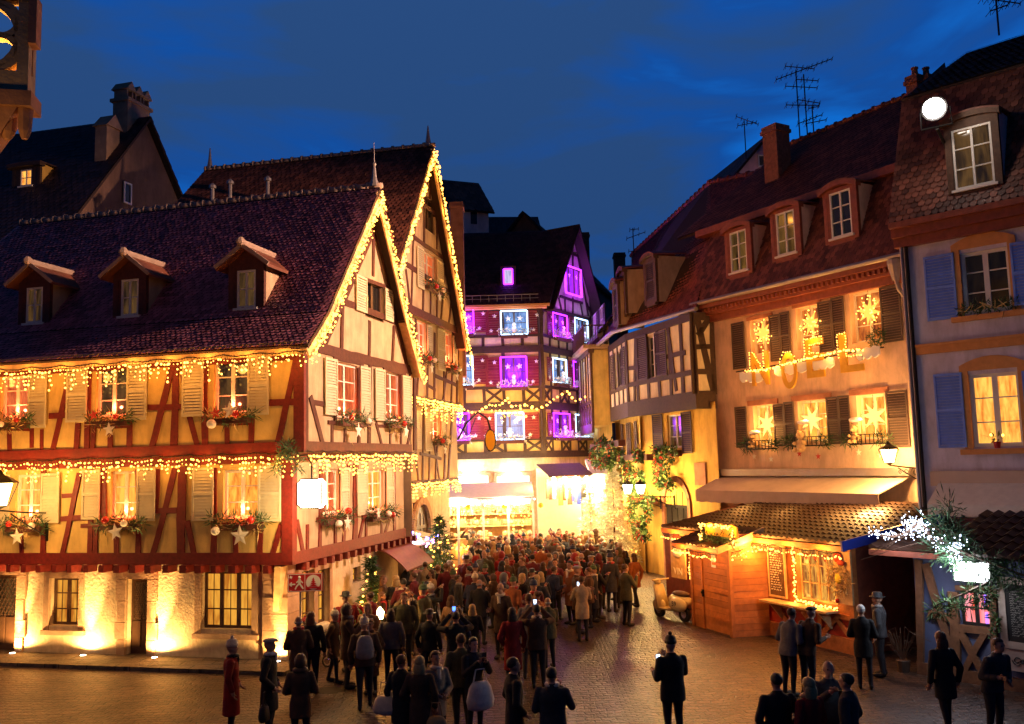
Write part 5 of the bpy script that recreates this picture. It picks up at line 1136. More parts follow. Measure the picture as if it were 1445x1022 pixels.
m = MB(FK0); m.box(.0, .10, -.16, .06, zk[0]-.55, zk[0]+.1); m.build('corner_pier', 'sandstone_red', K_)
m = MB(FK0); m.box(-3.4, -1.2, -1.3, -.2, 0, zk[0]+2); m.build('wall', 'sandstone', K_)
lamp('parapet_light', FK0.w(-.45, -.6, zk[1]+.3), 30, (1, .56, .10), K_, .1); lamp('parapet_light', FK0.w(-.7, .7, zk[3]-.8), 5, (1, .60, .14), K_, .1)
# D: tower-like house behind the gables, with white wall
pD = dp(690, 330, 56); t, fr = simple_house('white_walled_house', 'white-walled house with dark roof rising between the rear gable and the neon house', (pD.x, pD.y), 22, 2.4, 5, dp(690, 298, 56).z, 2.6, 'plaster_white', 'tile_brown')
MB(fr).box(-1.2, -.8, 0, .05, dp(690, 318, 56).z, dp(690, 298, 56).z).build('window', 'glass_dark', t)
pc = dp(645, 330, 44); frc = Fr(pc.x, pc.y, 0); tag(chimney(frc, -.3, -.3, .62, .7, 9, dp(645, 288, 44).z, None, 'sandstone_red'), 'tall plain rendered chimney stack beside the rear gable', 'chimney', 'chimneys')
# I: pink gable beyond the peach house, and roofs beyond the street end
pk = dp(1085, 190, 52); FI = Fr(pk.x, pk.y, 10); I_ = T('pink_gable_house', 'pale pink gabled house peeping over the brown roof behind the brick chimney', 'house', FI.w(0, 0, 0))
a = FI.p(1018, 268); m = MB(FI); m.prism([(a[0]-1, 0), (3, 0), (3, a[1]+1), (0, pk.z), (a[0]-1, a[1]-1.1)], -.4, 0); m.build('gable_wall', 'plaster_pink', I_)
roof(FI, 'roof', [(a[0]-1.2, -9, a[1]-1.3), (a[0]-1.2, .3, a[1]-1.3), (0, .3, pk.z+.1), (0, -9, pk.z+.1)], 'tile_red', I_, .4, .4)
roof(FI, 'roof', [(3.2, .3, a[1]+.8), (3.2, -9, a[1]+.8), (0, -9, pk.z+.1), (0, .3, pk.z+.1)], 'tile_red', I_, .4, .4)
for x in (1069, 1086): b = pbox(FI, (x, 219, x+13, 236)); window(FI, I_, b, 'pane_dark', 'frame_white', 1, 1, depth=-.04)
MB(FI).tube([(-.6, .0, 13.2), (-.6, .9, 13.4)], .03).ball((-.6, .95, 13.3), .14).build('wall_lamp', 'lamp_yellow', I_); lamp('lane_light', FI.w(-.6, 1.6, 13.3), 110, (1, .60, .55), I_, .3)
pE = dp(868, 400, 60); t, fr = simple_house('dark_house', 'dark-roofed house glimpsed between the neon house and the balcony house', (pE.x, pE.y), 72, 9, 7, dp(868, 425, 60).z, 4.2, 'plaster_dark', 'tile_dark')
p = dp(822, 330, 60); frc = Fr(p.x, p.y, 0); tag(chimney(frc, -.4, -.4, .8, .8, 12, p.z, None), 'brick chimney behind the purple-lit gable of the neon house', 'chimney', 'chimneys')
p = dp(874, 358, 62); frc = Fr(p.x, p.y, 0); tag(chimney(frc, -.4, -.4, .75, .75, 10, p.z, None), 'brick chimney on the far dark roof near the thin aerial', 'chimney', 'chimneys')
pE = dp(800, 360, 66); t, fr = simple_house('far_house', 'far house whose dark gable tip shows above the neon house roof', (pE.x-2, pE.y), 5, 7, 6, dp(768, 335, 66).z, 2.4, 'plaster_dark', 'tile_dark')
# aerials
def aerial(px, py0, py1, Y, arms, label):
    a, b = dp(px, py0, Y), dp(px, py1, Y); fr = Fr(a.x, a.y, 0); t = T('aerial', label, 'tv aerial', tuple(b), 'rooftop aerials')
    MB(fr).tube([(0, 0, b.z), (0, 0, a.z)], .03, 5).build('mast', 'iron', t)
    for dy, ln, tilt, k in arms:
        z = a.z-dy*Y/PF; d = ln*Y/PF; m = MB(fr); p = Vector((-d*.35, -.1, z-tilt*d*.35)); q = Vector((d*.65, .1, z+tilt*d*.65)); m.tube([tuple(p), tuple(q)], .022, 4)
        for i in range(k): c_ = p.lerp(q, i/max(1, k-1)); h = .28*(1-.5*i/k); m.tube([(c_.x, c_.y-h, c_.z-.05), (c_.x, c_.y+h, c_.z+.05)], .011, 3); m.tube([(c_.x, c_.y, c_.z-h*.5), (c_.x, c_.y, c_.z+h*.5)], .011, 3)
        m.build('antenna', 'iron', t)
aerial(1123, 100, 220, 38, ((2, 82, .33, 12), (-6, 40, -.2, 6), (24, 44, -.15, 5), (52, 46, -.1, 6)), 'tall mast with stacked aerials beside the brick chimney')
aerial(1134, 105, 215, 38, ((8, 30, -.2, 5), (40, 30, -.3, 5), (70, 34, .3, 5)), 'second mast just right of the tallest aerial')
aerial(1146, 150, 200, 38, ((2, 12, 0, 3), (24, 28, .1, 4), (42, 24, .1, 4)), 'short aerial rightmost of the cluster on the brown roof')
aerial(1050, 170, 225, 46, ((-2, 30, -.5, 5), (6, 26, .1, 5)), 'small aerial on the ridge left of the pink gable')
aerial(893, 322, 372, 52, ((2, 12, 0, 3), (12, 26, .3, 4), (34, 20, -.1, 4)), 'thin aerial at the low far end of the red roof')
aerial(1405, -6, 50, 27, ((6, 50, -.3, 8), (20, 22, .2, 4)), 'aerial at the top right on the ridge of the blue house')
aerial(735, 316, 332, 58, ((3, 24, -.3, 5), (0, 20, .3, 4)), 'low aerial on the neon house ridge')
# ================================================================== market kiosk with hut (right)
_b = gp(1207, 924); FK = Fr(_b.x, _b.y, -66)
K = T('market_kiosk', 'large wooden market kiosk with brown tiled roof, lit window and serving shelf', 'market stall', FK.w(0, 0, 0))
KL = -8.3; eR = FK.p(1196, 771, .45)[1]; eL = FK.p(935, 743, .45); ke = (eR+eL[1])/2; KL2 = eL[0]
kbz = FK.p(1150, 706, -4.2)[1]
def sheet_roof(fr, name, u0, u1, n0, z0, n1, z1, m, parent, pu=.21, pv=.36, amp=.028):
    mb = MB(fr); nu = int((u1-u0)/pu)*4; L = math.hypot(n1-n0, z1-z0); nv = max(2, int(L/pv)); up = Vector(((z1-z0)/L, (n0-n1)/L)); 
    if up.y < 0: up = -up
    for j in range(nv):
        row = []
        for e, v in ((0, j/nv), (1, (j+1)/nv)):
            ln = []
            for i in range(nu+1):
                u = u0+(u1-u0)*i/nu; h = amp*(math.sin(i*math.pi/2)+1)+(.035 if e == 0 else 0)
                ln.append(mb.pt(u, n0+(n1-n0)*v+up.x*h, z0+(z1-z0)*v+up.y*h))
            row.append(ln)
        for i in range(nu): mb.face([row[0][i], row[0][i+1], row[1][i+1], row[1][i]])
        lo = [mb.pt(u0+(u1-u0)*i/nu, n0+(n1-n0)*j/nv, z0+(z1-z0)*j/nv-.0) for i in range(nu+1)]
        for i in range(nu): mb.face([lo[i], lo[i+1], row[0][i+1], row[0][i]])
    mb.poly([(u0, n0, z0-.04), (u1, n0, z0-.04), (u1, n1, z1-.04), (u0, n1, z1-.04)])
    return mb.build(name, m, parent)
sheet_roof(FK, 'roof', KL2, .35, .5, ke, -4.3, kbz, 'metal_roofing', K)
m = MB(FK); m.hexa([(.35, .58, ke-.14), (.41, .58, ke-.14), (.41, .58, ke+.1), (.35, .58, ke+.1), (.35, -4.3, kbz-.14), (.41, -4.3, kbz-.14), (.41, -4.3, kbz+.1), (.35, -4.3, kbz+.1)]); m.build('verge_board', 'blue_paint', K)
MB(FK).box(KL2, .35, .40, .52, ke-.16, ke-.03).build('eaves_board', 'wood_kiosk', K)
kw = pbox(FK, (1131, 774, 1181, 849)); kw = (kw[0], kw[1], kw[2], kw[3])
wall(FK, -3.3, .05, .85, ke-.03, [kw], parent=K, m='wood_kiosk', depth=.1)
w = window(FK, K, kw, 'pane_kiosk', 'wood_pale', 4, 3, depth=.04, fw=.05)
ht = MB(FK)
for i in range(3):
    u = kw[0]+(kw[1]-kw[0])*(i*.27+.16); z = kw[3]-.2; ht.ball((u-.035, .0, z), (.05, .02, .05), 6, 4); ht.ball((u+.035, .0, z), (.05, .02, .05), 6, 4); ht.prism([(u-.08, z-.015), (u, z-.13), (u+.08, z-.015)], -.01, .01)
ht.build('heart', 'panel_red', w)
MB(FK).box(-3.3, .05, -.06, -.01, .3, .86).build('lower_panel', 'panel_red', K)
tm = MB(FK); tm.box(-3.35, .1, -.08, .09, .0, .36); tm.box(-3.35, .1, -.05, .07, .80, .92)
for u in (-3.2, -2.2, -1.1, .0): tm.box(u-.07, u+.07, -.05, .06, .36, .8)
for a, b in ((-1.75, -1.15), (-.5, -1.05), (-.55, -.05), (-2.75, -2.25)): tm.beam(a, .8, b, .36, .13, -.03, .05)
tm.box(-.02, .12, -.1, .07, .9, ke-.05); tm.build('framing', 'wood_kiosk', K)
sh = pbox(FK, (1093, 848, 1184, 862)); zs = FK.p(1138, 856, .3)[1]; m = MB(FK); m.box(sh[0], sh[1]+.1, .09, .52, zs-.05, zs)
for u in (sh[0]+.3, sh[1]-.3): m.hexa([(u, .06, zs-.5), (u+.05, .06, zs-.5), (u+.05, .45, zs-.06), (u, .45, zs-.06), (u, .02, zs-.5), (u+.05, .02, zs-.5), (u+.05, .06, zs-.06), (u, .06, zs-.06)])
m.build('counter', 'wood_pale', K)
m = MB(FK); m.poly([(-8.3, -.1, 0), (-5.3, -.1, 0), (-5.3, -.1, ke), (-8.3, -.1, ke)]); m.poly([(-8.3, -.1, 0), (-8.3, -4.2, 0), (-8.3, -4.2, kbz), (-8.3, -.1, ke)]); m.poly([(.1, -.1, 0), (.1, -4.2, 0), (.1, -4.2, kbz), (.1, -.1, ke)]); m.poly([(-5.3, -.3, 0), (.1, -.3, 0), (.1, -.3, ke), (-5.3, -.3, ke)]); m.build('wall', 'wood_red', K)
# menu board and wreath board on the kiosk
def menu(fr, box, label, n=.1, fm='wood_pale', ink='sign_white', bgm='board_black', head=None, lines=16, frw=.05, name='menu_board'):
    u0, u1, z0, z1 = box; t = T(name, label, 'menu board', fr.w(u0, n, z0))
    m = MB(fr); m.box(u0, u1, n, n+.03, z0, z1); m.build('panel', bgm, t)
    m = MB(fr); m.box(u0-frw, u0, n, n+.05, z0-frw, z1+frw); m.box(u1, u1+frw, n, n+.05, z0-frw, z1+frw); m.box(u0, u1, n, n+.052, z0-frw, z0); m.box(u0, u1, n, n+.052, z1, z1+frw); m.build('frame', fm, t)
    m = MB(fr); H, Wd = z1-z0, u1-u0
    for i in range(lines):
        z = z1-H*(.14+.80*i/lines); u = u0+Wd*.08; e = u0+Wd*random.uniform(.55, .93); h = H*.018
        while u < e:
            k = Wd*random.uniform(.06, .2); q = min(u+k, e)
            a = u
            while a < q-.01: m.beam(a, z+random.uniform(-h*.3, h*.3), a+Wd*.018, z+random.uniform(h*.4, h*1.6), Wd*.011, n+.03, n+.036); a += Wd*.026
            u = q+Wd*.05
    m.build('lettering', ink, t); return t
mb_ = pbox(FK, (1087, 772, 1108, 840), .1)
t = menu(FK, mb_, 'tall lit menu board with pale handwritten lines left of the kiosk window', n=.10, bgm='timber_brown', ink='star_white')
wbx = pbox(FK, (1184, 778, 1206, 852)); t = T('wooden_shutter_board', 'open wooden shutter with straw wreath and red santa hat right of the kiosk window', 'shutter', FK.w(wbx[0], .1, wbx[2]))
MB(FK).box(wbx[0], wbx[1], .06, .11, wbx[2], wbx[3]).build('board', 'wood_pale', t)
uc, zc2 = (wbx[0]+wbx[1])/2-.12, (wbx[2]+wbx[3])/2-.05; f = MB(FK)
for i in range(18): a = i*.349; tuft(f, FK, (uc+.27*math.cos(a), .17, zc2+.30*math.sin(a)), (.09, .06, .09), 26, .1, .012)
f.build('wreath', 'straw', t); m = MB(FK); m.ball((uc, .16, zc2+.02), (.12, .05, .13), 8, 6); m.build('bow', 'plush_yellow', t, True); m = MB(FK); m.ball((uc, .14, wbx[3]-.15), (.17, .05, .14), 8, 6); m.ball((uc+.12, .16, wbx[3]-.28), (.14, .05, .07), 8, 6); m.build('santa_hat', 'panel_red', t, True)
MB(FK).ball((uc-.1, .14, wbx[2]+.06), .06).build('heart', 'bauble_red', t)
# the small hut in front of the kiosk
ha = gp(1035, 900); Fh = Fr(ha.x, ha.y, FK.ang-5); hb_ = gp(980, 882); hL = Fh.p(980, 882)[0]; FhR = Fr(ha.x, ha.y, 10); hR = FhR.p(1087, 891)[0]
zh = Fh.p(1031, 773)[1]; zh2 = Fh.p(980, 762)[1]
H = T('wooden_hut', 'small plank hut with closed door and brown roof in front of the market kiosk', 'hut', Fh.w(0, 0, 0))
def planks(fr, name, u0, u1, z0, z1, m, parent, n=0., h=.17, vert=False):
    o = MB(fr); k = max(1, int(((u1-u0) if vert else (z1-z0))/h))
    for i in range(k):
        if vert: a, b = u0+(u1-u0)*i/k, u0+(u1-u0)*(i+1)/k; o.box(a, b-.008, n-.03, n+random.uniform(-.004, .006), z0, z1)
        else: a, b = z0+(z1-z0)*i/k, z0+(z1-z0)*(i+1)/k; o.box(u0, u1, n-.03, n+random.uniform(-.004, .006), a, b-.008)
    return o.build(name, m, parent)
mat('wood_planks', (.42, .15, .042), .55, .3, 5, .3, 30, island=.25)
planks(FhR, 'side_wall', .05, hR, .0, zh+.35, 'wood_planks', H)
dl = hL+(0-hL)*.30
planks(Fh, 'front_wall', hL, dl-.05, .0, zh, 'wood_planks', H)
dd = planks(Fh, 'door', dl+.02, -.10, .03, zh-.1, 'wood_planks', H, n=-.005)
m = MB(Fh)
for z in (.35, 1.1, 1.85): m.box(dl+.55, -.12, .0, .025, z, z+.07)
m.build('hinge', 'wood_kiosk', dd); m = MB(Fh); m.box(dl-.04, dl+.02, 0, .05, .9, 1.1); m.ball((dl+.0, .06, 1.02), .04); m.box(dl-.06, dl+.0, 0, .04, 1.95, 2.05); m.build('handle', 'iron', dd)
MB(Fh).box(dl+.5, dl+.72, .0, .012, zh-.62, zh-.24).build('notice', 'sign_white', dd)
m = MB(Fh); m.box(-.10, .03, -.06, .04, 0, zh+.05); m.box(hL-.05, hL+.06, -.06, .04, 0, zh); m.box(dl-.05, dl, -.04, .03, 0, zh); m.box(hL, 0, -.04, .03, zh-.1, zh+.05); m.build('corner_post', 'wood_planks', H)
nB = -hR+.0
sheet_roof(Fh, 'roof', hL-.35, .12, .42, zh-.05, -hR*1.0, zh+.42, 'metal_roofing', H, pv=.3)
MB(Fh).box(hL-.35, .12, .36, .44, zh-.13, zh-.03).build('fascia', 'wood_kiosk', H)
m = MB(Fh); m.hexa([(.06, .44, zh-.15), (.14, .44, zh-.15), (.14, -hR, zh+.28), (.06, -hR, zh+.28), (.06, .44, zh+.02), (.14, .44, zh+.02), (.14, -hR, zh+.5), (.06, -hR, zh+.5)]); m.build('verge_board', 'wood_pale', H)
curtain('light_string', 'warm bulbs hanging along the side verge of the small plank hut', Fr(ha.x, ha.y, 10), [(0, zh-.12), (hR, zh+.25)], .14, .16, .07, W=24, lgap=1.1, r=.022)
curtain('light_string', 'warm bulbs along the front eave of the small plank hut', Fh, [(hL-.3, zh-.12), (.1, zh-.12)], .46, .1, .09, W=9, lgap=1.1, r=.022)
curtain('light_string', 'warm bulbs along the long eave of the market kiosk roof', FK, [(KL2+.1, ke-.16), (.3, ke-.16)], .54, .12, .075, W=11, lgap=1.3, r=.022)
curtain('light_string', 'warm bulbs framing the kiosk window', FK, [(kw[0]-.12, kw[3]+.1), (kw[0]-.12, kw[2]-.05), (kw[1]+.05, kw[2]-.08)], .1, .05, .06, W=2.5, lgap=1., icicle=False, jit=.04, r=.022)
t = T('roof_sign', 'small golden snow-edged sign with fir greenery standing on the hut roof', 'sign', Fh.w(-.9, .2, zh+.1))
sb = pbox(Fh, (996, 742, 1040, 757), .1); m = MB(Fh); kk = 6; m.prism([(sb[0], sb[2]), (sb[1], sb[2])]+[(sb[1]-(sb[1]-sb[0])*i/kk, sb[3]+.06*(i % 2)) for i in range(kk+1)], .06, .12); m.build('board', 'gold_board', t)
f = MB(Fh)
for i in range(8): tuft(f, Fh, (sb[0]+(sb[1]-sb[0])*i/7, .2, sb[2]-.08), (.15, .12, .13), 34, .12, .013)
f.build('foliage', 'needles', t)
curtain('light_string', 'warm bulbs outlining the golden sign on the hut roof', Fh, [(sb[0], sb[2]-.15), (sb[0], sb[3]), (sb[1], sb[3]), (sb[1]+.1, sb[2]-.2)], .24, .05, .07, W=9, lgap=1.2, icicle=False, jit=.05, r=.022)
# left end of the kiosk: santa board lettered VIN, and scooter
vb = pbox(FK, (947, 752, 967, 816), .25); t = T('painted_board', 'tall painted wooden board lettered VIN with a santa face left of the hut', 'sign', FK.w(vb[0], .25, vb[2]))
MB(FK).box(vb[0], vb[1], .22, .27, vb[2], vb[3]).build('board', 'wood_pale', t); uc = (vb[0]+vb[1])/2
m = MB(FK); m.ball((uc, .28, vb[3]-.42), (.2, .05, .22), 10, 7); m.build('face', 'skin', t, True); m = MB(FK); m.ball((uc, .28, vb[3]-.6), (.24, .07, .18), 10, 7); m.box(uc-.26, uc+.26, .24, .34, vb[3]-.30, vb[3]-.2); m.build('beard', 'star_white', t, True); m = MB(FK); m.prism([(uc-.22, vb[3]-.2), (uc+.22, vb[3]-.2), (uc+.05, vb[3]+.18)], .24, .32); m.build('hat', 'panel_red', t)
text_on('lettering', 'VIN', FK, uc, .28, vb[2]+.12, .3, 'star_white', t, .006)
curtain('light_string', 'warm bulbs hanging beside the painted VIN board', FK, [(vb[1]+.2, vb[3]+.2), (vb[1]+.2, vb[2])], .2, .05, .07, W=8, lgap=1.2, icicle=False, jit=.06, r=.022)
sp = gp(950, 874); FV = Fr(sp.x, sp.y, FK.ang+6); FX = Fr(sp.x, sp.y, FK.ang+6); FV.t = -FV.t; t = T('scooter', 'cream scooter numbered 59 parked beside the plank hut', 'scooter', FV.w(0, 0, 0))
for u, nm in ((-.55, 'wheel'), (.62, 'wheel')):
    m = MB(FV); m.tube([(u, -.05, .22), (u, .05, .22)], .22, 16); o = m.build(nm, 'rubber', t); m = MB(FV); m.tube([(u, -.055, .22), (u, .057, .22)], .12, 12); m.build('rim', 'chrome', o)
m = MB(FV); m.ball((-.45, .17, .50), (.40, .13, .21), 14, 9); m.ball((-.45, -.17, .50), (.40, .13, .21), 14, 9); m.ball((-.35, 0, .6), (.5, .17, .2), 14, 9); m.box(-.1, .45, -.2, .2, .27, .33)
m.hexa([(.40, .24, .28), (.46, .24, .28), (.68, .17, .98), (.62, .17, .98), (.40, -.24, .28), (.46, -.24, .28), (.68, -.17, .98), (.62, -.17, .98)]); m.ball((.63, 0, .36), (.3, .11, .2), 12, 8); m.build('body', 'scooter_cream', t, True)
m = MB(FV); m.ball((-.42, 0, .80), (.38, .15, .09), 12, 7); m.build('seat', 'timber_brown', t, True); m = MB(FV); m.tube([(.66, 0, .95), (.60, 0, 1.12)], .03); m.tube([(.52, -.32, 1.14), (.60, -.15, 1.12), (.60, .15, 1.12), (.52, .32, 1.14)], .025); m.ball((.68, 0, 1.05), (.12, .1, .1), 10, 7); m.build('handlebar', 'scooter_cream', t, True)
MB(FV).ball((.78, 0, 1.05), (.04, .075, .075), 10, 6).build('headlight', 'chrome', t); text_on('number', '59', FX, .42, .302, .47, .2, 'board_black', t, .004)
# dark passage between kiosk and right stall
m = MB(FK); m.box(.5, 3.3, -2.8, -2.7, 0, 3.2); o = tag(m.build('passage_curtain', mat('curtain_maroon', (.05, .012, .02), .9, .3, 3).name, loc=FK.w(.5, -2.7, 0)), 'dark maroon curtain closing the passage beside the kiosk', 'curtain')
# ================================================================== right stall
_p, _q = gp(1300, 951), gp(1445, 977); FS = Fr(_p.x, _p.y, math.degrees(math.atan2(_q.y-_p.y, _q.x-_p.x)))
S = T('timbered_stall', 'timber-framed market stall with blue panels, pink-lit window and brown tiled roof', 'market stall', FS.w(0, 0, 0))
se = FS.p(1400, 787, .5)[1]; SL = 5.5; swx = pbox(FS, (1358, 834, 1400, 882)); srz = FS.p(1400, 724, -1.4)[1]
wall(FS, 0, SL, .0, se+.2, [swx], parent=S, m='panel_blue', depth=.08)
w = window(FS, S, swx, 'pane_pink', 'board_black', 2, 2, depth=.03, fw=.05)
for j in range(2):
    u = swx[0]+(swx[1]-swx[0])*.8; z = swx[2]+(swx[3]-swx[2])*(.08+.5*j); MB(FS).tube([(u, .0, z), (u, .0, z+(swx[3]-swx[2])*.32)], .022, 6).build('neon_tube', 'tube_blue', w)
tm = MB(FS); tm.box(-.05, SL, -.06, .08, 0, .26)
for px in ((1298, 790, 1300, 950, .15), (1308, 795, 1352, 945, .17), (1346, 835, 1351, 950, .2), (1404, 830, 1406, 940, .12), (1312, 866, 1346, 872, .15), (1358, 892, 1388, 950, .15), (1392, 890, 1362, 950, .13), (1350, 886, 1406, 890, .16), (1350, 828, 1406, 832, .1)):
    a, b = FS.p(*px[:2]), FS.p(*px[2:4]); tm.beam(a[0], a[1], b[0], b[1], px[4], -.03, .07+random.uniform(0, .01))
tm.build('framing', mat('stall_oak', (.15, .065, .03), .65, .4, 8, .3, 30).name, S)
sheet_roof(FS, 'roof', .9, SL+.3, .6, se, -1.6, srz, 'metal_roofing', S, .24, .3, .035)
sheet_roof(FS, 'porch_roof', -.75, .9, .5, FS.p(1290, 778, .5)[1], -.6, FS.p(1290, 752, -.6)[1], 'metal_roofing', S, .24, .3, .035)
m = MB(FS); m.box(-.75, .9, .44, .52, FS.p(1290, 778, .5)[1]-.14, FS.p(1290, 778, .5)[1]-.02); m.build('fascia', 'wood_red', S)
MB(FS).poly([(0, -.02, 0), (0, -3, 0), (0, -3, se), (0, -.02, se)]).build('side_wall', 'panel_blue', S)
mbx = pbox(FS, (1420, 826, 1462, 900), .12)
menu(FS, (mbx[0], mbx[1]+.5, mbx[2]-.1, mbx[3]), 'large black menu board in a pale ornamental frame on the timbered stall', .09, 'frame_stone', ink='chalk', lines=20, frw=.14)
t = T('ornament_panel', 'pale panel with black scrollwork below the large menu board', 'panel', FS.w(mbx[0], .1, mbx[2]-.7)); MB(FS).box(mbx[0]-.14, mbx[1]+.6, .09, .12, mbx[2]-.68, mbx[2]-.26).build('panel', 'frame_stone', t)
m = MB(FS); uc, zz = (mbx[0]+mbx[1])/2+.05, mbx[2]-.47
for s in (-1, 1):
    for k, (r, o) in enumerate(((.10, .2), (.07, .42), (.05, .1))): m.tube([(uc+s*(o+r*(1-i/22)*math.cos(i*.6)), .125, zz+r*(1-i/22)*math.sin(i*.6)*(1 if k % 2 else -1)) for i in range(16)], .012, 4)
m.star(uc, zz+.02, .12, .135, .14, .04, 4); m.build('scrollwork', 'board_black', t)
# lit white lamp box, lit branch, fir boughs
lb = pbox(FS, (1348, 794, 1394, 823), .45); t = T('lamp_box', 'glaring white lamp box among the fir boughs over the timbered stall window', 'lamp', FS.w(lb[0], .45, lb[2]))
MB(FS).box(lb[0], lb[1], .40, .5, lb[2]+.04, lb[3]).build('diffuser', glow('lamp_cool', (.92, .95, 1), 14).name, t); m = MB(FS); m.box(lb[0]-.03, lb[1]+.03, .2, .40, lb[2], lb[3]+.03); m.build('housing', 'iron', t)
lamp('lamp_light', FS.w((lb[0]+lb[1])/2, .75, (lb[2]+lb[3])/2), 13, (.85, .9, 1), t, .15)
def bough(fr, pts, label, k=46, sp=.24, ln=.16, m='needles', droop=.0, name='fir_bough', cat='fir bough'):
    t = T(name, label, cat, fr.w(*pts[0]), 'fir boughs on the timbered stall'); MB(fr).tube(pts, .035, 6, .012).build('branch', 'timber_brown', t); f = MB(fr)
    P = [Vector(p) for p in pts]
    for a, b in zip(P, P[1:]):
        L = max(1, int((b-a).length/.13))
        for i in range(L): c = a.lerp(b, i/L); tuft(f, fr, (c.x+random.uniform(-.1, .1), c.y+random.uniform(-.05, .1), c.z-droop*random.random()), (sp, sp*.7, sp), k, ln, .013)
    f.build('foliage', m, t); return t
pf = lambda x, y, n: (FS.p(x, y, n)[0], n, FS.p(x, y, n)[1])
bough(FS, [pf(1352, 790, .5), pf(1345, 760, .4), pf(1338, 735, .3), pf(1340, 705, .3)], 'upright spruce top behind the white lamp box', 60, .30)
bough(FS, [pf(1325, 760, .5), pf(1350, 775, .6), pf(1385, 790, .6), pf(1440, 810, .6), pf(1475, 822, .6)], 'long spruce bough draped along the stall eave', 70, .30, droop=.25)
bough(FS, [pf(1310, 745, .3), pf(1335, 748, .4), pf(1365, 760, .5)], 'spruce bough reaching left over the porch roof', 46, .22)
bough(FS, [pf(1395, 822, .7), pf(1360, 838, .75), pf(1325, 852, .8), pf(1312, 862, .8)], 'bright green thuja bough hanging under the lamp box', 60, .12, .14, 'leaves', .3)
t = T('ivy_strand', 'thin leafy strand hanging beside the pink-lit window', 'vine', FS.w(*pf(1398, 822, .3))); f = MB(FS)
for i in range(16): tuft(f, FS, pf(1400-6*math.sin(i*.4), 822+i*5, .25), (.07, .05, .08), 14, .07, .02)
f.build('leaves', 'leaves', t)
t = T('lit_branch', 'bare branch wrapped in brilliant white lights reaching left from the stall', 'lit branch', FS.w(*pf(1230, 748, .4)))
br = [(1228, 750), (1245, 756), (1262, 757), (1280, 752), (1296, 738), (1306, 744), (1316, 762), (1332, 772), (1345, 785), (1350, 800)]
P = [pf(x, y, .55) for x, y in br]; m = MB(FS); m.tube(P, .03, 6)
for i, (x, y) in enumerate(((1216, 742), (1240, 735), (1262, 728), (1250, 775), (1226, 782), (1215, 790), (1268, 735), (1300, 722), (1320, 730))):
    m.tube([P[min(i+1, 8)], pf((x+br[min(i+1, 8)][0])/2+4, (y+br[min(i+1, 8)][1])/2-3, .5), pf(x, y, .55)], .013, 4, .005)
m.build('branch', 'timber_brown', t); q = MB(FS)
for a, b in zip(P, P[1:]):
    for k in range(30): c = Vector(a).lerp(Vector(b), random.random()); q.ball((c.x+random.gauss(0, .07), c.y+random.gauss(0, .06), c.z+random.gauss(0, .07)), random.choice((.009, .012, .017)), 5, 4)
for k in range(170): c = Vector(pf(1288+random.gauss(0, 9), 742+random.gauss(0, 9), .5)) if k < 75 else Vector(pf(1348+random.gauss(0, 7), 778+random.gauss(0, 10), .6)); q.ball(tuple(c), random.choice((.009, .012, .017)), 5, 4)
o = q.build('bulbs', 'bulb_white', t); o['kind'] = 'stuff'
for i in (2, 4, 8): lamp('bulb_light', FS.w(P[i][0], .9, P[i][2]), 7, (.72, .8, 1), t, .15)
t = T('twig_bundle', 'bundle of bare pale twigs standing at the dark left end of the timbered stall', 'twigs', FS.w(-.35, .1, 0)); m = MB(FS)
for i in range(34):
    a = random.uniform(-1.1, 1.1); L = random.uniform(.5, 1.25); m.tube([(-.35, .1, .25), (-.35+.5*L*math.sin(a), .15, .3+.6*L*math.cos(a*.8)), (-.35+L*math.sin(a)*1.0, .2, .3+L*math.cos(a)*.55)], .007, 4, .003)
m.build('twigs', 'timber_brown', t); MB(FS).lathe(-.35, .1, [(.12, 0), (.15, .25), (.14, .26)], 10).build('pot', 'timber_dark', t)
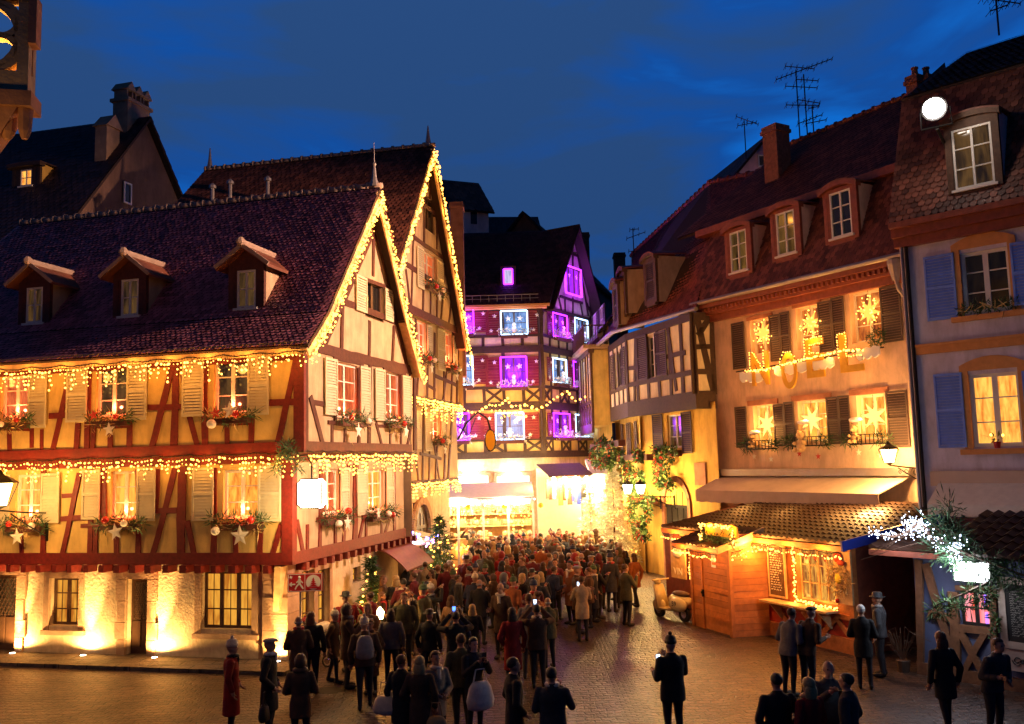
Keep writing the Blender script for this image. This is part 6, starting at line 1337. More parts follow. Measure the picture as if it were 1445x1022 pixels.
# ================================================================== lanterns
def lantern(name, label, fr, u, n, z0, z1, w, wall_n=0., side=0, W=40, col=WARM, g='lamp_yellow', bracket=True, arm=None, lit=True):
    t = T(name, label, 'street lamp', fr.w(u, n, z0), 'lanterns on the house walls')
    h = z1-z0; m = MB(fr)
    for a in range(4): c, s = math.cos(math.pi/4+a*math.pi/2), math.sin(math.pi/4+a*math.pi/2); m.tube([(u+c*w*.35, n+s*w*.35, z0), (u+c*w*.68, n+s*w*.68, z1)], .014, 4)
    m.lathe(u, n, [(w*.72, z1), (w*.5, z1+h*.2), (w*.18, z1+h*.38), (w*.12, z1+h*.5), (.02, z1+h*.62)], 8); m.lathe(u, n, [(.02, z0-h*.2), (w*.2, z0-h*.08), (w*.4, z0)], 8); m.build('frame', 'iron', t)
    m = MB(fr); m.lathe(u, n, [(w*.40, z0+.01), (w*.66, z1-.01)], 4); m.build('glass', g if lit else 'pane_dim', t)
    if bracket:
        m = MB(fr); un, nn_ = arm or (u, wall_n); m.tube([(un, nn_, z0-h*.5), ((u+un)/2, (n+nn_)/2, z0-h*.38), (u, n, z0-h*.2)], .022, 6); m.tube([(un, nn_, z0-h*1.6), ((u*.4+un*.6), (n*.4+nn_*.6), z0-h*1.0), (u*.75+un*.25, n*.75+nn_*.25, z0-h*.4)], .018, 6)
        for f_, r in ((.25, .13), (.5, .09), (.7, .06)):
            cu, cn = un+(u-un)*f_, nn_+(n-nn_)*f_; d = Vector((u-un, n-nn_)).normalized()
            m.tube([(cu+d.x*r*math.cos(i*.5)*(1-i/20), cn+d.y*r*math.cos(i*.5)*(1-i/20), z0-h*.75+r*math.sin(i*.5)*(1-i/20)) for i in range(15)], .012, 4)
        m.box(un-.04, un+.04, nn_-.01, nn_+.04, z0-h*1.8, z0-h*.3); m.build('bracket', 'iron', t)
    if lit: lamp('lamp_light', fr.w(u, n, (z0+z1)/2-.0), W, col, t, w*.7)
    return t
n = 1.7; b = pbox(FA1, (-26, 682, 22, 714), n)
lantern('wall_lantern', 'big glowing lantern on the long house at the left edge', FA1, (b[0]+b[1])/2, n, b[2], b[3], (b[1]-b[0])*.62, 0, W=190, col=(1, .46, .11), arm=((b[0]+b[1])/2, .0))
n = 1.1; b = pbox(FN, (1241, 634, 1268, 653), n); ub2 = FN.p(1297, 662, 0)[0]
lantern('wall_lantern', 'glowing lantern on a scrolled iron bracket at the corner of the peach house', FN, (b[0]+b[1])/2, n, b[2], b[3], (b[1]-b[0])*.62, W=480, arm=(.15, .05))
n = 1.5
for x, l in ((886, 'left of the two blazing wall lanterns on the ochre house'), (904, 'right of the two blazing wall lanterns on the ochre house')):
    b = pbox(FGl, (x-7, 684, x+7, 697), n); lantern('wall_lantern', l, FGl, (b[0]+b[1])/2, n, b[2], b[3], .34, W=620, col=(1, .58, .17), g='lamp_white')
b = pbox(FB0, (560, 688, 571, 706), .5); lantern('wall_lantern', 'unlit black iron lantern beside the stone arch', FB0, (b[0]+b[1])/2, .5, b[2], b[3], .3, lit=False)
# lit scalloped hanging sign at the house corner
n = .55; b = pbox(FA1, (423, 676, 457, 717), n); u0, u1, z0, z1 = b; k = .09
t = T('hanging_sign', 'blank glowing white sign with notched corners hanging at the corner of the long house', 'hanging sign', FA1.w(u0, n, z0))
pl = [(u0+k, z0), (u1-k, z0), (u1-k*.6, z0+k*.6), (u1, z0+k), (u1, z1-k), (u1-k*.6, z1-k*.6), (u1-k, z1), (u0+k, z1), (u0+k*.6, z1-k*.6), (u0, z1-k), (u0, z0+k), (u0+k*.6, z0+k*.6)]
MB(FA1).prism(pl, n-.12, n+.12).build('panel', 'lamp_white', t); m = MB(FA1); m.tube([(x, n+.13, z) for x, z in pl+pl[:1]], .02, 5); m.tube([((u0+u1)/2, n, z1), ((u0+u1)/2, n, z1+.35), ((u0+u1)/2-.3, .2, z1+.6), (.0, .02, z1+.55)], .022, 6); m.build('bracket', 'iron', t); lamp('sign_light', FA1.w((u0+u1)/2, n+.7, (z0+z1)/2), 30, (1, .55, .16), t, .2)
lamp('sign_light', FA1.w((u0+u1)/2-.2, n+.1, z0-.25), 26, (1, .6, .2), t, .2)
t = T('fir_garland', 'fir garland twisted over the bracket of the glowing corner sign', 'garland', FA1.w(0, .3, z1+.5)); f = MB(FA1)
for i in range(12): a = i/11; tuft(f, FA1, (-.25+.75*a, .3+.3*a, z1+.25+.55*math.sin(math.pi*a)), (.1, .09, .16), 40, .13, .013)
f.build('foliage', 'needles', t)
# red direction sign on a pole
sg_ = gp(424, 949); Fs = Fr(sg_.x, sg_.y, 6); b = pbox(Fs, (406, 809, 455, 835)); t = T('direction_sign', 'red sign with white arrow, walking figure and round tree emblem on a thin pole', 'sign', Fs.w(0, 0, 0))
MB(Fs).tube([(0, -.03, 0), (0, -.03, b[3])], .03, 8).build('pole', 'zinc', t); m = MB(Fs); r = .04; m.box(b[0], b[1], -.01, .02, b[2], b[3]); m.build('panel', 'sign_red', t)
m = MB(Fs); e = .012; Wd, Hh = b[1]-b[0], b[3]-b[2]; um = b[0]+Wd*.49
for q in ((b[0]+e, b[1]-e, b[3]-2*e, b[3]-e), (b[0]+e, b[1]-e, b[2]+e, b[2]+2*e), (b[0]+e, b[0]+2*e, b[2]+e, b[3]-e), (b[1]-2*e, b[1]-e, b[2]+e, b[3]-e), (um, um+e, b[2]+e, b[3]-e)): m.box(q[0], q[1], .02, .024, q[2], q[3])
m.build('border', 'sign_white', t); m = MB(Fs); zm = b[2]+Hh*.42; m.beam(b[0]+Wd*.07, zm, b[0]+Wd*.22, zm, .03, .02, .026); m.beam(b[0]+Wd*.06, zm, b[0]+Wd*.12, zm+Hh*.1, .03, .02, .027); m.beam(b[0]+Wd*.06, zm, b[0]+Wd*.12, zm-Hh*.1, .03, .02, .027); m.star(b[0]+Wd*.09, b[3]-Hh*.2, .02, .026, Hh*.12, Hh*.05); m.build('arrow', 'sign_white', t)
m = MB(Fs); c = b[0]+Wd*.34; m.ball((c, .022, b[2]+Hh*.79), (.035, .006, .035), 8, 5)
for a in ((0, .70, 0, .45, .06), (0, .47, .09, .16, .035), (0, .47, -.07, .3, .035), (-.07, .3, -.1, .14, .032), (.0, .66, .08, .48, .028), (0, .66, -.07, .5, .028)): m.beam(c+a[0], b[2]+Hh*a[1], c+a[2], b[2]+Hh*a[3], a[4], .02, .027)
m.build('walking_figure', 'sign_white', t); m = MB(Fs); c = b[0]+Wd*.74; z = b[2]+Hh*.5; m.tube([(c, .018, z), (c, .026, z)], Hh*.40, 24); m.build('emblem', 'sign_white', t); m = MB(Fs)
for i in range(4): y = z+Hh*.24-i*Hh*.12; m.prism([(c-.03-.025*i, y-Hh*.11), (c+.03+.025*i, y-Hh*.11), (c, y+Hh*.03)], .026, .03)
m.beam(c-Hh*.3, z-Hh*.29, c+Hh*.3, z-Hh*.29, Hh*.09, .026, .031); m.build('emblem_tree', 'sign_red', t)
# hanging shop sign on a wrought arm, rear gable corner
n = .1; sp = dp(692, 622, 38.5); Fq = Fr(sp.x, sp.y, 0); zt = dp(692, 606, 38.5).z; zb = dp(692, 637, 38.5).z; t = T('shop_sign', 'oval yellow shop sign under a curved wrought iron arm at the rear gable corner', 'hanging sign', tuple(sp))
m = MB(Fq); m.tube([(.22*math.cos(i*.5236), 0, (zt+zb)/2+(zt-zb)/2*math.sin(i*.5236)) for i in range(13)], .03, 6)
xb = FB1.w(UB1, .05, 0).x-sp.x; m.tube([(xb, -.3, zt-.4), (xb+.4, -.2, zt+.3), (-.5, 0, zt+.75), (-.1, 0, zt+.45), (0, 0, zt)], .045, 6); m.tube([(xb, -.3, zt+.2), (xb+.5, -.2, zt-.2), (-.6, 0, zt+.5)], .025, 5); m.build('bracket', 'iron', t)
m = MB(Fq); m.prism([(.2*math.cos(i*.5236), (zt+zb)/2+(zt-zb)/2*.93*math.sin(i*.5236)) for i in range(12)], -.03, .03); m.build('panel', 'gold_board', t)
# ================================================================== geranium boxes on the ochre house
def geranium(fr, px, n, label):
    u0, u1, z0, z1 = pbox(fr, px, n); t = T('geranium_box', label, 'flower box', fr.w((u0+u1)/2, n, z1), 'red geranium boxes')
    MB(fr).box(u0+.1, u1-.1, n-.16, n+.12, z1-.3, z1-.05).build('planter', 'planter_wood', t)
    f = MB(fr); q = MB(fr)
    for i in range(26):
        a, b = random.random(), random.random()**1.2; u = u0+(u1-u0)*(.5+(a-.5)*(1-.45*b)); z = z1-(z1-z0)*b
        tuft(f, fr, (u, n+.18, z), (.20, .14, .20), 60, .12, .04)
        for k in range(3):
            if random.random() < .55: tuft(q, fr, (u+random.gauss(0, .14), n+.32, z+random.gauss(0, .14)), (.045, .04, .045), 9, .05, .02)
    f.build('foliage', 'leaves', t); q.build('blossom', 'blossom_red', t); return t
geranium(FF, (836, 622, 878, 658), 1.0, 'wide red geranium box under the carved bay of the balcony house')
geranium(FHl, (876, 640, 918, 688), .35, 'red geranium box on the shaded side windows of the ochre house')
geranium(FGl, (926, 634, 960, 692), .25, 'red geranium box cascading under the lower shuttered window of the ochre house')
geranium(FGl, (892, 700, 926, 760), .6, 'tall red geranium planting beside the lanterns of the ochre house')
# ================================================================== centre stalls before the neon house
def xmas_tree(P, h, w, label, m='needles', bulbs=90, bulb='bulb_warm', k=1., name='christmas_tree'):
    t = T(name, label, 'christmas tree', tuple(P)); fr = Fr(P[0], P[1], 0); f = MB(fr); MB(fr).tube([(0, 0, 0), (0, 0, h*.97)], .06, 8, .01).build('trunk', 'timber_brown', t)
    br = MB(fr); q = MB(fr); L = int(h*7)
    for i in range(L):
        z = .15*h+.83*h*i/L; R = w/2*(1-(z/h)**1.1)*random.uniform(.85, 1.12)
        for j in range(max(4, int(13*(1-i/L)))):
            a = random.random()*6.283; e = Vector((R*math.cos(a), R*math.sin(a), -.18*R)); p0 = fr.w(0, 0, z)
            for s in range(int(5*k)+1):
                p = p0+e*((s+1)/(5*k+1))
                for _ in range(7): f.leaf(p+Vector((random.gauss(0, .03), random.gauss(0, .03), random.gauss(0, .03))), (e.normalized()*.6+Vector((random.gauss(0, .7), random.gauss(0, .7), random.gauss(.1, .5))))*.14, .013)
    f.build('crown', m, t)
    for i in range(bulbs): z = h*(.12+.86*(1-math.sqrt(random.random()))); R = w/2*(1-(z/h)**1.1)*1.04; a = random.random()*6.283; q.ball((R*math.cos(a), R*math.sin(a), z), .032, 6, 4)
    if bulbs: o = q.build('bulbs', bulb, t); o['kind'] = 'stuff'; lamp('tree_light', (P[0], P[1]-w*.5, h*.45), 8, ORANGE, t, .3)
    return t
xmas_tree((dp(865, 690, 41).x, 41, 0), 4.9, 2.5, 'tall white-flocked christmas tree glowing between stalls and ochre house', 'needles_flocked', 90, k=1.6)
xmas_tree((dp(832, 690, 43).x, 43, 0), 3.6, 1.7, 'smaller white-flocked tree left of the tall white christmas tree', 'needles_flocked', 40)
g1 = FG0.w(3.6, .75, 0); xmas_tree((g1.x, g1.y, 0), dp(488, 783, g1.y).z, 1.0, 'slim green lit christmas tree against the gable wall of the long house', bulbs=70)
g2 = gp(622, 852); xmas_tree((g2.x, g2.y, 0), dp(612, 724, g2.y).z, 1.7, 'green lit christmas tree beside the coloured-light stall', bulbs=80)
Fm = Fr(dp(680, 690, 42.5).x, 42.5, 1); u0, u1 = Fm.p(612, 700)[0], Fm.p(752, 700)[0]; za, zb2 = Fm.p(680, 690)[1], Fm.p(680, 702, 1.5)[1]
t = T('market_stall', 'long brightly lit market stall with white canvas roof before the neon house', 'market stall', Fm.w(u0, 0, 0))
m = MB(Fm); k = 24
for i in range(k): a, b = u0+(u1-u0)*i/k, u0+(u1-u0)*(i+1)/k; m.hexa([(a, 1.5, zb2), (b, 1.5, zb2), (b, -1, za+.25), (a, -1, za+.25), (a, 1.5, zb2-.03), (b, 1.5, zb2-.03), (b, -1, za+.2), (a, -1, za+.2)]); d = .07*(i % 2); m.box(a, b-.01, 1.49, 1.51, zb2-.3-d, zb2)
m.build('canopy', 'canvas_white', t)
m = MB(Fm); m.box(u0, u1, -.2, .9, .0, 1.0); m.box(u0, u1, -1.1, -1.0, 0, za); m.build('counter', 'wood_pale', t)
for i in range(5): u = u0+.05+(u1-u0-.1)*i/4; MB(Fm).box(u-.05, u+.05, 1.2, 1.3, 0, zb2).build('post', 'frame_white', t)
m = MB(Fm)
for i in range(3): m.box(u0+.1, u1-.1, -1.0, -.6, 1.3+.55*i, 1.34+.55*i)
m.build('shelf', 'wood_pale', t); m = MB(Fm)
for i in range(230):
    r = i % 4; u = random.uniform(u0+.15, u1-.15); n, z = ((-.75, 1.35), (-.75, 1.9), (-.75, 2.45), (random.uniform(-.1, .8), 1.0))[r]; s = random.uniform(.07, .17)
    if i % 3: m.box(u-s*.6, u+s*.6, n-s*.5, n+s*.5, z, z+s*2)
    else: m.ball((u, n, z+s), s, 7, 5)
o = m.build('wares', 'goods', t); o['kind'] = 'stuff'
for i in range(5):
    u = u0+.7+(u1-u0-1.4)*i/4; MB(Fm).ball((u, .2, zb2-.28), .17, 10, 7).build('lamp', 'lamp_white', t); lamp('lamp_light', Fm.w(u, .2, zb2-.3), 260, (1, .66, .26), t, .18)
curtain('light_string', 'white fairy lights along the canvas roof of the bright centre stall', Fm, [(u0, zb2), (u1, zb2)], 1.54, .2, .16, 'bulb_white', 34, lgap=2.2, r=.034, col=(1, .9, .7), group='white fairy lights')
for i in range(9): MB(Fm).ball((u0+.5+i*.55, 1.2, zb2-.2-.12*(i % 3)), .12, 8, 6).build('ornament', ('bauble_red', 'bauble_white', 'plush_yellow')[i % 3], t, True)
curtain('light_string', 'dense warm icicle lights hanging inside the front of the bright centre stall', Fm, [(u0+.1, zb2-.3), (u1-.1, zb2-.3)], 1.2, 1.0, .17, 'bulb_warm', 20, lgap=2.2, r=.045, group='warm light strings', per=.2)
curtain('light_string', 'warm bulbs outlining the counter of the bright centre stall', Fm, [(u0, 1.05), (u1, 1.05)], .95, .1, .14, 'bulb_warm', 12, lgap=2.2, icicle=False, r=.045, jit=.08, group='warm light strings')
# clothes stall
Ft = Fr(dp(796, 690, 43.5).x, 43.5, 18); u0, u1 = Ft.p(764, 690)[0], Ft.p(826, 690)[0]; za = Ft.p(796, 660)[1]
t = T('clothes_stall', 'clothes stall hung with red and blue garments under a dark awning', 'market stall', Ft.w(u0, 0, 0))
m = MB(Ft); m.hexa([(u0, 1.1, za-.35), (u1, 1.1, za-.35), (u1, -.6, za+.2), (u0, -.6, za+.2), (u0, 1.1, za-.4), (u1, 1.1, za-.4), (u1, -.6, za+.15), (u0, -.6, za+.15)]); m.build('awning', 'timber_brown', t)
m = MB(Ft); m.box(u0, u1, -.7, -.6, 0, za); m.box(u0, u1, 0, .6, 0, .95); m.build('counter', 'canvas_white', t)
for i in range(14):
    u = u0+.12+(u1-u0-.24)*i/13; h = random.uniform(.8, 1.2); m = MB(Ft); m.hexa([(u-.11, .62, za-.55-h), (u+.11, .62, za-.55-h), (u+.07, .62, za-.5), (u-.07, .62, za-.5), (u-.11, .55, za-.55-h), (u+.11, .55, za-.55-h), (u+.07, .55, za-.5), (u-.07, .55, za-.5)]); m.build('garment', ('panel_red', 'blossom_red', 'star_white', 'panel_red', 'plush_orange', 'bauble_red', 'goods', 'panel_red', 'blue_paint', 'panel_blue', 'blue_paint', 'board_black', 'board_black', 'plush_green')[i], t)
m = MB(Ft)
for i in range(90): u = random.uniform(u0, u1); m.ball((u, random.uniform(.05, .6), .95+random.random()*.35), random.uniform(.05, .11), 6, 5)
o = m.build('wares', 'blossom_red', t); o['kind'] = 'stuff'
for i in range(4): u = u0+.3+(u1-u0-.6)*i/3; MB(Ft).ball((u, .9, za-.5), .11, 8, 6).build('lamp', 'lamp_white', t); lamp('lamp_light', Ft.w(u, 1.0, za-.6), 150, (1, .68, .27), t, .15)
curtain('light_string', 'warm icicle lights along the dark awning of the clothes stall', Ft, [(u0, za-.4), (u1, za-.4)], 1.12, .5, .16, 'bulb_warm', 14, lgap=2., r=.045, per=.18, group='warm light strings')
# small white pavilion stall
Fp = Fr(dp(848, 690, 44).x, 44, 8); u0, u1 = Fp.p(834, 690)[0], Fp.p(862, 690)[0]; za = Fp.p(848, 668)[1]; t = T('pavilion_stall', 'small white glowing stall behind the white christmas tree', 'market stall', Fp.w(u0, 0, 0))
m = MB(Fp); m.box(u0, u1, -1, 0, 0, 1); m.box(u0, u1, -1.1, -1, 0, za); m.build('counter', 'canvas_white', t); m = MB(Fp); m.hexa([(u0-.2, .9, za), (u1+.2, .9, za), (u1, -1.1, za+.7), (u0, -1.1, za+.7), (u0-.2, .9, za-.2), (u1+.2, .9, za-.2), (u1, -1.1, za+.5), (u0, -1.1, za+.5)]); m.build('roof', 'canvas_white', t); MB(Fp).box(u0+.2, u1-.2, -.6, -.4, za-.3, za-.18).build('lamp', 'lamp_white', t); lamp('lamp_light', Fp.w((u0+u1)/2, .2, za-.5), 190, (1, .68, .27), t, .2)
# ================================================================== coloured-light stall by the gable end
cs = gp(588, 850); Fc = Fr(cs.x, cs.y, 70); t = T('sweets_stall', 'small stall with bright plush sweets and coloured lights at the far end of the gable', 'market stall', Fc.w(0, 0, 0))
Cz = dp(588, 757, cs.y).z; m = MB(Fc); m.box(-1.6, 1.4, -1.1, -.1, 0, .95); m.box(-1.6, 1.4, -1.2, -1.1, 0, Cz); m.build('counter', 'wood_red', t)
m = MB(Fc); m.hexa([(-1.8, .5, Cz-.2), (1.6, .5, Cz-.2), (1.6, -1.2, Cz+.2), (-1.8, -1.2, Cz+.2), (-1.8, .5, Cz-.26), (1.6, .5, Cz-.26), (1.6, -1.2, Cz+.14), (-1.8, -1.2, Cz+.14)]); m.build('awning', 'canvas_white', t)
for u in (-1.7, 1.5): MB(Fc).tube([(u, .4, 0), (u, .4, Cz-.2)], .035, 6).build('post', 'frame_white', t)
Fd = Fr(cs.x, cs.y-1.7, 4)
for x, y, r, mm, l in ((569, 785, .30, 'plush_green', 'round green plush head on the sweets stall'), (564, 797, .34, 'plush_orange', 'orange swirl lollipop figure on the sweets stall'), (583, 773, .26, 'plush_yellow', 'yellow star figure on the sweets stall'), (568, 768, .22, 'plush_orange', 'glowing orange lantern figure on the sweets stall')):
    p = dp(x, y, cs.y-.4); f_ = Fr(p.x, p.y, 6); q = T('plush_figure', l, 'decoration', tuple(p), 'plush figures on the sweets stall'); m = MB(f_)
    if 'star' in l: m.star(0, p.z, -.06, .08, r, r*.45)
    else: m.ball((0, 0, p.z), (r, .12, r*.85), 12, 8)
    m.build('body', mm, q, True); m = MB(f_); m.ball((-r*.3, .12, p.z+r*.15), .04, 6, 5); m.ball((r*.3, .12, p.z+r*.15), .04, 6, 5); m.build('eyes', 'eye_dark', q)
for cl_, pts, bb in (((.5, .45, 1), ((560, 735), (572, 752), (590, 757), (606, 760), (616, 757)), 'bulb_blue'), ((1, .6, .9), ((566, 745), (584, 762), (600, 772), (612, 764)), 'bulb_pinkish'), ((.6, 1, .6), ((566, 752), (578, 750), (592, 760)), 'bulb_green'), ((.9, .92, 1), ((579, 758), (580, 780), (580, 796)), 'bulb_white')):
    p0 = dp(590, 757, cs.y-.6); f_ = Fr(p0.x, p0.y, 10); curtain('light_string', {'bulb_blue': 'blue', 'bulb_pinkish': 'pink', 'bulb_green': 'green', 'bulb_white': 'white vertical'}[bb]+' bulbs strung on the sweets stall', f_, [f_.p(*q) for q in pts], .05, .1, .17, bb, 9, lgap=1.2, icicle=False, jit=.09, r=.04, col=cl_)
m = T('shop_awning', 'small curved dark red awning over the gable-side shop door', 'awning', FG0.w(5.6, 0, 2)); q = MB(FG0); a = pbox(FG0, (527, 770, 556, 800)); K = 6
for i in range(K): x, y = i/K, (i+1)/K; f1 = lambda s: (1.1*s, a[3]-(a[3]-a[2])*s**1.8); (n0, z0), (n1, z1) = f1(x), f1(y); q.hexa([(a[0], n0, z0), (a[1]+.8, n0, z0), (a[1]+.8, n1, z1), (a[0], n1, z1), (a[0], n0, z0-.05), (a[1]+.8, n0, z0-.05), (a[1]+.8, n1, z1-.05), (a[0], n1, z1-.05)])
q.build('canopy', 'wood_red', m)
# standing table, glass candle lantern
tp = gp(592, 902); Ftb = Fr(tp.x, tp.y, 0); t = T('standing_table', 'tall round standing table with white top beside the sweets stall', 'table', tuple(tp)); MB(Ftb).lathe(0, 0, [(.42, 1.05), (.43, 1.09), (.42, 1.1)], 20).build('tabletop', 'star_white', t); MB(Ftb).lathe(0, 0, [(.3, 0), (.28, .04), (.2, .06), (.2, 1.05)], 14).build('base', 'timber_dark', t)
for dx in (-.15, .12): 
    c = tag(MB(Ftb).lathe(dx, .1, [(.03, 1.1), (.045, 1.2), (.04, 1.2)], 8).build('cup', 'star_white', loc=(tp.x+dx, tp.y+.1, 1.1)), 'white cup %s on the standing table' % ('at left' if dx < 0 else 'at right'), 'cup', 'cups on the standing table')
tp2 = gp(537, 930); Fl2 = Fr(tp2.x, tp2.y, 0); t = T('candle_lantern', 'small candle lantern glowing on a thin post in the crowd', 'lantern', tuple(tp2)); zl_ = dp(537, 868, tp2.y).z; MB(Fl2).tube([(0, 0, 0), (0, 0, zl_-.1)], .03, 8).build('post', 'iron', t); MB(Fl2).lathe(0, 0, [(.07, zl_-.1), (.11, zl_+.08), (.02, zl_+.2)], 8).build('shade', 'lamp_yellow', t); lamp('candle_light', (tp2.x, tp2.y-.2, zl_), 16, ORANGE, t, .1)
mh = gp(467, 974); t = tag(MB(Fr(mh.x, mh.y, 0)).lathe(0, 0, [(.32, .002), (.32, .006), (.3, .007)], 20).build('manhole_cover', 'iron', loc=(mh.x, mh.y, 0)), 'round iron manhole cover in the cobbles', 'manhole cover')
# ================================================================== people
DG = None
def person_mesh(name, hem=.55, fem=False, step=0., armL='down', armR='down', lean=0., seed=0, skirt=False):
    m = MB(WORLD); rnd = random.Random(seed); sh = .19 if fem else .22; wd = 1.02 if fem else 1.16
    y = lambda z: lean*max(0, z-.9)                      # forward lean (+Y is forward)
    kn = {}
    for s in (-1, 1):
        f = step*s; hip = (s*.09, 0, .92); knee = (s*.10, f*.55+.03, .50); ank = (s*.105, f-.02, .09)
        m.tube([hip, (s*.095, f*.25+.02, .72)], .092*wd, 10, .078*wd); m.tube([(s*.095, f*.25+.02, .74), knee], .080*wd, 10, .060*wd); m.ball(knee, .062*wd, 10, 7); m.tube([knee, (s*.103, f*.8-.0, .3), ank], .060*wd, 10, .043)
        m.ball((s*.11, f+.06, .045), (.048, .135, .05), 12, 7); m.ball((s*.108, f-.03, .07), (.045, .06, .07), 10, 7)
    ring = [(hem, (.20 if skirt else .185)*wd, .16), (.80, .188*wd, .145), (.92, .185*wd, .138), (1.06, (.150 if fem else .170)*wd, .125), (1.20, .178*wd, .138), (1.30, .185*wd, .14), (1.37, .18*wd, .128), (1.415, .145*wd, .108), (1.46, .085, .085), (1.50, .066, .07)]
    if hem > .78: ring = [(hem, .185*wd, .142)]+ring[2:]
    k = 20; idx = []
    for z, a, b in ring: idx.append([m.pt(a*math.cos(2*math.pi*i/k), y(z)+b*math.sin(2*math.pi*i/k)-(.01 if z > 1.2 else 0), z) for i in range(k)])
    for r0, r1 in zip(idx, idx[1:]):
        for i in range(k): m.face([r0[i], r0[(i+1) % k], r1[(i+1) % k], r1[i]])
    m.face(idx[0][::-1]); m.face(idx[-1])
    hands = []; fing = MB(WORLD)
    for s, mode in ((-1, armL), (1, armR)):
        S = (s*(sh-.02), y(1.4), 1.365)
        E_, Wt = {'down': ((s*(sh+.07), y(1.1)-.03, 1.11), (s*(sh+.065), y(.9)+.05, .87)), 'swing': ((s*(sh+.06), y(1.1)-.1, 1.12), (s*(sh+.05), -.02, .88)), 'phone': ((s*(sh+.06), y(1.15)+.12, 1.13), (s*.07, y(1.4)+.34, 1.36)),
                  'up': ((s*(sh+.13), y(1.4)+.16, 1.36), (s*.09, y(1.6)+.30, 1.62)), 'front': ((s*(sh+.07), y(1.1)+.02, 1.10), (s*.07, y(1.05)+.25, 1.04)), 'pocket': ((s*(sh+.10), y(1.1)-.05, 1.11), (s*(sh-.02), y(.95)+.11, .93)), 'hold': ((s*(sh+.05), y(1.1)+.0, 1.10), (s*(sh-.02), y(1.1)+.27, 1.13))}[mode]
        m.ball(S, .080, 10, 7); m.tube([S, E_], .075, 10, .064); m.ball(E_, .064, 10, 7); m.tube([E_, Wt], .063, 10, .050)
        d = (Vector(Wt)-Vector(E_)).normalized(); hc = Vector(Wt)+d*.06; m.tube([tuple(Vector(Wt)-d*.01), tuple(hc+d*.02)], .034, 8, .036); hands.append(hc)
        sd = d.cross(Vector((0, 1, 0)) if abs(d.y) < .8 else Vector((1, 0, 0))).normalized(); cu = sd.cross(d)
        if cu.y < 0 and abs(d.z) < .8: cu = -cu
        for q in range(4):
            b = hc+d*.03+sd*(-.030+.020*q); L = (.070, .082, .076, .058)[q]; m2 = b+d*L*.5+cu*.008; fing.tube([tuple(b-d*.02), tuple(m2), tuple(m2+d*L*.45+cu*.028)], .0095, 6, .0075)
        b = hc-sd*.035-d*.02; fing.tube([tuple(b), tuple(b-sd*.025+d*.03+cu*.01), tuple(b-sd*.02+d*.06+cu*.03)], .011, 6, .009)
    hy = y(1.6)+.015; H = (0, hy, 1.605)
    m.tube([(0, y(1.45), 1.44), (0, hy, 1.56)], .056, 10, .052); m.ball((0, hy-.012, 1.625), (.076, .096, .100), 16, 11); m.ball((0, hy+.012, 1.565), (.060, .076, .078), 14, 9)
    m.ball((0, hy+.092, 1.592), (.014, .022, .022), 8, 6); m.ball((0, hy+.086, 1.556), (.026, .010, .010), 8, 5); m.ball((0, hy+.07, 1.525), (.024, .02, .018), 8, 6)
    for s in (-1, 1): m.ball((s*.077, hy-.01, 1.595), (.014, .024, .034), 8, 6); m.ball((s*.03, hy+.078, 1.632), (.026, .014, .009), 8, 5)
    o = m.build(name, 'coat'); md = o.modifiers.new('r', 'REMESH'); md.mode = 'VOXEL'; md.voxel_size = .0135
    sm = o.modifiers.new('s', 'SMOOTH'); sm.iterations = 6; sm.factor = .55
    dg = bpy.context.evaluated_depsgraph_get(); me = bpy.data.meshes.new_from_object(o.evaluated_get(dg)); old = o.data; bpy.data.objects.remove(o); bpy.data.meshes.remove(old)
    me.materials.clear(); [me.materials.append(MATS[q]) for q in ('coat', 'trousers', 'shoe', 'skin', 'eye_dark')]
    bm = bmesh.new(); bm.from_mesh(me); base = len(bm.verts)
    for f in bm.faces:
        c = f.calc_center_median(); f.smooth = True; mi = 0
        if (c-Vector(H)).length < .135 and c.z > 1.485: mi = 3
        elif min((c-h).length for h in hands) < .070: mi = 3
        elif c.z < .10: mi = 2
        elif c.z < hem-.004: mi = 1
        f.material_index = mi
    fm = bpy.data.meshes.new('f'); fm.from_pydata(fing.v, [], fing.f); em = MB(WORLD)
    for s in (-1, 1): em.ball((s*.031, hy+.080, 1.616), (.013, .007, .009), 8, 5)
    bm2 = bmesh.new(); bm2.from_mesh(fm); bm2.to_mesh(fm); bm2.free()
    n0 = len(bm.faces); bm.from_mesh(fm); bm.faces.ensure_lookup_table()
    for f in bm.faces[n0:]: f.material_index = 3; f.smooth = True
    n1 = len(bm.faces); fm2 = bpy.data.meshes.new('e'); fm2.from_pydata(em.v, [], em.f); bm.from_mesh(fm2); bm.faces.ensure_lookup_table()
    for f in bm.faces[n1:]: f.material_index = 4
    bm.to_mesh(me); bm.free(); bpy.data.meshes.remove(fm); bpy.data.meshes.remove(fm2); me.name = name
    return me, hy, hands
BODY = {}
for nm, kw_ in dict(m_stand=dict(hem=.82), m_long=dict(hem=.52, armR='pocket', armL='pocket'), m_photo=dict(hem=.80, armL='up', armR='up'), m_phone=dict(hem=.72, armL='hold', armR='phone'), m_walk=dict(hem=.82, step=.17, armL='swing', lean=.05),
        w_stand=dict(hem=.60, fem=True, armR='hold'), w_long=dict(hem=.42, fem=True, armL='pocket', armR='down', skirt=True), w_walk=dict(hem=.62, fem=True, step=.15, lean=.05, armR='swing'), w_front=dict(hem=.66, fem=True, armL='front', armR='front'), w_photo=dict(hem=.60, fem=True, armL='phone', armR='phone'), m_lean=dict(hem=.82, lean=.28, armL='front', armR='hold')).items():
    BODY[nm] = person_mesh('person_body', seed=len(BODY), **kw_)
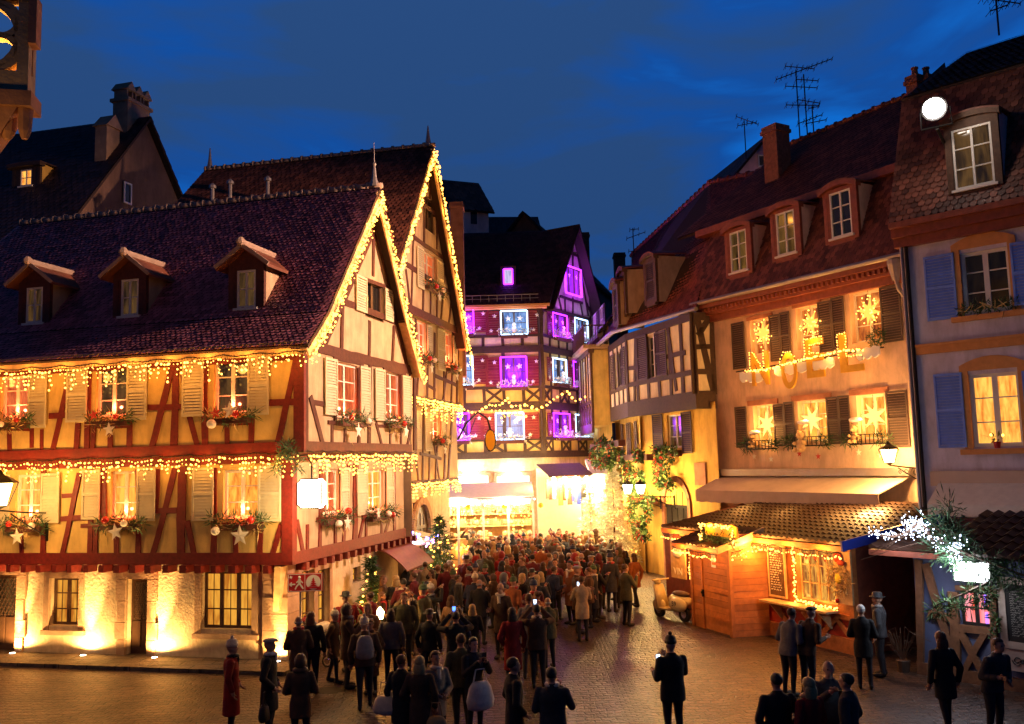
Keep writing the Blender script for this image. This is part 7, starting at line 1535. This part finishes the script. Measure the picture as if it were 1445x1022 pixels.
def hair_mesh(kind):
    m = MB(WORLD); mats_ = ['hair']
    def cap(c, r, cutz=None, front=None, k=16, n=11):
        b = len(m.v); m.ball(c, r, k, n)
        for i in range(b, len(m.v)):
            v = m.v[i]
            if cutz is not None and v.z < cutz: v.z = cutz+(v.z-cutz)*.15
            if front is not None and v.y > front and v.z < 1.665: v.y = front-.02
    if kind == 'short': cap((0, -.022, 1.645), (.086, .104, .094), 1.585, .02)
    if kind == 'bald': cap((0, -.035, 1.595), (.085, .088, .04), None, .0)
    if kind == 'long': cap((0, -.02, 1.642), (.092, .108, .098), None, .03); cap((0, -.062, 1.52), (.108, .068, .15), None, .0)
    if kind == 'bun': cap((0, -.022, 1.645), (.086, .102, .094), 1.60, .02); m.ball((0, -.12, 1.68), .05, 10, 7)
    if kind == 'beanie': m.lathe(0, -.01, [(.094, 1.640), (.100, 1.645), (.100, 1.69), (.093, 1.695), (.088, 1.73), (.062, 1.765), (.02, 1.78)], 16, .96, 1.14); m.ball((0, -.01, 1.80), .035, 8, 6)
    if kind == 'brim': m.lathe(0, -.01, [(.145, 1.655), (.15, 1.662), (.095, 1.672), (.092, 1.745), (.06, 1.765), (.01, 1.76)], 18, .95, 1.12)
    if kind == 'hood': cap((0, -.03, 1.61), (.112, .125, .145), None, .045); m.ball((0, -.05, 1.47), (.14, .10, .07), 14, 8)
    if kind == 'flat': m.lathe(0, .0, [(.09, 1.665), (.108, 1.675), (.105, 1.70), (.06, 1.725), (.01, 1.728)], 16, .95, 1.2); m.ball((0, .105, 1.672), (.06, .05, .009), 10, 5)
    o = m.build('hair', 'hair', smooth=True); me = o.data; bpy.data.objects.remove(o); return me
HAIR = {k: hair_mesh(k) for k in ('short', 'bald', 'long', 'bun', 'beanie', 'brim', 'hood', 'flat')}
def mesh_of(build):
    m = MB(WORLD); mt = build(m); o = m.build('x', mt, smooth=True); me = o.data; bpy.data.objects.remove(o); return me
SCARF = mesh_of(lambda m: (m.tube([(.085*math.cos(i*.449), .02+.085*math.sin(i*.449), 1.465+.012*math.sin(i)) for i in range(15)], .034, 8), m.hexa([(-.06, .115, 1.16), (.02, .12, 1.16), (.03, .135, 1.45), (-.04, .13, 1.45), (-.06, .10, 1.16), (.02, .10, 1.16), (.03, .10, 1.45), (-.04, .10, 1.45)]), 'bag')[-1])
HC = dict(black=(.012, .010, .010), brown=(.055, .026, .012), chestnut=(.11, .045, .018), blond=(.42, .27, .10), grey=(.28, .26, .24), white=(.62, .60, .56), cream=(.60, .50, .36), red=(.35, .02, .02), navy=(.02, .03, .08), green=(.06, .10, .04), tan=(.36, .22, .10), pink=(.5, .15, .2))
CC = dict(black=(.012, .011, .012), charcoal=(.035, .033, .036), navy=(.014, .020, .05), brown=(.075, .038, .020), 
          burgundy=(.12, .012, .018), red=(.26, .012, .01), olive=(.075, .07, .03), beige=(.36, .26, .15), grey=(.13, .12, .12), camel=(.32, .17, .07), teal=(.02, .09, .10), rust=(.28, .085, .025), cream=(.50, .42, .30), purple=(.09, .03, .12))
def person(label, loc, face, body, coat, hair, hcol, scale=1., scarf=None, group=None):
    me, hy, hands = BODY[body]
    o = bpy.data.objects.new('person', me); COL.objects.link(o); o.location = loc; o.rotation_euler = (0, 0, rad(face)); o.scale = (scale,)*3
    o.color = (*CC[coat], 1); tag(o, label, 'person', group); o['_loc'] = tuple(loc)
    h = bpy.data.objects.new({'beanie': 'hat', 'brim': 'hat', 'flat': 'cap', 'hood': 'hood'}.get(hair, 'hair'), HAIR[hair]); COL.objects.link(h); h.parent = o; h.location = (0, hy, 0); h.color = (*HC[hcol], 1) if hair != 'hood' else (*CC[coat], 1)
    if scarf:
        s = bpy.data.objects.new('scarf', SCARF); COL.objects.link(s); s.parent = o; s.location = (0, hy-.01, 0); s.color = (*HC[scarf], 1)
    return o
def at_body(o, p):
    return Matrix.Translation(o.location) @ Matrix.Rotation(o.rotation_euler.z, 4, 'Z') @ Matrix.Scale(o.scale[0], 4) @ Vector(p)
def phone(o, label, blue=False, p=None):
    hs = BODY_OF[o.name][2]; c = p or (sum((Vector(h) for h in hs), Vector())/2+Vector((0, .03, .06)))
    w = at_body(o, c); m = MB(WORLD); m.hexa([(-.042, -.006, -.075), (.042, -.006, -.075), (.042, -.006, .075), (-.042, -.006, .075), (-.042, .006, -.075), (.042, .006, -.075), (.042, .006, .075), (-.042, .006, .075)])
    t = T('phone', label, 'phone', tuple(w), 'lit phones held in the crowd'); t.rotation_euler = o.rotation_euler
    b = m.build('case', 'board_black'); b.parent = t; q = MB(WORLD); q.hexa([(-.036, -.009, -.066), (.036, -.009, -.066), (.036, -.009, .066), (-.036, -.009, .066), (-.036, -.006, -.066), (.036, -.006, -.066), (.036, -.006, .066), (-.036, -.006, .066)]); b = q.build('screen', 'phone_blue' if blue else 'phone_screen'); b.parent = t
BODY_OF = {}
def bagof(o, label, size, col, p, kind='bag'):
    w = at_body(o, p); a, b, c = size; m = MB(WORLD); m.lathe(0, 0, [(.55, 0), (.9, .08*c), (1, .35*c), (.8, .8*c), (.55, c)], 14, a, b); m.v = [Vector((v.x, v.y, v.z)) for v in m.v]
    t = T(kind, label, 'bag', tuple(w)); t.rotation_euler = o.rotation_euler; q = m.build('pouch', 'bag', smooth=True); q.parent = t; q.color = (*HC[col], 1)
    s = MB(WORLD); s.tube([(-a*.5, 0, c*.95), (-a*.3, 0, c+.22), (a*.3, 0, c+.22), (a*.5, 0, c*.95)], .014, 6); q = s.build('strap', 'bag'); q.parent = t; q.color = (*HC[col], 1); t['_loc'] = tuple(w)
def hp(px, py, h=1.75): q = gp(px, py, h); return (q.x, q.y, 0)
PL = []
def put(px, py, label, face, body, coat, hair, hcol, scale=1., scarf=None, h=1.75):
    loc = hp(px, py, h*scale); o = person(label, loc, face, body, coat, hair, hcol, scale, scarf); BODY_OF[o.name] = BODY[body]; PL.append((loc[0], loc[1])); return o
# face: 0 looks away from the camera (+Y), 180 towards it, -90 to the right, 90 to the left
p1 = put(327, 903, 'person in long red coat with black cape and cream knit hat by the pavement', -80, 'w_long', 'red', 'beanie', 'cream', 1., 'black')
bagof(p1, 'dark shoulder bag hanging on the red-coated person with cream hat', (.16, .08, .26), 'black', (-.26, 0, .72))
p2 = put(380, 899, 'person in long black overcoat with grey hair seen in profile near the corner pillar', -85, 'm_long', 'black', 'flat', 'grey', 1.04, 'white')
bagof(p2, 'black holdall carried beside the man in black overcoat', (.2, .1, .28), 'black', (.36, -.02, .42), 'holdall')
p3 = put(424, 922, 'person in short hooded brown jacket with back turned below the red sign', 10, 'w_front', 'brown', 'hood', 'brown', .97)
p4 = put(566, 922, 'person with chestnut hair and black jacket beside a cream shoulder bag', -20, 'w_stand', 'black', 'short', 'chestnut', .98)
bagof(p4, 'large cream shoulder bag on the chestnut-haired person in black', (.24, .12, .30), 'cream', (-.30, -.03, .72))
p5 = put(592, 924, 'person with long blond hair and dark brown coat carrying a tan tote', -5, 'w_long', 'brown', 'long', 'blond', .98)
bagof(p5, 'tan tote bag hanging behind the blond person in brown', (.22, .12, .34), 'tan', (.28, -.06, .40), 'tote_bag')
put(614, 917, 'person with orange-lit face and beige coat wearing a cream scarf', -150, 'w_front', 'beige', 'short', 'brown', .99, 'cream')
p7 = put(668, 898, 'person with black hair looking at a phone above a big white bag', -150, 'w_photo', 'black', 'long', 'black', 1.0); phone(p7, 'small blue-lit phone held by the black-haired person with white bag', True)
bagof(p7, 'big pale white shopping bag held before the black-haired phone user', (.28, .14, .48), 'white', (.02, .26, .52), 'shopping_bag')
put(650, 893, 'person in olive coat with brown hair behind the white shopping bag', 20, 'm_stand', 'olive', 'short', 'brown', 1.02)
put(724, 926, 'person in black coat with glasses and brown hair facing right in front row', -75, 'm_long', 'black', 'short', 'brown', 1.03)
p = put(778, 940, 'person in charcoal coat with pale scarf and phone in the front row', -12, 'm_phone', 'charcoal', 'short', 'black', 1.0, 'cream'); phone(p, 'blue-lit phone above the charcoal coat with pale scarf', True)
p = put(757, 852, 'person in brown jacket with a pale scarf raising both arms to photograph', 4, 'm_photo', 'brown', 'short', 'black', 1.02, 'cream'); phone(p, 'lit phone raised by the brown-jacketed photographer')
put(722, 856, 'person in bright red long coat left of the photographer with raised arms', 12, 'w_long', 'red', 'long', 'brown', 1.)
p = put(643, 862, 'person in black coat raising a phone, near the centre of the square', 10, 'm_photo', 'black', 'short', 'black', 1.); phone(p, 'blue phone screen above the crowd at the left of the square', True)
p = put(820, 812, 'person in pale beige coat and dark trousers photographing the stalls', 8, 'w_photo', 'beige', 'short', 'brown', 1.); phone(p, 'white-lit phone of the beige-coated photographer')
p = put(882, 795, 'person in dark olive jacket standing alone with a pale leaflet', -60, 'm_phone', 'olive', 'short', 'brown', 1.03)
p = put(946, 898, 'person in black jacket walking on the open cobbles with a lit phone', 15, 'm_phone', 'black', 'beanie', 'black', 1.04); phone(p, 'bright cyan phone carried across the open cobbles')
p = put(1095, 948, 'person seen from behind in black coat holding a phone to one side', 8, 'm_long', 'black', 'short', 'black', 1.)
put(1140, 954, 'person with blond hair and red coat with a tan collar at the bottom edge', 25, 'w_stand', 'red', 'long', 'blond', .98, 'tan')
p = put(1168, 930, 'bald person in charcoal coat holding a camera among the right front group', 175, 'm_phone', 'charcoal', 'bald', 'grey', 1.03); phone(p, 'small camera screen glowing in the right front group')
put(1194, 948, 'person with short dark hair and black coat rightmost of the right front group', 55, 'm_long', 'charcoal', 'short', 'black', 1.)
put(1214, 852, 'person with white hair, black jacket and burgundy legs by the dark passage', -20, 'w_front', 'black', 'short', 'white', .99)
p = put(1238, 836, 'person in brimmed black hat and leather jacket facing the white-haired companion', 60, 'm_stand', 'charcoal', 'brim', 'black', 1.03, 'grey')
put(1108, 858, 'person in grey coat leaning at the left end of the kiosk shelf', -55, 'm_lean', 'grey', 'short', 'brown', 1.)
put(1134, 856, 'person in brown coat leaning at the middle of the kiosk shelf', -60, 'm_lean', 'brown', 'flat', 'black', 1.02)
put(1328, 890, 'person with long chestnut hair and short black coat before the timbered stall', 10, 'w_walk', 'black', 'long', 'chestnut', 1.)
put(1394, 896, 'person in dark quilted jacket with folded hands under the pink window', -160, 'm_lean', 'charcoal', 'short', 'brown', 1.)
put(522, 834, 'person in vivid red jacket facing left near the gable christmas tree', 70, 'm_phone', 'red', 'short', 'brown', 1.02)
put(567, 793, 'bald person in black jumper leaning on the standing table', -70, 'm_lean', 'black', 'bald', 'brown', 1.02)
put(584, 807, 'person with brown bob and burgundy coat drinking at the standing table', 75, 'w_front', 'burgundy', 'short', 'brown', 1.)
put(600, 792, 'person in long beige coat with back turned right of the standing table', 15, 'w_long', 'beige', 'short', 'brown', 1.)
put(541, 811, 'person with curly brown hair and brown coat left of the standing table', -80, 'w_stand', 'brown', 'long', 'chestnut', 1.)
p = put(514, 872, 'person in brown coat carrying a pale grey backpack among the shadows', 12, 'm_walk', 'brown', 'beanie', 'cream', 1.02)
bagof(p, 'pale grey backpack with dark edging on the person in the shadows', (.19, .12, .46), 'grey', (0, -.18, .98), 'backpack')
put(430, 872, 'child in white jacket with red cap beside the sign pole', -60, 'm_phone', 'cream', 'beanie', 'red', .74)
for px, py, l, f, b, c, h, hc in ((737, 808, 'person with long blond hair and black coat turned to talk mid-street', -60, 'w_front', 'black', 'long', 'blond'), (763, 806, 'person with pale blond hair and charcoal coat, back turned mid-street', 0, 'w_stand', 'charcoal', 'long', 'blond'), (775, 799, 'person bending toward a phone in navy coat mid-street', -50, 'm_lean', 'navy', 'short', 'brown'),
    (808, 768, 'person in black coat left of three dark figures on the right of the street', -70, 'm_stand', 'black', 'short', 'brown'), (828, 766, 'person in dark brown coat, middle of three dark figures on the right', 5, 'm_long', 'brown', 'short', 'grey'), (842, 768, 'person in black overcoat and red scarf, rightmost of three dark figures', 20, 'm_long', 'charcoal', 'flat', 'black'),
    (774, 754, 'person with glowing blond hair holding a phone to the ear', 160, 'w_photo', 'brown', 'long', 'blond'), (748, 750, 'person in orange-rust coat and cream hat amid the crowd', 10, 'w_stand', 'rust', 'beanie', 'cream'), (855, 738, 'person in cream jacket near the white christmas tree', 20, 'w_stand', 'cream', 'short', 'brown'), (835, 722, 'person in grey coat near the white christmas tree', -30, 'm_stand', 'grey', 'short', 'brown'), (668, 770, 'person in camel coat at the left edge of the crowd', 0, 'w_long', 'camel', 'bun', 'chestnut'), (895, 780, 'person in rust jacket at the right edge of the crowd', 40, 'w_walk', 'rust', 'long', 'brown')):
    put(px, py, l, f, b, c, h, hc)
# pushchair by the sign
pc_ = gp(452, 938); Fq = Fr(pc_.x, pc_.y, -20); t = T('pushchair', 'dark pushchair with cream hood parked near the red direction sign', 'pushchair', Fq.w(0, 0, 0))
for u, n in ((-.3, -.25), (-.3, .25), (.32, -.2), (.32, .2)):
    m = MB(Fq); m.tube([(u+.13*math.cos(i*.5236), n, .14+.13*math.sin(i*.5236)) for i in range(13)], .022, 6); o = m.build('wheel', 'rubber', t); MB(Fq).tube([(u, n-.02, .14), (u, n+.02, .14)], .07, 10).build('hub', 'chrome', o)
m = MB(Fq)
for n in (-.24, .24): m.tube([(-.3, n, .14), (.25, n*.8, .6), (.55, n, 1.02)], .016, 6); m.tube([(.32, n*.8, .14), (-.1, n*.8, .55)], .016, 6)
m.tube([(.55, -.24, 1.02), (.55, .24, 1.02)], .02, 6); m.build('frame', 'zinc', t); m = MB(Fq); m.hexa([(-.4, .22, .4), (.2, .22, .42), (.34, .22, .85), (.28, .22, .86), (-.4, -.22, .4), (.2, -.22, .42), (.34, -.22, .85), (.28, -.22, .86)]); m.build('seat', 'coat', t).color = (.03, .03, .04, 1)
m = MB(Fq); m.ball((.12, 0, .82), (.30, .24, .22), 12, 8); m.build('hood', 'bag', t, True).color = (*HC['cream'], 1)
# the crowd filling the street
def lerp_tab(tab, x):
    for (x0, a), (x1, b) in zip(tab, tab[1:]):
        if x0 <= x <= x1: return a+(b-a)*(x-x0)/(x1-x0)
    return tab[0][1] if x < tab[0][0] else tab[-1][1]
XL = [(19, -5.2), (22, -4.4), (25, -3.6), (29, -2.6), (32, -2.0), (38, -1.6), (44, -2.4)]; XR = [(19, .4), (23, .9), (26, 1.8), (29, 3.0), (33, 4.2), (38, 3.9), (44, 3.3)]
rc = random.Random(21); used = set(); cnt = 0; tries = 0
COATS = ['black', 'charcoal', 'navy', 'brown', 'burgundy', 'olive', 'black', 'charcoal', 'brown', 'burgundy', 'rust', 'grey', 'camel', 'red']
HAIRS = [('short', 'brown', 'short brown hair'), ('short', 'black', 'short black hair'), ('long', 'blond', 'long blond hair'), ('long', 'brown', 'long brown hair'), ('beanie', 'cream', 'cream bobble hat'), ('short', 'chestnut', 'short chestnut hair'), ('beanie', 'navy', 'navy bobble hat'), ('brim', 'black', 'black brimmed hat'), ('flat', 'grey', 'grey flat cap'), ('bun', 'chestnut', 'chestnut hair bun'), ('bald', 'grey', 'balding grey head'), ('short', 'white', 'short white hair'), ('beanie', 'green', 'green bobble hat'), ('long', 'chestnut', 'long chestnut hair'), ('hood', 'brown', 'hood drawn up'), ('long', 'black', 'long black hair')]
while cnt < 150 and tries < 20000:
    tries += 1; Y = 19.5+23.0*rc.random()**.9; a, b = lerp_tab(XL, Y), lerp_tab(XR, Y); X = a+(b-a)*rc.random()
    if Y < 26 and rc.random() < .35: continue
    if any((X-x)**2+(Y-y_)**2 < (.52 if Y > 28 else .68)**2 for x, y_ in PL): continue
    if math.sin(X*2.3+1.7*math.sin(Y*.9))*math.sin(Y*1.9+X*.8) < -.35 and rc.random() < .8: continue
    bd = rc.choice(list(BODY)); ct = rc.choice(COATS); hr = rc.choice(HAIRS); kid = rc.random() < .07; sc_ = rc.uniform(.58, .78) if kid else rc.uniform(.90, 1.09)
    zone = 'before the bright stalls' if Y > 37 else 'in mid street' if Y > 30 else 'near the long house gable' if X < -1.8 else 'in the open square'
    key = (ct, hr[2], zone)
    if key in used: continue
    used.add(key); cnt += 1; PL.append((X, Y))
    face = rc.choice((0, 0, 0, 180, 90, -90))+rc.uniform(-35, 35)
    person('%s in %s coat with %s, in the crowd %s' % ('child' if kid else 'person', ct, hr[2], zone), (X, Y, 0), face, bd, ct, hr[0], hr[1], sc_, rc.choice((None, None, 'red', 'cream', 'grey')), 'people crowding the market street')
